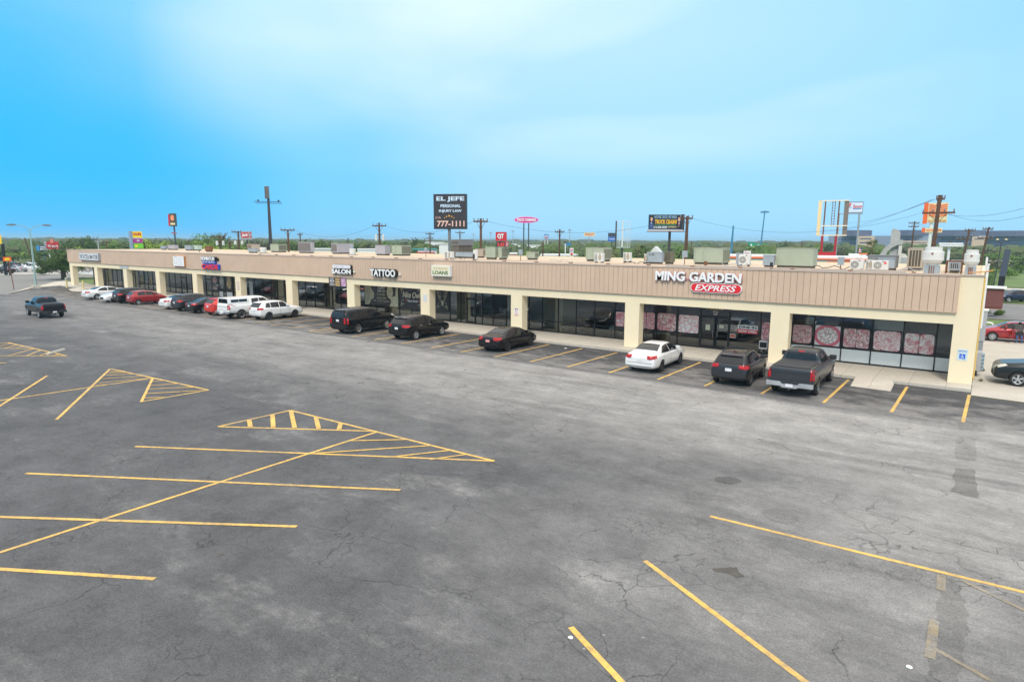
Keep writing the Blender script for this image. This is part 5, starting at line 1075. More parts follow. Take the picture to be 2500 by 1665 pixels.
for x in (a.x,c.x):
    for y in (4.2,5.6): b.tube((x,y,ZR),(x,y,V(2330,637,4.2).z),.03,n=6)
zt=V(2330,637,4.2).z
for y in (4.2,5.6): b.box(a.x,y-.03,zt-.05,c.x,y+.03,zt)
for x in (a.x,c.x): b.box(x-.02,4.2,zt-.06,x+.02,5.6,zt-.01)
o=b.build('equipment_stand',M_rust); tag(o,'rusty steel stand between the two exhaust fans','stand')
# pipes and small vents
def pipe(name,pts,r,m,label,cat='pipe'): o=MB().path(pts,r,6).build(name,m); return tag(o,label,cat)
b=MB(); pts=[(-62+i*3.0,1.6+.12*math.sin(i*1.3),ZR+.17) for i in range(21)]; b.path(pts,.028,5)
o=b.build('roof_pipe',M['tan_cap_flashing']); tag(o,'long rusty gas pipe running along the roof edge on small blocks','pipe')
b=MB()
for i in range(0,21): b.box(-62+i*3.0-.09,1.45,ZR,-62+i*3.0+.09,1.75,ZR+.14)
s=b.build('pipe_block',M_rust,None); s.parent=o; 
pipe('roof_pipe',[(-16+i*1.7,2.1+.1*math.sin(i*2),ZR+.10) for i in range(9)],.03,M_duct,'grey conduit along the roof edge above the last two shops')
def stub(px,pyt,Y,r,m,label):
    c=V(px,620,Y); z=V(px,pyt,Y).z; o=empty('vent_pipe',(c.x,Y,ZR),0,label,'vent pipe'); MB().lathe([(r,0),(r,z-ZR),(r*.8,z-ZR),(r*.8,z-ZR-.1),(0,z-ZR-.1)],(0,0,0),'z',14).build('pipe',m,o); MB().lathe([(r*1.7,0),(r*1.7,.03),(r,.05)],(0,0,0),'z',14).build('flashing',M_kerb,o)
stub(1885,641,2.0,.085,M_black,'black vent pipe left of the long sage box unit'); stub(1724,638,2.4,.10,M_rust,'rust brown vent pipe below the broad sage box unit')
stub(851,581,14,.05,M_black,'thin black vent pipe above the lilac unit'); stub(1157,620,4.5,.08,M_black,'black vent pipe right of the galvanised duct base'); stub(1161,610,6.0,.22,M_wunit,'round white turbine vent beside the wooden pole')
stub(643,604,9,.40,M_wunit,'pale domed turbine vent right of the blue grey duct'); stub(861,607,10,.35,M_wunit,'pale dome vent at the right foot of the lilac unit'); stub(2411,628,6.5,.05,M_white,'slim white pipe standing at the right roof corner')
stub(487,610,6,.04,M_black,'thin dark pipe between the pale green and brown boxes'); stub(1668,627,6.0,.03,M_wunit,'thin white pipe left of the broad sage box unit')
o=MB().prism([(0,0),(.7,.05),(1.0,.15),(1.0,.20),(.65,.10),(0,.04)],'y',-.12,.12).build('plank',mat('orange_plank',(.55,.25,.07),.8)); q=V(2370,670,1.5); o.location=(q.x-.1,1.5,5.52); tag(o,'curved orange plank lying over the right roof corner','plank')
random.seed(23)
for i,(x,l) in enumerate(((-3.0,'bundled grey hose loop beside the large exhaust fan'),(-7.4,'dark cable loop before the red badged condenser'),(-13.0,'grey cable loop left of the long sage box unit'),(-19.5,'dark cable loop left of the broad sage box unit'),(-26.0,'dark hose loop by the middle louvred condenser'),(-36.2,'grey hose loop by the galvanised duct base'))):
    y=3.0+random.uniform(-.3,1.2); pts=[(x+j*.28,y+.25*math.sin(j*1.7+i),ZR+.06+.22*abs(math.sin(j*.9+i))) for j in range(8)]; pipe('roof_cable',pts,.022,M_trim if i%2 else M_duct,l,'cable')
for i,(x,y,h,l) in enumerate(((-5.6,2.2,.5,'small grey disconnect box right of the red badged condenser'),(-15.7,4.6,.7,'small grey disconnect box behind the long sage unit'),(-30.6,6.0,.6,'small grey disconnect box right of the red price sign'),(-44.5,9.0,.6,'small grey disconnect box between TATTOO and LOANS'),(-57.0,10.0,.7,'small grey disconnect box above the vacant shop'))):
    o=empty('disconnect_box',(x,y,ZR),0,l,'electrical box'); MB().tube((0,0,0),(0,0,h),.03,n=6).build('post',M_rust,o); MB().box(-.16,-.08,h-.1,.16,.08,h+.35).build('box',M_duct,o)
# ------------------------------------------------------------------ signs, poles and buildings behind
def face(o):  # turn a thing's local -Y towards the camera
    v=Vector((CAM[0],CAM[1]))-Vector((o.location.x,o.location.y)); o.rotation_euler.z=math.atan2(v.y,v.x)+math.pi/2
class Bill:
    """a free-standing sign measured in photo pixels at distance d"""
    def __init__(s,name,label,px,d,cat='sign',turn=0.0,group=None):
        p=B(px,600,d); s.d=d; s.px=px; s.o=empty(name,(p.x,p.y,-.02),0,label,cat,group); face(s.o); s.o.rotation_euler.z+=turn
        s.k=(p-Vector(CAM)).length; s.f=s.k/math.hypot(FPX,math.hypot(px-1250,600-832.5))/math.cos(PITCH)*math.cos(PITCH)
        s.cx=px; 
    def X(s,px): return (px-s.cx)*s.f*math.hypot(FPX,s.cx-1250)/FPX/1.0*0+ (px-s.cx)*s.f
    def Z(s,py): return B(s.cx,py,s.d).z+.02
    def box(s,part,m,x0,x1,y0,y1,dep=.3,front=0.0,parent=None):
        return MB().box(s.X(x0),-front-dep/2,s.Z(y1),s.X(x1),dep/2-front,s.Z(y0)).build(part,m,parent or s.o)
    def pole(s,part,m,px,y0,w=None,dy=0.0):
        w=w or 2; r=s.X(s.cx+w/2); return MB().tube((s.X(px),dy,0),(s.X(px),dy,s.Z(y0)),r,n=10).build(part,m,s.o)
    def text(s,t,m,x0,x1,y0,y1,y=-.17,bold=0.02,part='letters',shear=0): return text(t,part,m,s.o,s.X(x0),s.X(x1),s.Z(y1),s.Z(y0),y,.02,bold,shear)
C_=lambda n,r,g,b_,ro=.5,v=.04: mat(n,srgb(r,g,b_),ro,var=v)
M_orange=C_('sign_orange',243,105,30); M_ylw=C_('sign_yellow',250,215,30); M_blue=C_('sign_blue',35,105,180); M_dblue=C_('sign_dark_blue',30,60,120); M_mag=C_('sign_magenta',225,20,140); M_green=C_('sign_green',120,205,50); M_pur=C_('sign_purple',170,50,140); M_wh=C_('sign_white',235,235,235); M_charc=C_('sign_charcoal',50,46,50); M_crm=C_('sign_cream',235,215,165); M_hgreen=C_('highway_green',0,150,110); M_red2=C_('sign_red',205,30,45)
# black law sign
s=Bill('law_sign','tall black EL JEFE PERSONAL INJURY LAW sign on a grey post',1097.5,92,turn=-.25)
s.pole('post',M_duct if 0 else M_dgunit,1097.5,560,7); s.box('board',M_charc,1060.5,1141,476,560,.8)
s.text('EL JEFE',C_('pale_blue_letter',205,225,245),1068,1137,482,495,-.42,.03); s.text('PERSONAL',M['pale_blue_letter'],1078,1128,500.5,508,-.42,.03); s.text('INJURY LAW',M['pale_blue_letter'],1074,1130,513,521,-.42,.03)
s.text('777-1111',C_('salmon_letter',235,190,175),1069,1137,540,554,-.42,.03); s.text('(210)',M['salmon_letter'],1065,1078,530,536,-.42,.0)
b=MB()
for px,py,r in ((1087.5,533,1.8),(1092.5,530,2.4),(1099,528,3.2),(1105.5,530,2.4),(1111,533,1.8)):
    R_=s.X(s.cx+r); pts=[(s.X(px)+R_*(1 if k%2==0 else .42)*math.sin(k*math.pi/5),s.Z(py)+R_*(1 if k%2==0 else .42)*math.cos(k*math.pi/5)) for k in range(10)]; b.prism(pts,'y',-.44,-.41)
b.build('stars',C_('sign_gold',240,175,70),s.o)
# tall dark pole with a narrow cabinet seen edge on
s=Bill('pylon_sign','very tall dark pole with a narrow grey cabinet and thin cross rails',662,105)
b=MB(); b.add([(s.X(658.5),-.5,s.Z(487)),(s.X(664),-.5,s.Z(487)),(s.X(664),.5,s.Z(487)),(s.X(658.5),.5,s.Z(487)),(s.X(658.0)-.15,-.5,0),(s.X(666.5),-.5,0),(s.X(666.5),.5,0),(s.X(658.0)-.15,.5,0)],[(0,1,2,3),(4,5,1,0),(5,6,2,1),(6,7,3,2),(7,4,0,3)]); b.build('post',M_dsteel,s.o)
s.box('cabinet',mat('weathered_cabinet',(.13,.125,.13),.7,var=.2),653.5,664,458,486,1.6)
s.box('upper_rail',M_dsteel,628,690,493.4,494.6,.25); s.box('lower_rail',M_dsteel,632,692,497,498.1,.25)
for px in (638,684): s.box('floodlight',M_dsteel,px-2,px+2,489.5,493.2,.5)
# pink oval restaurant sign
s=Bill('restaurant_sign','magenta oval TACO CABANA sign on two dark posts',1284.5,190)
for px in (1278.5,1290.3): s.pole('post',M_dsteel,px,544,2.8)
def oval(s,part,m,x0,x1,y0,y1,a,b2,n=36): 
    cxx=(s.X(x0)+s.X(x1))/2; cz=(s.Z(y0)+s.Z(y1))/2; rx=(s.X(x1)-s.X(x0))/2; rz=(s.Z(y0)-s.Z(y1))/2
    return MB().prism([(cxx+rx*math.cos(2*math.pi*i/n),cz+rz*math.sin(2*math.pi*i/n)) for i in range(n)],'y',a,b2).build(part,m,s.o)
oval(s,'oval_border',C_('pale_magenta',240,170,215),1254.5,1314.5,529.5,545.5,-.3,.3); oval(s,'oval_face',M_mag,1256.5,1312.5,531,544,-.34,-.31)
s.text('TACO CABANA',M_wh,1261,1308.5,533.8,540.8,-.36,.06)
# red petrol price sign
s=Bill('petrol_sign','red QT petrol sign with red price digits below',1224,150)
s.pole('post',M_white,1224,567,5); s.box('red_panel',M_red2,1210,1237,567,588.5,.8); s.box('price_panel',M_charc,1212,1232.5,590,603,.8); s.box('side_panel',M_mag if 0 else C_('wine_panel',190,30,80),1232.7,1241,590,603,.8)
s.text('QT',M_wh,1214,1230,571,584,-.42,.06); s.text('3.35',C_('led_red',255,70,50),1214,1231,593,601,-.42,.05); s.text('J',M_wh,1235,1238.5,592,601,-.42,.02)
# small cream roadside sign
s=Bill('diner_sign',"cream Denny's sign with red letters on a grey post",1438,300)
s.pole('post',M_steel,1438,578,2.2); s.box('panel',M_crm,1425.5,1452,568,577.5,.6); s.text("Denny's",C_('diner_red',225,90,80),1428.5,1449.5,569.5,576,-.32,.05)
s=Bill('petrol_sign','white petrol sign with blue and red chevron on twin posts',1333.5,260)
for px in (1330,1337): s.pole('post',M_white,px,584,1.2)
s.box('panel',M_blue,1328,1339,572.5,584,.5); s.box('white_panel',M_wh,1329,1338,575,583,.54)
b=MB(); X,Z=s.X,s.Z
b.prism([(X(1330),Z(576)),(X(1333.5),Z(578)),(X(1337),Z(576)),(X(1337),Z(578)),(X(1333.5),Z(580)),(X(1330),Z(578))],'y',-.32,-.29); b.build('upper_chevron',M_blue,s.o)
b=MB(); b.prism([(X(1330),Z(579)),(X(1333.5),Z(581)),(X(1337),Z(579)),(X(1337),Z(581)),(X(1333.5),Z(583)),(X(1330),Z(581))],'y',-.32,-.29); b.build('lower_chevron',M_red2,s.o)
s=Bill('hotel_sign','dark grey sign over a blue panel beside the empty sign frame',1493,210)
s.pole('post',M_dsteel,1493,589,2.2); s.box('dark_panel',C_('sign_slate',62,66,82),1484,1501,569,579,.6); s.box('blue_panel',C_('sign_bright_blue',30,105,200),1484,1501,579.3,589.5,.6); s.text('Travelodge',M_wh,1486,1500.5,582,586.5,-.32,.02)
s=Bill('empty_sign_frame','large empty white lattice sign frame with one dark side post',1519,130)
s.box('dark_side',M_dsteel,1501.5,1504.6,540,605,1.0); s.box('center_post',mat('frame_white',(.66,.70,.72),.5),1517,1521,541,604,.35); s.pole('lower_post',M_dsteel,1518.5,605,5)
b=MB()
for px in (1505,1511,1528,1533,1537.5): b.box(s.X(px)-.04,-.06,s.Z(605),s.X(px)+.04,.06,s.Z(540.5))
for py in (540.5,562,584,604.5): b.box(s.X(1504.7),-.07,s.Z(py)-.05,s.X(1537.8),.07,s.Z(py)+.05)
for px in range(1508,1536,4): b.box(s.X(px)-.025,-.05,s.Z(604.5),s.X(px)+.025,.05,s.Z(586))
b.build('lattice',M['frame_white'],s.o)
s=Bill('price_totem','narrow white petrol price totem with coloured logo squares',1395.5,100)
s.box('totem',M_wh,1391,1400.3,606,631,.5); s.box('red_logo',M_red2,1393.2,1398.5,619,623,.06,.26); s.box('orange_logo',M_orange,1393,1398.6,617.4,618.6,.06,.26); s.box('green_logo',C_('logo_green',20,130,70),1395,1398.2,623.6,625.2,.06,.26); s.text('7',M_orange,1394,1398,618.8,624.5,-.30,.04); s.box('pink_line',C_('pale_pink_sign',235,170,190),1392,1399,608.5,612,.06,.26); s.text('Exxon',M_red2,1392.4,1399,609,611.4,-.30,.0); s.box('blue_line',M_blue,1392,1399,614,615,.06,.26)
s=Bill('lamp_post','white single post with a small dark lamp near the price totem',1380,98,'lamp post')
s.pole('post',M_white,1380.3,595,2.8); s.box('lamp',M_dsteel,1376,1384,590.5,593,.3)
s=Bill('road_sign','pair of small blue signs behind the white lamp post',1386,260); s.box('left_panel',M_blue,1378,1384,594,600,.3); s.box('right_panel',C_('sign_teal_blue',40,125,175),1384.6,1394,593.5,600,.3); s.text('BLUE','',1385.5,1393) if 0 else None; s.pole('post',M_steel,1386,600,1.0)
# billboard
s=Bill('billboard','law firm billboard reading TRUCK CRASH with two men in suits',1633,118,'billboard',turn=.18)
s.pole('post',mat('brown_pylon',(.075,.055,.055),.7),1633.7,562,6.4); s.box('panel',C_('billboard_dark',38,42,56),1582,1662,525,560.5,.35); s.box('edge',M_dsteel,1662,1668.5,524,563,2.2,-1.2)
s.box('catwalk',C_('catwalk_grey',190,185,185),1578,1662,561,565.2,.12,.9); s.box('catwalk_floor',M_rust,1578,1671,565.6,567,1.4,.5)
s.text('NO FEE UNTIL WE WIN!',C_('billboard_sky',175,215,240),1595.5,1648.5,527.5,534.5,-.20,.0); s.text('TRUCK CRASH?',C_('billboard_amber',250,190,40),1596.5,1649.5,537,547.5,-.20,.04); s.box('green_strip',C_('billboard_green',20,110,80),1596,1647,548.2,551,.03,.18)
s.text('210-800-0000',M_wh,1593.5,1626,552.5,558,-.20,.02); s.text('LAWTIGERS.COM',M_crm,1628,1652,552.5,556.5,-.20,.02)
def bust(s,px,w_,suit,tie,part):
    b=MB(); k=w_/10
    X,Z=s.X,s.Z
    MB().prism([(X(px-5*k),Z(560)),(X(px+5*k),Z(560)),(X(px+4.2*k),Z(547)),(X(px+1.5*k),Z(543.5)),(X(px-1.5*k),Z(543.5)),(X(px-4.2*k),Z(547))],'y',-.22,-.185).build(part+'_suit',suit,s.o)
    n=16; MB().prism([(X(px)+ (X(px+2.3*k)-X(px))*math.cos(2*math.pi*i/n),Z(535.5)+(Z(530)-Z(535.5))*math.sin(2*math.pi*i/n)*1.1) for i in range(n)],'y',-.26,-.225).build(part+'_face',M_skin2,s.o)
    MB().prism([(X(px-2.4*k),Z(534)),(X(px-2*k),Z(529.4)),(X(px),Z(528)),(X(px+2*k),Z(529.4)),(X(px+2.4*k),Z(534)),(X(px+1.9*k),Z(531.6)),(X(px-1.9*k),Z(531.6))],'y',-.29,-.265).build(part+'_hair',mat('brown_hair',(.06,.035,.02),.8),s.o)
    MB().prism([(X(px-1.2*k),Z(543.6)),(X(px+1.2*k),Z(543.6)),(X(px),Z(555))],'y',-.25,-.225).build(part+'_shirt',M_wh,s.o)
    MB().prism([(X(px-.35*k),Z(544)),(X(px+.35*k),Z(544)),(X(px+.45*k),Z(551)),(X(px-.45*k),Z(551))],'y',-.28,-.255).build(part+'_tie',tie,s.o)
M_skin2=C_('print_skin',225,175,150)
bust(s,1588.3,11,C_('suit_blue',40,75,130),M_dblue,'left'); bust(s,1654.5,13,C_('suit_black',28,26,32),M_red2,'right')
# right group of signs
s=Bill('empty_sign_frame','cream edged empty sign frame on two red posts',2022,112)
M_rp=mat('red_post_paint',(.42,.02,.03),.5,var=.2); 
s.box('cream_side',C_('frame_cream',245,215,165),1993.5,2001.5,491,575.5,.6)
for px in (2007.5,2037.5):
    MB().tube((s.X(px),0,0),(s.X(px),0,s.Z(576)),s.X(s.cx+2.9),n=10).build('post',M_rp,s.o); MB().tube((s.X(px+1),0,s.Z(576)),(s.X(px+1.5),0,s.Z(493)),s.X(s.cx+1.6),n=8).build('upper_post',M_rust,s.o)
b=MB()
for py in (491.5,552,575): b.box(s.X(2001.7),-.12,s.Z(py)-.10,s.X(2060),.12,s.Z(py)+.10)
b.build('rail',C_('frame_bar',240,225,200),s.o); s.box('right_side',mat('grey_brown_panel',(.22,.18,.15),.8),2050,2060,493,574,.5,-.3)
b=MB()
for px in (2024.5,2030.5): b.box(s.X(px)-.05,.15,s.Z(552),s.X(px)+.05,.25,s.Z(492))
for i in range(9): b.box(s.X(2024.5),.17,s.Z(496+i*6.5)-.03,s.X(2030.5),.23,s.Z(496+i*6.5)+.03)
b.build('ladder',M_rust,s.o); s.box('red_sign',M_red2,2002,2040,616,624,.5,.4); s.text('HOT DEALS',M_ylw,2006,2036,618,622,-.66,.0) if 0 else None
s=Bill('petrol_sign','white 7 ELEVEN Exxon petrol sign on a tall grey post',2078,145)
s.pole('post',M_steel,2090,521,4.2); s.pole('second_post',M_steel,2046.5,521,3.2); s.box('crossbar',M_steel,2046,2097,521.5,524,.5); s.box('frame',M_dsteel,2059.5,2096.5,494.5,520.5,.6); s.box('face',C_('exxon_white',222,230,248),2061,2095.5,496,519.3,.64)
s.text('Exxon',M_red2,2075.5,2094.5,501.5,509,-.34,.02); s.box('blue_line',M_blue,2075,2093,510.3,512,.03,.335); 
b=MB(); X,Z=s.X,s.Z; b.prism([(X(2062),Z(497.5)),(X(2071),Z(497.5)),(X(2069.5),Z(500)),(X(2062),Z(500))],'y',-.36,-.33); b.build('seven_top',M_orange,s.o)
b=MB(); b.prism([(X(2068),Z(500.2)),(X(2071.5),Z(498)),(X(2068),Z(505.5)),(X(2064),Z(505.5))],'y',-.36,-.33); b.build('seven_stem',M_red2,s.o); s.text('ELEVEN',C_('logo_green2',30,130,150),2061.5,2071,506.5,509.5,-.34,.0); s.box('red_square',M_red2,2062.5,2066,511.5,515,.03,.335)
s=Bill('restaurant_sign','orange and cream WHATABURGER 24 HOURS sign on a white post',2270,150)
s.pole('post',M_white,2268.5,545,7.5); s.box('orange_side',M_orange,2250,2259,496,547,1.4,0); s.box('panel',M_crm,2259.2,2299,497,544.5,1.2); s.text('WHATABURGER',C_('whata_brown',190,120,50),2260.5,2297.5,538,543.5,-.64,.0)
b=MB()
for sg,c0 in ((-1,2269),(1,2289)):
    for k in range(6):
        z=500+k*5.0; x0,x1=(2261,2274) if sg<0 else (2284,2297.5); x=[x0+(x1-x0)*i/6 for i in range(7)]
        top=[(s.X(p),s.Z(z+(3.6*((i/6)**2 if sg<0 else (1-i/6)**2)))) for i,p in enumerate(x)]; bot=[(a,c_-.28) for a,c_ in top[::-1]]
        b.prism(top+bot,'y',-.68,-.61)
b.build('orange_wings',M_orange,s.o); s.box('hours_side',M_orange,2250.5,2257,556.5,568,1.2); s.box('hours_panel',M_crm,2257.2,2292,557.5,568.5,1.0); s.text('24 HOURS',M_orange,2260,2290,560,565.5,-.54,.03)
b=MB(); b.prism([(s.X(2274),s.Z(500)),(s.X(2279.5),s.Z(530)),(s.X(2285),s.Z(500)),(s.X(2282),s.Z(500)),(s.X(2279.5),s.Z(516)),(s.X(2277),s.Z(500))],'y',-.68,-.61); b.build('orange_v',M_orange,s.o)
s=Bill('highway_sign','pair of green highway signs on grey supports',1849,330); s.box('left_panel',M_hgreen,1826,1844,592,604,.3); s.box('right_panel',M_hgreen,1845.7,1872.5,594.5,604.2,.3); s.text('90 WEST',M_wh,1829,1841,594.5,602,-.17,.0) if 0 else None
s.text('EXIT ONLY',M_wh,1848,1870,597,600.5,-.17,.0) if 0 else None
b=MB(); b.lathe([(0,-.01),(s.X(s.cx+2.4),-.01)],(s.X(1835),-.16,s.Z(598.5)),'y',12); b.box(s.X(1830),-.17,s.Z(602.8),s.X(1840),-.155,s.Z(602)); b.box(s.X(1848),-.17,s.Z(598.6),s.X(1867),-.155,s.Z(597.4)); b.prism([(s.X(1866),s.Z(602.5)),(s.X(1870),s.Z(599.5)),(s.X(1870),s.Z(602.5))],'y',-.17,-.155); b.build('sign_marks',M_wh,s.o); s.pole('post',M_steel,1857,606,1.6); s.pole('post',M_steel,1834,606,1.2)
s=Bill('highway_sign','two small distant green highway signs right of the billboard post',1653,480); s.box('left_panel',M_hgreen,1639.5,1655,603,607.5,.3); s.box('right_panel',M_hgreen,1656,1667,602,606.5,.3); s.pole('post',M_steel,1655.5,607,1.0)
s=Bill('shop_pylon','pylon of yellow, purple and green sign boxes above the left roof',335,150,turn=.2)
s.box('frame',C_('pylon_blue_grey',135,150,172),321,325.6,565,614,1.6,-.3); s.box('yellow_box',M_ylw,326,346.5,565.6,581,.8); s.text("OLLIE'S",M_red2,327.5,344.5,568.5,575,-.42,.05); s.box('purple_box',M_pur,326.5,347,583,593.5,.8); s.text('dds',M_wh,334,340,585.5,589.5,-.42,.03); s.box('green_box',M_green,326.8,347.5,595,606,.8); s.box('yellow_spot',M_ylw,330,334.5,598,603.5,.03,.41); s.pole('post',M_steel,336,596,5)
s=Bill('restaurant_sign','tall red sided sign with dark face and orange disc',426,150,turn=-.35)
s.pole('post',M_dsteel,428.5,552,3.6); s.box('dark_face',C_('dark_olive_face',72,74,60),421.5,433.8,522,553,1.0); s.box('red_side',M_red2,416.8,421.3,524,552.5,1.0,-.3); oval(s,'orange_disc',C_('peach_disc',240,150,105),423.5,431.8,526,540,-.56,-.51); s.box('pale_strip',M_crm,422.5,433,545,549.5,.04,.52); s.box('cross_piece',C_('pinkish_bracket',170,95,100),422,433,568,571,.4)
s=Bill('restaurant_sign','grey framed Jack sign with a red panel over the roof',603,160)
s.pole('post',M_dsteel,604,585,3.2); s.box('frame',C_('jack_grey',168,168,172),589.5,615.7,565,585.5,1.2); s.box('red_panel',M_red2,591.5,608,568,581,.04,.61); s.text('Jack',M_wh,592.5,607,570,579.5,-.64,.05,shear=.2); s.box('red_mark',M_red2,610.5,614,567.5,571.5,.04,.61); s.box('red_mark',M_red2,610.8,614.5,577,580.5,.04,.61)
s=Bill('restaurant_sign',"red Wendy's sign with a pink disc on top beside the lamp post",128.5,200)
s.pole('post',M_white,121,596,4); s.box('grey_side',C_('side_silver',172,176,190),111.5,116.3,590,609,1.0,-.4); s.box('red_panel',M_red2,116.5,140.5,591,608.5,1.0); s.box('red_bump',M_red2,122,133,587,590.8,1.0); oval(s,'pink_disc',C_('disc_pink',225,140,120),124,131,583,594.5,-.58,-.52); s.text("Wendy's",M_wh,119,139,597.5,605.5,-.52,.04)
s=Bill('pawn_sign','blue sign with white letters on a blue post by the red sign',105,215)
s.pole('post',M_blue,105.5,612,3.4); s.box('side_panel',C_('sky_sign',60,145,205),91,97.5,600,613,1.0,-.3); s.box('panel',M_dblue,97.7,114.5,600,613,.8); s.text('PAWN',M_wh,99,113.5,606,611.5,-.42,.05); s.box('upper_line',M_wh,99,112,602.2,604.4,.04,.41)
s=Bill('low_sign','wide pale pink low sign behind the blue post',107,225); s.box('panel',C_('pale_pink_panel',215,185,195),96,119,632,641,.6); s.box('base',C_('base_grey',170,160,155),112,120,641,652,.8); s.box('print',M_mag if 0 else C_('mauve_print',185,130,160),100,112,635,637.5,.04,.31)
s=Bill('roadside_sign','yellow topped sign on a black post cut by the left photo edge',9,122)
s.box('post',M_black,4,10.5,596,672,.5); s.pole('second_post',M_dsteel,14.5,632,3.4); s.box('yellow_panel',M_ylw,-14,6,574,596,.5); s.box('orange_panel',M_orange,4.5,20.5,628,638.2,.3,.4); s.box('dark_panel',C_('navy_panel',20,22,60),-6,4.2,628,637.5,.3,.4); s.box('print',M_ylw,8,17,630.5,636,.03,.57)
s=Bill('warning_sign','small yellow diamond road sign at the far left lot',39,165); s.pole('post',M_dsteel,39,645,.8)
MB().prism([(s.X(34),s.Z(644.5)),(s.X(39),s.Z(638.5)),(s.X(44),s.Z(644.5)),(s.X(39),s.Z(650.5))],'y',-.05,.0).build('panel',M_ylw,s.o); s.box('white_plate',M_wh,33.5,38,641,646.5,.03,.08)
s=Bill('sign_post','thin rusty brown post by the lot entrance curb',21,88,'post'); MB().tube((s.X(21.8),0,0),(s.X(18),0,s.Z(640)),.055,n=6).build('post',M_rust,s.o)
# street lamp with two arms
s=Bill('street_lamp','pale green twin arm street lamp on a concrete footing at the lot corner',88.5,90,'street lamp')
q=G(88.5,704); s.o.location.x,s.o.location.y=q.x,q.y; dd=(Vector((q.x,q.y,7))-Vector(CAM)).length; kf=dd/math.hypot(FPX,math.hypot(88-1250,232)); M_lamp=C_('lamp_green_grey',150,175,170)
z=lambda py:(q.z+ (704-py)*kf*1.0)
H=(704-561)*kf
MB().box(-.55,-.45,0,.55,.45,.42).build('footing',M_walk,s.o,bevel=.03); MB().tube((0,0,.42),(-.0,0,H),.16,.07,10).build('pole',M_lamp,s.o)
for sg in (-1,1):
    MB().path([(0,0,H-.1),(sg*.5,0,H+.35),(sg*1.2,0,H+.55),(sg*1.7,0,H+.55)],.05,6).build('arm',M_lamp,s.o); MB().prism([(sg*1.5,H+.50),(sg*1.5,H+.68),(sg*2.0,H+.74),(sg*2.6,H+.62),(sg*2.6,H+.52),(sg*2.1,H+.45)],'y',-.16,.16).build('lamp_head',M_dgunit,s.o)
for px,lab in ((164,'yellow bollard with a cap nearest the street lamp'),(204,'yellow bollard by the ramp before the first column')):
    g=G(px,708 if px>180 else 705); o=empty('bollard',(g.x,g.y,.1),0,lab,'bollard'); MB().lathe([(.11,0),(.11,1.15),(0,1.2)],(0,0,0),'z',14).build('post',mat('bollard_yellow',(.70,.58,.25),.7),o)
    if px<180: MB().lathe([(0,1.15),(.18,1.15),(.18,1.45),(0,1.5)],(0,0,0),'z',12).build('cap',M_gunit,o)
    else: MB().lathe([(.115,.95),(.125,.95),(.125,1.02),(.115,1.02)],(0,0,0),'z',14).build('band',M_crm,o)
# utility poles
polecount=0
def upole(px0,pyt,d,arms,label,lean=0.0,trans=(),r=.16,m=None,group='wooden utility poles behind the shops'):
    s=Bill('utility_pole',label,px0,d,'utility pole',group=group); H=s.Z(pyt); m=m or M_wood
    MB().tube((s.X(s.cx+lean),0,0),(0,0,H),r*1.15,r*.75,8).build('pole',m,s.o)
    for (x0,x1,py) in arms:
        z=s.Z(py); MB().box(s.X(x0),-.12,z-.08,s.X(x1),.02,z+.08).build('crossarm',m,s.o)
        b=MB(); 
        for t in (.04,.32,.68,.96):
            x=s.X(x0+(x1-x0)*t); b.lathe([(0,0),(.05,0),(.07,.12),(.05,.25),(0,.28)],(x,-.05,z+.08),'z',7)
        b.build('insulators',M_dgunit,s.o)
        for sg in (-1,1): MB().tube((0,-.05,z-.9),(sg*abs(s.X(x1)-s.X(x0))*.28,-.05,z-.05),.03,n=4).build('brace',m,s.o)
    for (tx,ty0,ty1) in trans:
        rr=abs(s.X(s.cx+3)); MB().lathe([(0,0),(rr,0),(rr,s.Z(ty0)-s.Z(ty1)),(rr*.6,s.Z(ty0)-s.Z(ty1)+.1),(0,s.Z(ty0)-s.Z(ty1)+.1)],(s.X(tx),-.3,s.Z(ty1)),'z',14).build('transformer',M_wunit,s.o)
        MB().box(min(0,s.X(tx)),-.2,s.Z(ty0)+.02,max(0,s.X(tx)),-.1,s.Z(ty0)+.14).build('bracket',m,s.o)
    return s
upole(583.4,565,105,[(569,590,567.3)],'utility pole with crossarm and transformers beside the Jack sign',trans=((576,590,597),(591,590,597)))
upole(537.5,576,112,[(522,550,578.2)],'utility pole with two white transformers above the left roof',trans=((531,590,599),(545,590,599)))
upole(704.5,561,90,[(688,720,562.5)],'reddish utility pole with one wide crossarm right of the tall dark pole')
upole(733.6,569,150,[(727,740,573)],'small thin utility pole behind the purple grey unit',lean=2)
upole(927,544,88,[(911,944,552)],'utility pole with two large white transformers between SALON and TATTOO',trans=((919.5,574.5,588),(936,574.5,588)))
upole(1050,568,140,[(1039,1060,571.3),(1041,1058,582.5)],'utility pole with two crossarms left of the law sign')
upole(1123,564,150,[(1112,1135,568.5)],'utility pole seen behind the grey unit right of the law sign')
upole(1174,534,66,[(1156,1191,541.5)],'close brown utility pole with braced crossarm right of the law sign',r=.15)
upole(1366,560,105,[(1354,1377,567)],'dark utility pole between the pink oval and cream signs')
upole(1675,528,66,[(1658,1688,534)],'close brown utility pole at the right edge of the billboard',r=.19)
upole(2282,478,58,[(2275,2293,487.5),(2249,2316,520.5)],'tallest utility pole standing before the orange restaurant sign',lean=-6,r=.20)
upole(2227,541,130,[(2215,2237,545.5),(2215,2237,554)],'utility pole with double crossarm left of the orange restaurant sign',lean=-1.5)
upole(2363,560,95,[(2353,2375,563),(2338,2366,585)],'leaning utility pole left of the right end lamp',lean=-15)
upole(2409,555,95,[(2397,2418,560),(2389,2420,582)],'leaning utility pole nearest the right photo edge',lean=-13)
upole(62,581,190,[],'bare leaning pole behind the twin arm street lamp',lean=11,r=.22)
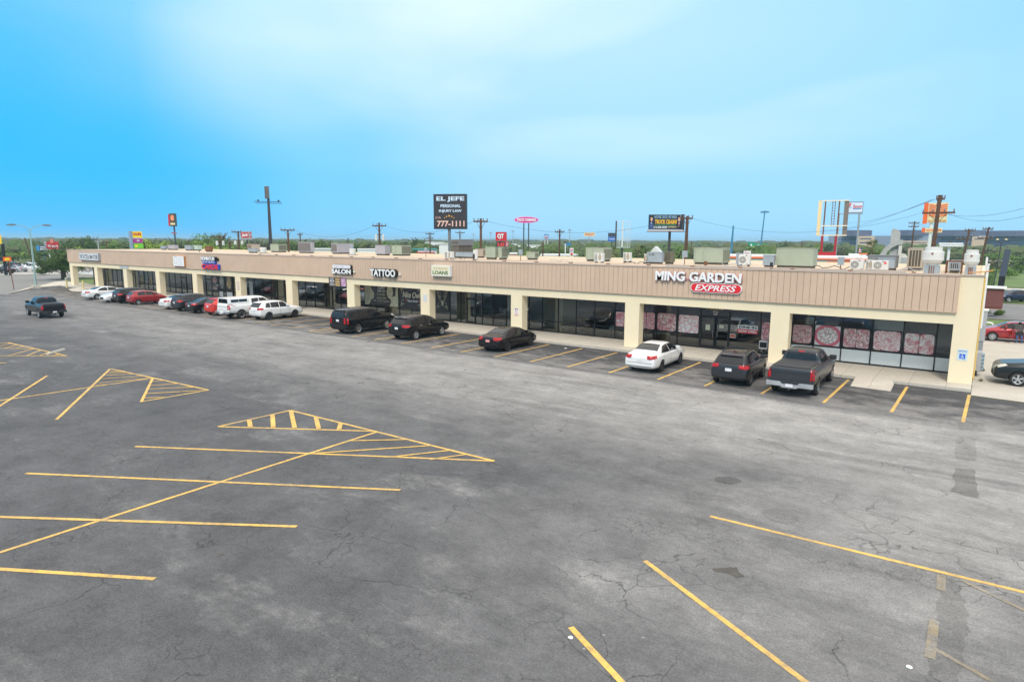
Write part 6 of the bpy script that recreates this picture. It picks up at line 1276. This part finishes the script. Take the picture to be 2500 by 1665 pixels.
upole(1958,590,200,[(1950,1969,592.5)],'low utility pole before the brown wood left of the red posts')
upole(240,588,160,[(232,249,589.5)],'pale utility pole behind the far left roof',m=M_steel)
upole(260,589,170,[(253,269,591)],'brown utility pole second behind the far left roof')
upole(562,590,130,[(555,570,593)],'small brown pole among trees above the card shop sign')
upole(1325.5,591,90,[],'short red brown bare pole left of the dark utility pole',r=.12)
upole(1688,590,220,[(1684,1692,592)],'thin dark pole far right of the billboard')
def mast(px,pyt,d,label,r=.3,head=0,m=None,lean=0):
    s=Bill('light_mast',label,px,d,'light mast'); MB().tube((s.X(s.cx+lean),0,0),(0,0,s.Z(pyt)),r,r*.5,8).build('mast',m or M_steel,s.o)
    if head:
        b=MB(); z=s.Z(pyt); hw=s.X(s.cx+head)
        for k in range(6): t=k*math.pi/3; b.tube((0,0,z),(hw*math.cos(t),hw*math.sin(t),z-.3),.12,n=4)
        b.build('lamp_ring',m or M_steel,s.o)
        for k in range(6):
            t=k*math.pi/3; x,y=hw*math.cos(t),hw*math.sin(t); MB().box(x-.5,y-.5,z-.8,x+.5,y+.5,z-.4).build('lamp_head',m or M_steel,s.o)
M_teal=C_('teal_mast',60,130,165)
mast(1862,516,300,'high mast with a ring of lamps above the highway signs',.42,8,M_teal,lean=-6); mast(1787.7,551,230,'plain grey steel mast left of the highway signs',.5,0,M_teal,lean=-2.5)
mast(1198,567,500,'faint thin mast left of the red petrol sign',.3,2); mast(1252,563,480,'faint thin mast left of the pink oval sign',.3,2.5); mast(1390,560,420,'faint thin mast between price totem and cream sign',.3,2.5); mast(1156,571,560,'faint thin mast right of the law sign',.3,1.5)
s=Bill('yard_lamp','white post carrying two white bars right of the orange restaurant sign',2318,75,'lamp post'); s.pole('post',M_white,2318,596,6); s.box('upper_bar',M_wh,2296,2345,593,597,.4,.3); s.box('lower_bar',M_wh,2298,2346,598,602,.4,.3); s.box('camera',M_dsteel,2315,2323,588,591.5,.3)
s=Bill('street_lamp','slim twin headed lamp post at the right before the green field',2444,80,'street lamp'); MB().tube((s.X(2437),0,0),(0,0,s.Z(594)),.06,n=6).build('pole',M_dsteel,s.o)
for sg in (-1,1): MB().path([(0,0,s.Z(594)),(s.X(s.cx+sg*6),0,s.Z(592)),(s.X(s.cx+sg*8),0,s.Z(587))],.045,5).build('arm',M_dsteel,s.o); MB().lathe([(0,0),(.16,.05),(.16,.14),(0,.2)],(s.X(s.cx+sg*8.5),0,s.Z(587)),'z',8).build('lamp_head',M_crm,s.o)
s=Bill('pylon_sign','thick grey and black square post over the brown box at the right',2457,70); w0=s.X(2466.5); 
b=MB(); b.add([(s.X(2447),-.3,0),(s.X(2460),-.3,0),(s.X(2460),.5,0),(s.X(2447),.5,0),(s.X(2450),-.3,s.Z(675)),(s.X(2463),-.3,s.Z(675)),(s.X(2463),.5,s.Z(675)),(s.X(2450),.5,s.Z(675))],[(0,1,5,4),(1,2,6,5),(2,3,7,6),(3,0,4,7)]); b.build('lower_post',M_black,s.o)
b=MB(); b.add([(s.X(2450),-.3,s.Z(675)),(s.X(2463),-.3,s.Z(675)),(s.X(2463),.5,s.Z(675)),(s.X(2450),.5,s.Z(675)),(s.X(2454.5),-.3,s.Z(609)),(s.X(2467),-.3,s.Z(609)),(s.X(2467),.5,s.Z(609)),(s.X(2454.5),.5,s.Z(609))],[(0,1,5,4),(1,2,6,5),(2,3,7,6),(3,0,4,7),(4,5,6,7)]); b.build('upper_post',C_('slate_post',72,80,96),s.o)
# brown service box on the right
s=Bill('equipment_shed','maroon service box with a white roof edge at the right end',2437,60,'shed'); M_mar=C_('maroon_panel',122,75,72,.8,.08); M_brk=C_('brick_orange',165,100,80,.85,.15)
s.box('front_panel',M_mar,2420,2460,707,752,.2,.0); s.box('frame',M_brk,2411,2419.8,704,752,2.2,-1.0); s.box('body',M_brk,2421,2459,706,753,2.0,-1.15); s.box('roof_edge',M_wh,2413,2464,702.5,705.5,2.6,-1.0); s.box('base',M_brk,2417,2459,752.5,757,2.0,-1.0)
s=Bill('trough','low white metal frame lying in the grass by the maroon box',2432,52,'frame'); b=MB(); b.path([(s.X(2415),0,.55),(s.X(2443),0,.5),(s.X(2447),0,.05)],.06,5); b.path([(s.X(2415),.7,.5),(s.X(2443),.7,.45)],.05,5); b.build('rail',M_wh,s.o)
# overhead wires
def wire(a,c,sag,label,r=.022):
    r*=.6
    pts=[]
    for i in range(17):
        t=i/16; p=Vector(a).lerp(Vector(c),t); p.z-=sag*4*t*(1-t); pts.append(p)
    o=MB().path(pts,r,4).build('power_line',M_black); tag(o,label,'power line',None); return o
W=lambda px,py,d:B(px,py,d)
wire(W(2283,487,58),W(2060,543,150),.8,'thin wire descending left from the tallest utility pole',.03)
wire(W(2289,520,58),W(2640,455,45),1.0,'upper wire running off the right edge from the tallest pole'); wire(W(2310,520,58),W(2640,470,45),1.3,'lower wire running off the right edge from the tallest pole')
wire(W(2275,488,58),W(1980,560,170),1.4,'second thin wire falling left from the tallest utility pole',.03)
wire(W(1686,533,66),W(2249,521,58),1.6,'long sagging wire between the billboard pole and the tallest pole')
wire(W(1660,534,66),W(1190,541,66),1.3,'long sagging wire from the billboard pole to the pole by the law sign')
wire(W(1158,541,66),W(943,552,88),1.0,'wire between the law sign pole and the transformer pole',.025); wire(W(912,552,88),W(719,562,90),1.2,'wire from the transformer pole to the reddish pole',.025)
wire(W(2418,560,95),W(2640,640,52),.6,'dark service wire falling to the right edge, upper',.03); wire(W(2418,582,95),W(2640,668,52),.6,'dark service wire falling to the right edge, lower',.03)
wire(W(2237,545,130),W(2353,563,95),.5,'faint wire between two poles left of the leaning pole',.03)
# ------------------------------------------------------------------ buildings behind
def bldg(px0,px1,pyt,d,dep,label,m,extra=None,cat='building',pyb=None,turn=0.0,name='low_building'):
    s=Bill(name,label,(px0+px1)/2,d,cat,turn=turn)
    x0,x1=s.X(px0),s.X(px1); z1=s.Z(pyt)
    MB().box(x0,0,0,x1,dep,z1).build('wall',m,s.o); MB().box(x0-.1,-.1,z1,x1+.1,dep+.1,z1+.25).build('roof',M_wunit if not extra or 'roof' not in extra else extra['roof'],s.o)
    return s
M_wwall=C_('white_wall',232,232,230,.8,.05)
s=bldg(1781,1900,629,92,14,'white restaurant building with orange stripes behind the condensers',M_wwall); s.box('orange_band',M_orange,1779,1901,627.5,630.8,.25,.15)
s=bldg(1995,2118,634,84,14,'white burger restaurant with orange trim and lettering behind the roof',M_wwall); s.box('orange_band',M_orange,1994,2119,632.5,635,.25,.15); s.text('WHATABURGER',M_orange,2026,2077,638,646.5,-.2,.05); s.box('tower',M_wwall,2072,2110,620,633,2.5,-1.6); s.box('tower_trim',M_orange,2095,2112.5,619,621,2.6,-1.6)
s=Bill('roof_sign','small white Exxon sign on the white restaurant roof',1825,90); s.box('panel',M_wh,1817,1833.6,613,622,.3); s.text('Exxon',M_red2,1820,1831,615.5,619.5,-.17,.0); s.box('foot',M_steel,1822,1828,622,629,.15)
s=bldg(1020,1066,611,170,16,'low white shop building with teal stripe left of the law sign',M_wwall); s.box('teal_band',C_('teal_band',70,160,165),1007,1066,607,610,.3,.2); s.box('red_band',M_red2,1016,1062,616,618,.3,.2)
bldg(873,916,611,150,10,'plain white low wall building behind the lilac units',M_wwall); bldg(1037,1092,592,380,20,'pale industrial building far behind the law sign post',M_wwall); bldg(1072,1094,597,120,4,'small white louvred block by the law sign post',M_wwall)
bldg(1240,1266,596,420,15,'small white far building left of the pink sign posts',M_wwall); bldg(1262,1330,600,360,20,'long white far building behind the pink sign posts',M_wwall); bldg(1310,1378,606,300,20,'long grey white far building behind the dark utility pole',C_('grey_white_wall',200,205,205,.8,.05)); 
bldg(1320,1412,626,110,10,'low white roofed canopy by the price totem',M_wwall); bldg(760,806,610,140,8,'low pale grey roof just behind the shops roof',C_('grey_white_wall',200,205,205)); bldg(1245,1262,622,105,6,'small red and white kiosk below the red price sign',M_red2)
s=bldg(2392,2560,640,200,6,'long tan retaining wall of the highway at the right',C_('tan_retaining',205,185,155,.9,.1),name='retaining_wall',cat='wall'); s.box('lower_wall',C_('grey_retaining',150,150,150,.9,.1),2392,2560,645,651,1.0,.6)
# medical campus on the right hill
M_mdk=C_('campus_dark',92,98,122,.6,.04); M_mgr=C_('campus_grey',128,142,162,.6,.05); M_mtan=C_('campus_tan',205,180,150,.7,.05); M_mwin=C_('campus_window',60,80,110,.2,.1)
def campus(label,dk,gr,tan_,win,turn=0.35,d=480):
    xs=[v for r in (dk,gr,tan_) if r for v in r[:2]]; s=Bill('campus_building',label,sum((min(xs),max(xs)))/2,d,'building')
    s.box('grey_wing',M_mgr,gr[0],gr[1],gr[2],625,22,-14)
    if dk:
        z0,z1=s.Z(dk[3]),s.Z(dk[2]); xa,xb,xc=s.X(dk[0]),s.X(dk[0]+(dk[1]-dk[0])*.35),s.X(dk[1])
        MB().prism([(xa,-2.0),(xb,-8.0),(xc,6.0),(xc,14),(xa,14)],'z',z0,z1).build('penthouse',M_mdk,s.o)
    if tan_: s.box('tan_wing',M_mtan,tan_[0],tan_[1],tan_[2],625,14,-2.5)
    b=MB()
    for (x0,x1,y0,y1,nx,ny) in win:
        front=5.6 if (tan_ and x0>=tan_[0]-1 and x1<=tan_[1]+1) else -2.95+0
        front=9.55 if (tan_ and x0>=tan_[0]-1 and x1<=tan_[1]+1) else -2.95
        yy=-9.6 if front>0 else -3.05+0
        yy={True:-4.56,False:2.94}[bool(tan_ and x0>=tan_[0]-1 and x1<=tan_[1]+1)]
        for j in range(ny):
            for i in range(nx):
                a=x0+(x1-x0)*(i+.15)/nx; c_=x0+(x1-x0)*(i+.85)/nx; p=y0+(y1-y0)*(j+.25)/ny; q_=y0+(y1-y0)*(j+.75)/ny
                w__=MB().box(s.X(a),yy-.0,s.Z(q_),s.X(c_),yy+.3,s.Z(p)); w__.build('window',M_mwin,s.o)
campus('leftmost grey campus building with tan wing behind the palm',(2060,2123,562.5,577),(2029,2173,576),(2092,2129,577),[(2050,2090,582,588,6,1),(2050,2090,591,597,6,1),(2093,2128,580.5,586,1,1),(2093,2128,590,596,1,1)])
campus('second dark topped campus building behind the curved monument',(2187,2255,562.5,576),(2123,2262,576),(2190,2262,588),[(2192,2260,591,594,1,1)],d=500)
campus('third dark topped campus building right of the orange sign',(2291,2388,562.5,577),(2258,2390,575),(2362,2388,578),[(2300,2335,583,588,5,1),(2363,2387,582,586,1,1)],d=490)
campus('rightmost dark topped campus building cut by the photo edge',(2415.6,2600,563.6,577),(2392,2600,574),None,[(2425,2480,586,590,6,1)],d=480)
# curved monument
s=Bill('monument','tall grey slab monument with a curved arch arm',2165,140,'monument'); M_mon=C_('monument_concrete',176,174,172,.8,.08)
MB().prism([(s.X(2172),0),(s.X(2193),0),(s.X(2191),s.Z(567)),(s.X(2186),s.Z(562)),(s.X(2175),s.Z(558)),(s.X(2172),s.Z(565))],'y',-.6,.9).build('slab',M_mon,s.o)
outer=[(2150,628),(2154,617),(2161,605),(2170,596),(2182,589),(2197,585),(2198,589),(2198,596),(2186,599),(2176,605),(2168,614),(2163,628)]
MB().prism([(s.X(a),s.Z(c_)) for a,c_ in outer],'y',-1.5,-.65).build('arch_arm',M_mon,s.o); s.box('pale_leg',C_('pale_concrete',215,208,200),2190,2197,589,645,.8,.9); s.box('plinth',M_mon,2150,2215,628,652,2.2,.1)
b=MB(); b.prism([(s.X(2196),s.Z(630)),(s.X(2198),s.Z(618)),(s.X(2206),s.Z(620)),(s.X(2214),s.Z(633))],'y',-1.0,.3); b.build('shell_roof',M['pale_concrete'],s.o)
s=Bill('flag_pole','small United States flag on a pole by the burger restaurant',2103,82,'flag'); s.pole('pole',M_steel,2105,603,.6); 
for k in range(7): s.box('stripe',M_red2 if k%2==0 else M_wh,2099.5-.3*k,2104.6-.3*k,604+2*k,606+2*k,.02)
s.box('canton',M_dblue,2101.5,2104.7,604,609,.03,.02)
s=Bill('garden_wall','white panel wall with dark rails past the left end of the shops',205,128,'wall'); s.box('wall_panel',M_wwall,194,228,656,697,.3); s.box('cornice',C_('pinkish_cornice',205,190,185),190,216,655,661,.5,.1)
b=MB()
for py in (679.5,683,687,690.5,694): b.box(s.X(192),-.32,s.Z(py)-.03,s.X(228),-.26,s.Z(py)+.03)
b.build('rail',M_dsteel,s.o)
# ------------------------------------------------------------------ trees
def leafmat(name,c0,c1,c2):
    a=NT(name); tcx=a.n('ShaderNodeTexCoord'); oi=a.n('ShaderNodeObjectInfo'); g=a.n('ShaderNodeNewGeometry')
    n=a.noise(g.outputs['Position'],.45,4,.6); k=a.noise(g.outputs['Position'],2.3,3,.7)
    c=a.mix(a.ramp(n,[(.35,0.0),(.65,1.0)]),c0,c1); c=a.mix(a.math('MULTIPLY',a.ramp(k,[(.45,0.0),(.75,1.0)]),.6),c,c2)
    h=a.n('ShaderNodeHueSaturation'); a.l(c,h.inputs['Color']); a.l(a.math('ADD',a.math('MULTIPLY',oi.outputs['Random'],.5),.8),h.inputs['Value']); h.inputs['Saturation'].default_value=1.0
    a.l(h.outputs[0],a.b.inputs['Base Color']); a.b.inputs['Roughness'].default_value=.7; a.b.inputs['Specular IOR Level'].default_value=.2
    return a.m
LF=[leafmat('dark_leaves',(.05,.10,.025),(.10,.17,.04),(.16,.22,.06)),leafmat('mid_leaves',(.08,.16,.03),(.15,.25,.05),(.22,.31,.08)),leafmat('yellow_leaves',(.14,.22,.03),(.24,.33,.05),(.32,.40,.09)),leafmat('dusty_leaves',(.10,.11,.06),(.16,.15,.09),(.13,.16,.07))]
def crown_mesh(seed,nclump,nleaf,leaf,flat=.8):
    """unit-size crown: clumps scattered through a lumpy volume, each a spray of small leaf faces"""
    rnd=random.Random(seed); vs=[];fs=[]
    lob=[(rnd.uniform(-.35,.35),rnd.uniform(-.35,.35),rnd.uniform(-.25,.32),rnd.uniform(.38,.62)) for _ in range(6)]
    for i in range(nclump):
        l=lob[rnd.randrange(6)]
        u=Vector((rnd.gauss(0,1),rnd.gauss(0,1),rnd.gauss(0,1))).normalized(); rr=l[3]*rnd.uniform(.55,1.0)
        c=Vector((l[0]+u.x*rr,l[1]+u.y*rr,l[2]+u.z*rr*flat)); cr=rnd.uniform(.07,.15)
        if c.z<-.55: c.z=-.55+rnd.uniform(0,.1)
        for j in range(nleaf):
            p=c+Vector((rnd.gauss(0,1),rnd.gauss(0,1),rnd.gauss(0,.8)))*cr*.6
            nrm=(u*1.0+Vector((rnd.uniform(-1,1),rnd.uniform(-1,1),rnd.uniform(-.2,1.2)))).normalized(); a=nrm.orthogonal().normalized(); b2=nrm.cross(a); t=rnd.uniform(0,3.14); a,b2=a*math.cos(t)+b2*math.sin(t),b2*math.cos(t)-a*math.sin(t)
            s_=leaf*rnd.uniform(.6,1.4); k=len(vs)
            vs+=[p-a*s_,p+b2*s_*.55,p+a*s_,p-b2*s_*.55]; fs.append((k,k+1,k+2,k+3))
    me=bpy.data.meshes.new('crown'); me.from_pydata([tuple(v) for v in vs],[],fs); return me
def trunk_mesh(seed):
    rnd=random.Random(seed); b=MB(); b.tube((0,0,0),(.03,.02,.55),.065,.045,8)
    for i in range(6):
        a=i*1.05+rnd.uniform(-.3,.3); h=rnd.uniform(.30,.55); q=(.03+.22*math.cos(a),.02+.22*math.sin(a),h+.18); b.tube((.02,.01,h),q,.03,.018,6)
        for k in range(2): a2=a+rnd.uniform(-.6,.6); b.tube(q,(q[0]+.17*math.cos(a2),q[1]+.17*math.sin(a2),q[2]+rnd.uniform(.10,.25)),.018,.006,5)
    o=b.build('trunk',M_bark); me=o.data; bpy.data.objects.remove(o); return me
CR=[crown_mesh(i,150,9,.052) for i in range(5)]; CRB=[crown_mesh(40,620,18,.027),crown_mesh(41,300,12,.028)]; TRK=[trunk_mesh(i) for i in range(3)]
CM={}
def crown_variant(i,k,big=False):
    key=(i,k,big)
    if key not in CM:
        me=(CRB if big else CR)[i].copy(); me.materials.clear(); me.materials.append(LF[k]); CM[key]=me
    return CM[key]
def tree(x,y,w_,h,kind,label,i=0,big=False,trunk=.30,group=None,name='tree',cat='tree'):
    """w_ crown width, h total height"""
    o=empty(name,(x,y,-.03),random.uniform(0,6),label,cat,group)
    c=mesh_obj('crown',crown_variant(i,kind,big),None,o); ch=h*(1-trunk*.7); c.scale=(w_/1.75,w_/1.75,ch/1.45); c.location=(0,0,h-ch*.62)
    t=mesh_obj('trunk',TRK[i%3],None,o); t.scale=(h*.9,h*.9,h*.95)
    return o
TL=[(-20,60,604,235,1),(8,60,606,212,1),(40,54,612,200,2),(62,60,600,262,0),(94,50,606,232,0),(28,50,622,188,1),(78,44,620,196,0),(126,64,594,240,0),(158,66,586,215,0),(190,80,578,195,0),(222,60,576,190,0),(176,60,598,160,2),(246,56,584,200,1),(280,54,586,205,1),(308,44,590,190,0),(360,60,581,170,2),(394,60,584,180,2),(444,42,577,178,0),(474,38,586,195,0),(498,44,568,165,1),(528,46,566,172,1),(520,80,590,150,2),(566,48,587,170,1),(600,48,593,162,2),(624,34,578,195,3),(652,36,591,205,3),(690,46,584,212,0),(716,30,581,205,0),(748,50,585,200,0),(788,62,582,195,0),(826,56,590,182,1),(862,50,586,212,0),(900,60,592,205,3),(938,50,591,205,1),(982,50,590,262,3),(1022,44,580,232,0),(1046,40,593,222,1),(1150,50,592,232,0),(1202,56,594,300,3),(1354,30,601,128,0),(1376,38,602,134,1),(1560,46,597,134,1),(1586,34,612,118,0),(1655,40,606,128,1),(1706,40,604,210,3),(1802,58,594,300,3),(1836,50,597,262,1),(1876,60,594,280,3),(1916,50,590,305,0),(1952,60,594,282,3),(1992,50,596,285,3),(2016,36,590,262,0),(2050,60,603,240,3),(2092,56,607,215,0),(2145,54,606,190,1),(2214,60,602,230,3),(2240,60,606,220,1),(2300,60,605,235,3),(2342,56,606,225,0),(2388,60,602,245,3),(2424,60,608,235,3),(2460,60,604,250,3),(2494,60,610,235,1),(2540,60,606,240,3),(2385,70,628,150,0),(2425,60,632,148,3),(2500,90,630,150,0),(2455,60,648,128,1),(2410,70,618,225,1),(2475,70,622,215,1),(2365,50,618,205,0)]
kl=['dark green','mid green','yellow green','dusty brown green']
near=[('the left photo edge',-50,20),('the far left lot',21,115),('the red roadside sign',116,160),('the far roof end',161,300),('the yellow and purple pylon',301,410),('the dark sign with orange disc',411,470),('the left utility poles',471,580),('the Jack sign',581,645),('the tall dark pole',646,760),('the lilac roof unit',761,900),('the transformer pole',901,1000),('the law sign',1001,1180),('the pink oval sign',1181,1330),('the price totem',1331,1450),('the empty lattice sign',1451,1610),('the billboard post',1611,1760),('the highway signs',1761,1890),('the red posts',1891,2070),('the curved monument',2071,2220),('the orange sign',2221,2330),('the leaning poles',2331,2435),('the right photo edge',2436,2700)]
cnt={}
for i,(px,wpx,pyt,d,k) in enumerate(TL):
    p=B(px,600,d); kk=(p-Vector(CAM)).length/math.hypot(FPX,math.hypot(px-1250,232)); z=B(px,pyt-3,d).z*1.08
    nm=next(n for n,a,c in near if a<=px<=c); h=max(z,2.5)
    lab='%s tree standing behind the shops near %s'%(kl[k],nm); key=(kl[k],nm); cnt[key]=cnt.get(key,0)+1
    o=tree(p.x,p.y,max(wpx*kk*1.15,h*.9),h,k,lab,i%5,trunk=.18); o['_k']=str(key)
gsz={}
for o in list(col.objects):
    if '_k' in o:
        if cnt[eval(o['_k'])]>1: o['group']=o['label'].replace(' tree standing',' trees standing')
        del o['_k']
# individual shrubs and the near oak
g=G(156,683); tree(g.x,g.y,11.5,7.0,0,'dense dark oak standing left of the first column',0,True,.28,name='oak_tree')
def shrub(px,wpx,pyt,d,k,label,i=0,big=True):
    p=B(px,600,d); kk=(p-Vector(CAM)).length/math.hypot(FPX,math.hypot(px-1250,232)); z=max(B(px,pyt,d).z,.6); o=empty('shrub',(p.x,p.y,-.03),i,label,'shrub')
    c=mesh_obj('foliage',crown_variant(i%2,k,big),None,o); w_=wpx*kk; c.scale=(w_/1.75,w_/1.75,z/1.15); c.location=(0,0,z*.48); return o
shrub(1070,44,612,106,1,'round bright green shrub below the law sign post'); shrub(1258,34,607,118,0,'round dark green shrub left of the pink sign posts',1); shrub(1289,38,599,112,2,'tall yellow green shrub at the foot of the pink sign posts'); shrub(1330,42,609,120,1,'dull green shrub between short brown pole and pink sign',1)
shrub(1406,36,611,108,0,'dark green shrub right of the price totem'); shrub(1503,46,618,100,0,'dark low shrub under the palm by the lattice sign',1); shrub(1548,56,619,104,0,'dark wide shrub right of the lattice sign'); shrub(1640,34,614,112,1,'green shrub right of the billboard post',1); shrub(2120,70,614,100,1,'bright green shrub under the palm tree'); shrub(2420,46,652,95,0,'dark shrub above the maroon service box',1)
shrub(2395,50,628,130,0,'dark green shrub mass behind the small exhaust fan'); shrub(2490,50,640,150,1,'green shrub by the tan retaining wall',1); shrub(1735,60,604,190,3,'dusty shrub mass right of the billboard')
g=G(100,672); o=empty('shrub',(g.x,g.y,0),0,'small dark clipped shrub in the far left lot','shrub'); c=mesh_obj('foliage',crown_variant(0,0,True),None,o); c.scale=(1.5,1.5,1.0); c.location=(0,0,.8)
for i,(px,py,s_) in enumerate(((2392,905,.35),(2386,930,.3),(2440,770,1.2),(2410,765,.9))):
    g=G(px,py); o=empty('weed_clump',(max(g.x,1.35),g.y,0),i,['low brownish weeds at the foot of the end wall','small weeds by the end column base','green bush in the grass right of the maroon box','leafy weeds under the white frame'][i],'weeds'); c=mesh_obj('foliage',crown_variant(i%2,(3,3,1,1)[i],True),None,o); c.scale=(s_*.6,s_*.6,s_*.45); c.location=(0,0,s_*.25)
def palm(px,wpx,pyt,d,label):
    p=B(px,600,d); kk=(p-Vector(CAM)).length/math.hypot(FPX,math.hypot(px-1250,232)); h=B(px,pyt,d).z; r=wpx*kk/2; o=empty('palm_tree',(p.x,p.y,0),0,label,'palm tree')
    MB().tube((0,0,0),(.1,0,h-r*.7),.22,.17,8).build('trunk',M_bark,o); b=MB(); rnd=random.Random(int(px))
    for i in range(46):
        a=rnd.uniform(0,6.28); e=rnd.uniform(-.7,1.35); L_=r*rnd.uniform(.8,1.05); c=Vector((.1,0,h-r*.8)); u=Vector((math.cos(a),math.sin(a),0)); sd=Vector((-u.y,u.x,0))
        tip=c+u*L_*math.cos(e)*.75+Vector((0,0,L_*math.sin(e)*.75))
        b.tube(c,tip,.03,.02,4)
        for j in range(9):
            t=(j-4)/4*1.15; dv=(u*math.cos(e)+Vector((0,0,math.sin(e))))*math.cos(t)+sd*math.sin(t)+Vector((0,0,-.25)); e2=tip+dv.normalized()*L_*.45; n=sd.cross(u)*.0+sd*.05
            b.add([tip,tip.lerp(e2,.5)+n,e2,tip.lerp(e2,.5)-n],[(0,1,2,3)])
    b.build('fronds',leafmat('palm_leaves',(.12,.15,.05),(.20,.22,.09),(.30,.27,.14)) if 'palm_leaves' not in M else M['palm_leaves'],o)
palm(2128,50,592,98,'fan palm behind the white condensers and the curved monument'); palm(1500,32,606,112,'small fan palm at the foot of the empty lattice sign'); palm(1560,34,600,120,'fan palm between the lattice sign and the duct marked 24')
# far woods: low lumpy canopy, one mass nobody could count
def woods(name,d0,d1,n,h0,h1,s0,s1,seed,m,px0=-250,px1=2750):
    rnd=random.Random(seed); vs=[];fs=[]
    bm=bmesh.new(); bmesh.ops.create_icosphere(bm,subdivisions=2,radius=1); bv=[v.co.copy() for v in bm.verts]; bf=[tuple(v.index for v in f.verts) for f in bm.faces]; bm.free()
    for i in range(n):
        d=d0+(d1-d0)*rnd.random()**1.0; px=rnd.uniform(px0,px1); p=B(px,600,d); w_=rnd.uniform(s0,s1); h=rnd.uniform(h0,h1); k=len(vs); ph=rnd.uniform(0,9)
        for v in bv:
            q=1+.16*math.sin(v.x*5+ph)*math.cos(v.y*6+ph)+.14*math.sin(v.z*9+ph*2)+rnd.uniform(-.07,.07)
            vs.append((p.x+v.x*w_*q,p.y+v.y*w_*q,max(h*.42+v.z*h*.58*q,-.01)))
        fs+=[tuple(a+k for a in f) for f in bf]
    me=bpy.data.meshes.new(name); me.from_pydata(vs,[],fs); o=mesh_obj(name,me,m); tag(o,kind='stuff'); return o
def canopy(name,c0,c1,sc):
    a=NT(name); g=a.n('ShaderNodeNewGeometry').outputs['Position']; n=a.noise(g,sc,7,.7); k=a.noise(g,sc*.12,3,.5)
    c=a.mix(a.ramp(n,[(.35,0.0),(.65,1.0)]),c0,c1); c=a.mix(a.ramp(k,[(.4,0.0),(.6,.6)]),c,(.13,.12,.075)); a.l(c,a.b.inputs['Base Color']); a.b.inputs['Roughness'].default_value=1; a.b.inputs['Specular IOR Level'].default_value=.1; a.bump(n,1.0,.9); return a.m
wo=woods('far_trees',215,420,620,3.0,6.6,2.2,5.0,3,canopy('near_canopy',(.05,.10,.03),(.14,.21,.06),.9)); tag(wo,'belt of low green trees beyond the shops roof','trees')
wo=woods('distant_woods',420,900,900,3.5,7.5,4,9,4,canopy('mid_canopy',(.05,.09,.035),(.11,.16,.055),.5)); tag(wo,'hazy woods in the middle distance','trees')
wo=woods('horizon_woods',900,2200,1100,5,10,9,22,5,canopy('far_canopy',(.04,.065,.03),(.08,.10,.045),.25)); tag(wo,'blue hazed woods along the horizon','trees')
# distant ridges
def ridge(d,h,seed,name):
    rnd=random.Random(seed); vs=[];fs=[]; n=160
    for i in range(n+1):
        px=-900+4300*i/n; p=B(px,600,d); hh=h*(.55+.25*math.sin(i*.11+seed)+.15*math.sin(i*.37+seed*2)+.05*math.sin(i*1.3)+rnd.uniform(-.02,.02)); q=B(px,600,d*1.25); r_=B(px,600,d*.86)
        vs+=[(r_.x,r_.y,-1),(p.x,p.y,hh),(q.x,q.y,hh*.9),(q.x*1.02,q.y*1.02,-1)]
    for i in range(n):
        for j in range(3): fs.append((i*4+j,(i+1)*4+j,(i+1)*4+j+1,i*4+j+1))
    me=bpy.data.meshes.new(name); me.from_pydata(vs,[],fs); o=mesh_obj(name,me,M['far_canopy']); struct(o)
    for p_ in me.polygons: p_.use_smooth=True
ridge(2900,14,2,'hills'); ridge(3900,21,5,'hills')
# islands of grass at the left
sheet('grass_island',M_gr2,[(-111,3.2),(-122,3.4),(-133,10),(-128,13),(-112,9)],0.03)
b=MB(); b.path([(-111,2.9,.08),(-122,3.1,.08),(-134,10.4,.08),(-129,14,.08)],.09,4); struct(b.build('kerb',M_walk))
# the air
hz_=MB().box(-5400,-900,-1.2,3600,5600,25).build('haze',None); hz_['kind']='stuff'
hm=bpy.data.materials.new('haze_air'); hm.use_nodes=True; ht=hm.node_tree; ht.nodes.clear(); ho=ht.nodes.new('ShaderNodeOutputMaterial'); hv=ht.nodes.new('ShaderNodeVolumePrincipled')
hv.inputs['Color'].default_value=(.58,.85,1.0,1); hv.inputs['Density'].default_value=0.00030; hv.inputs['Anisotropy'].default_value=0.2; ht.links.new(hv.outputs[0],ho.inputs['Volume']); hz_.data.materials.clear(); hz_.data.materials.append(hm)
tag(hz_,'thin blue haze lying over the whole plain','haze')
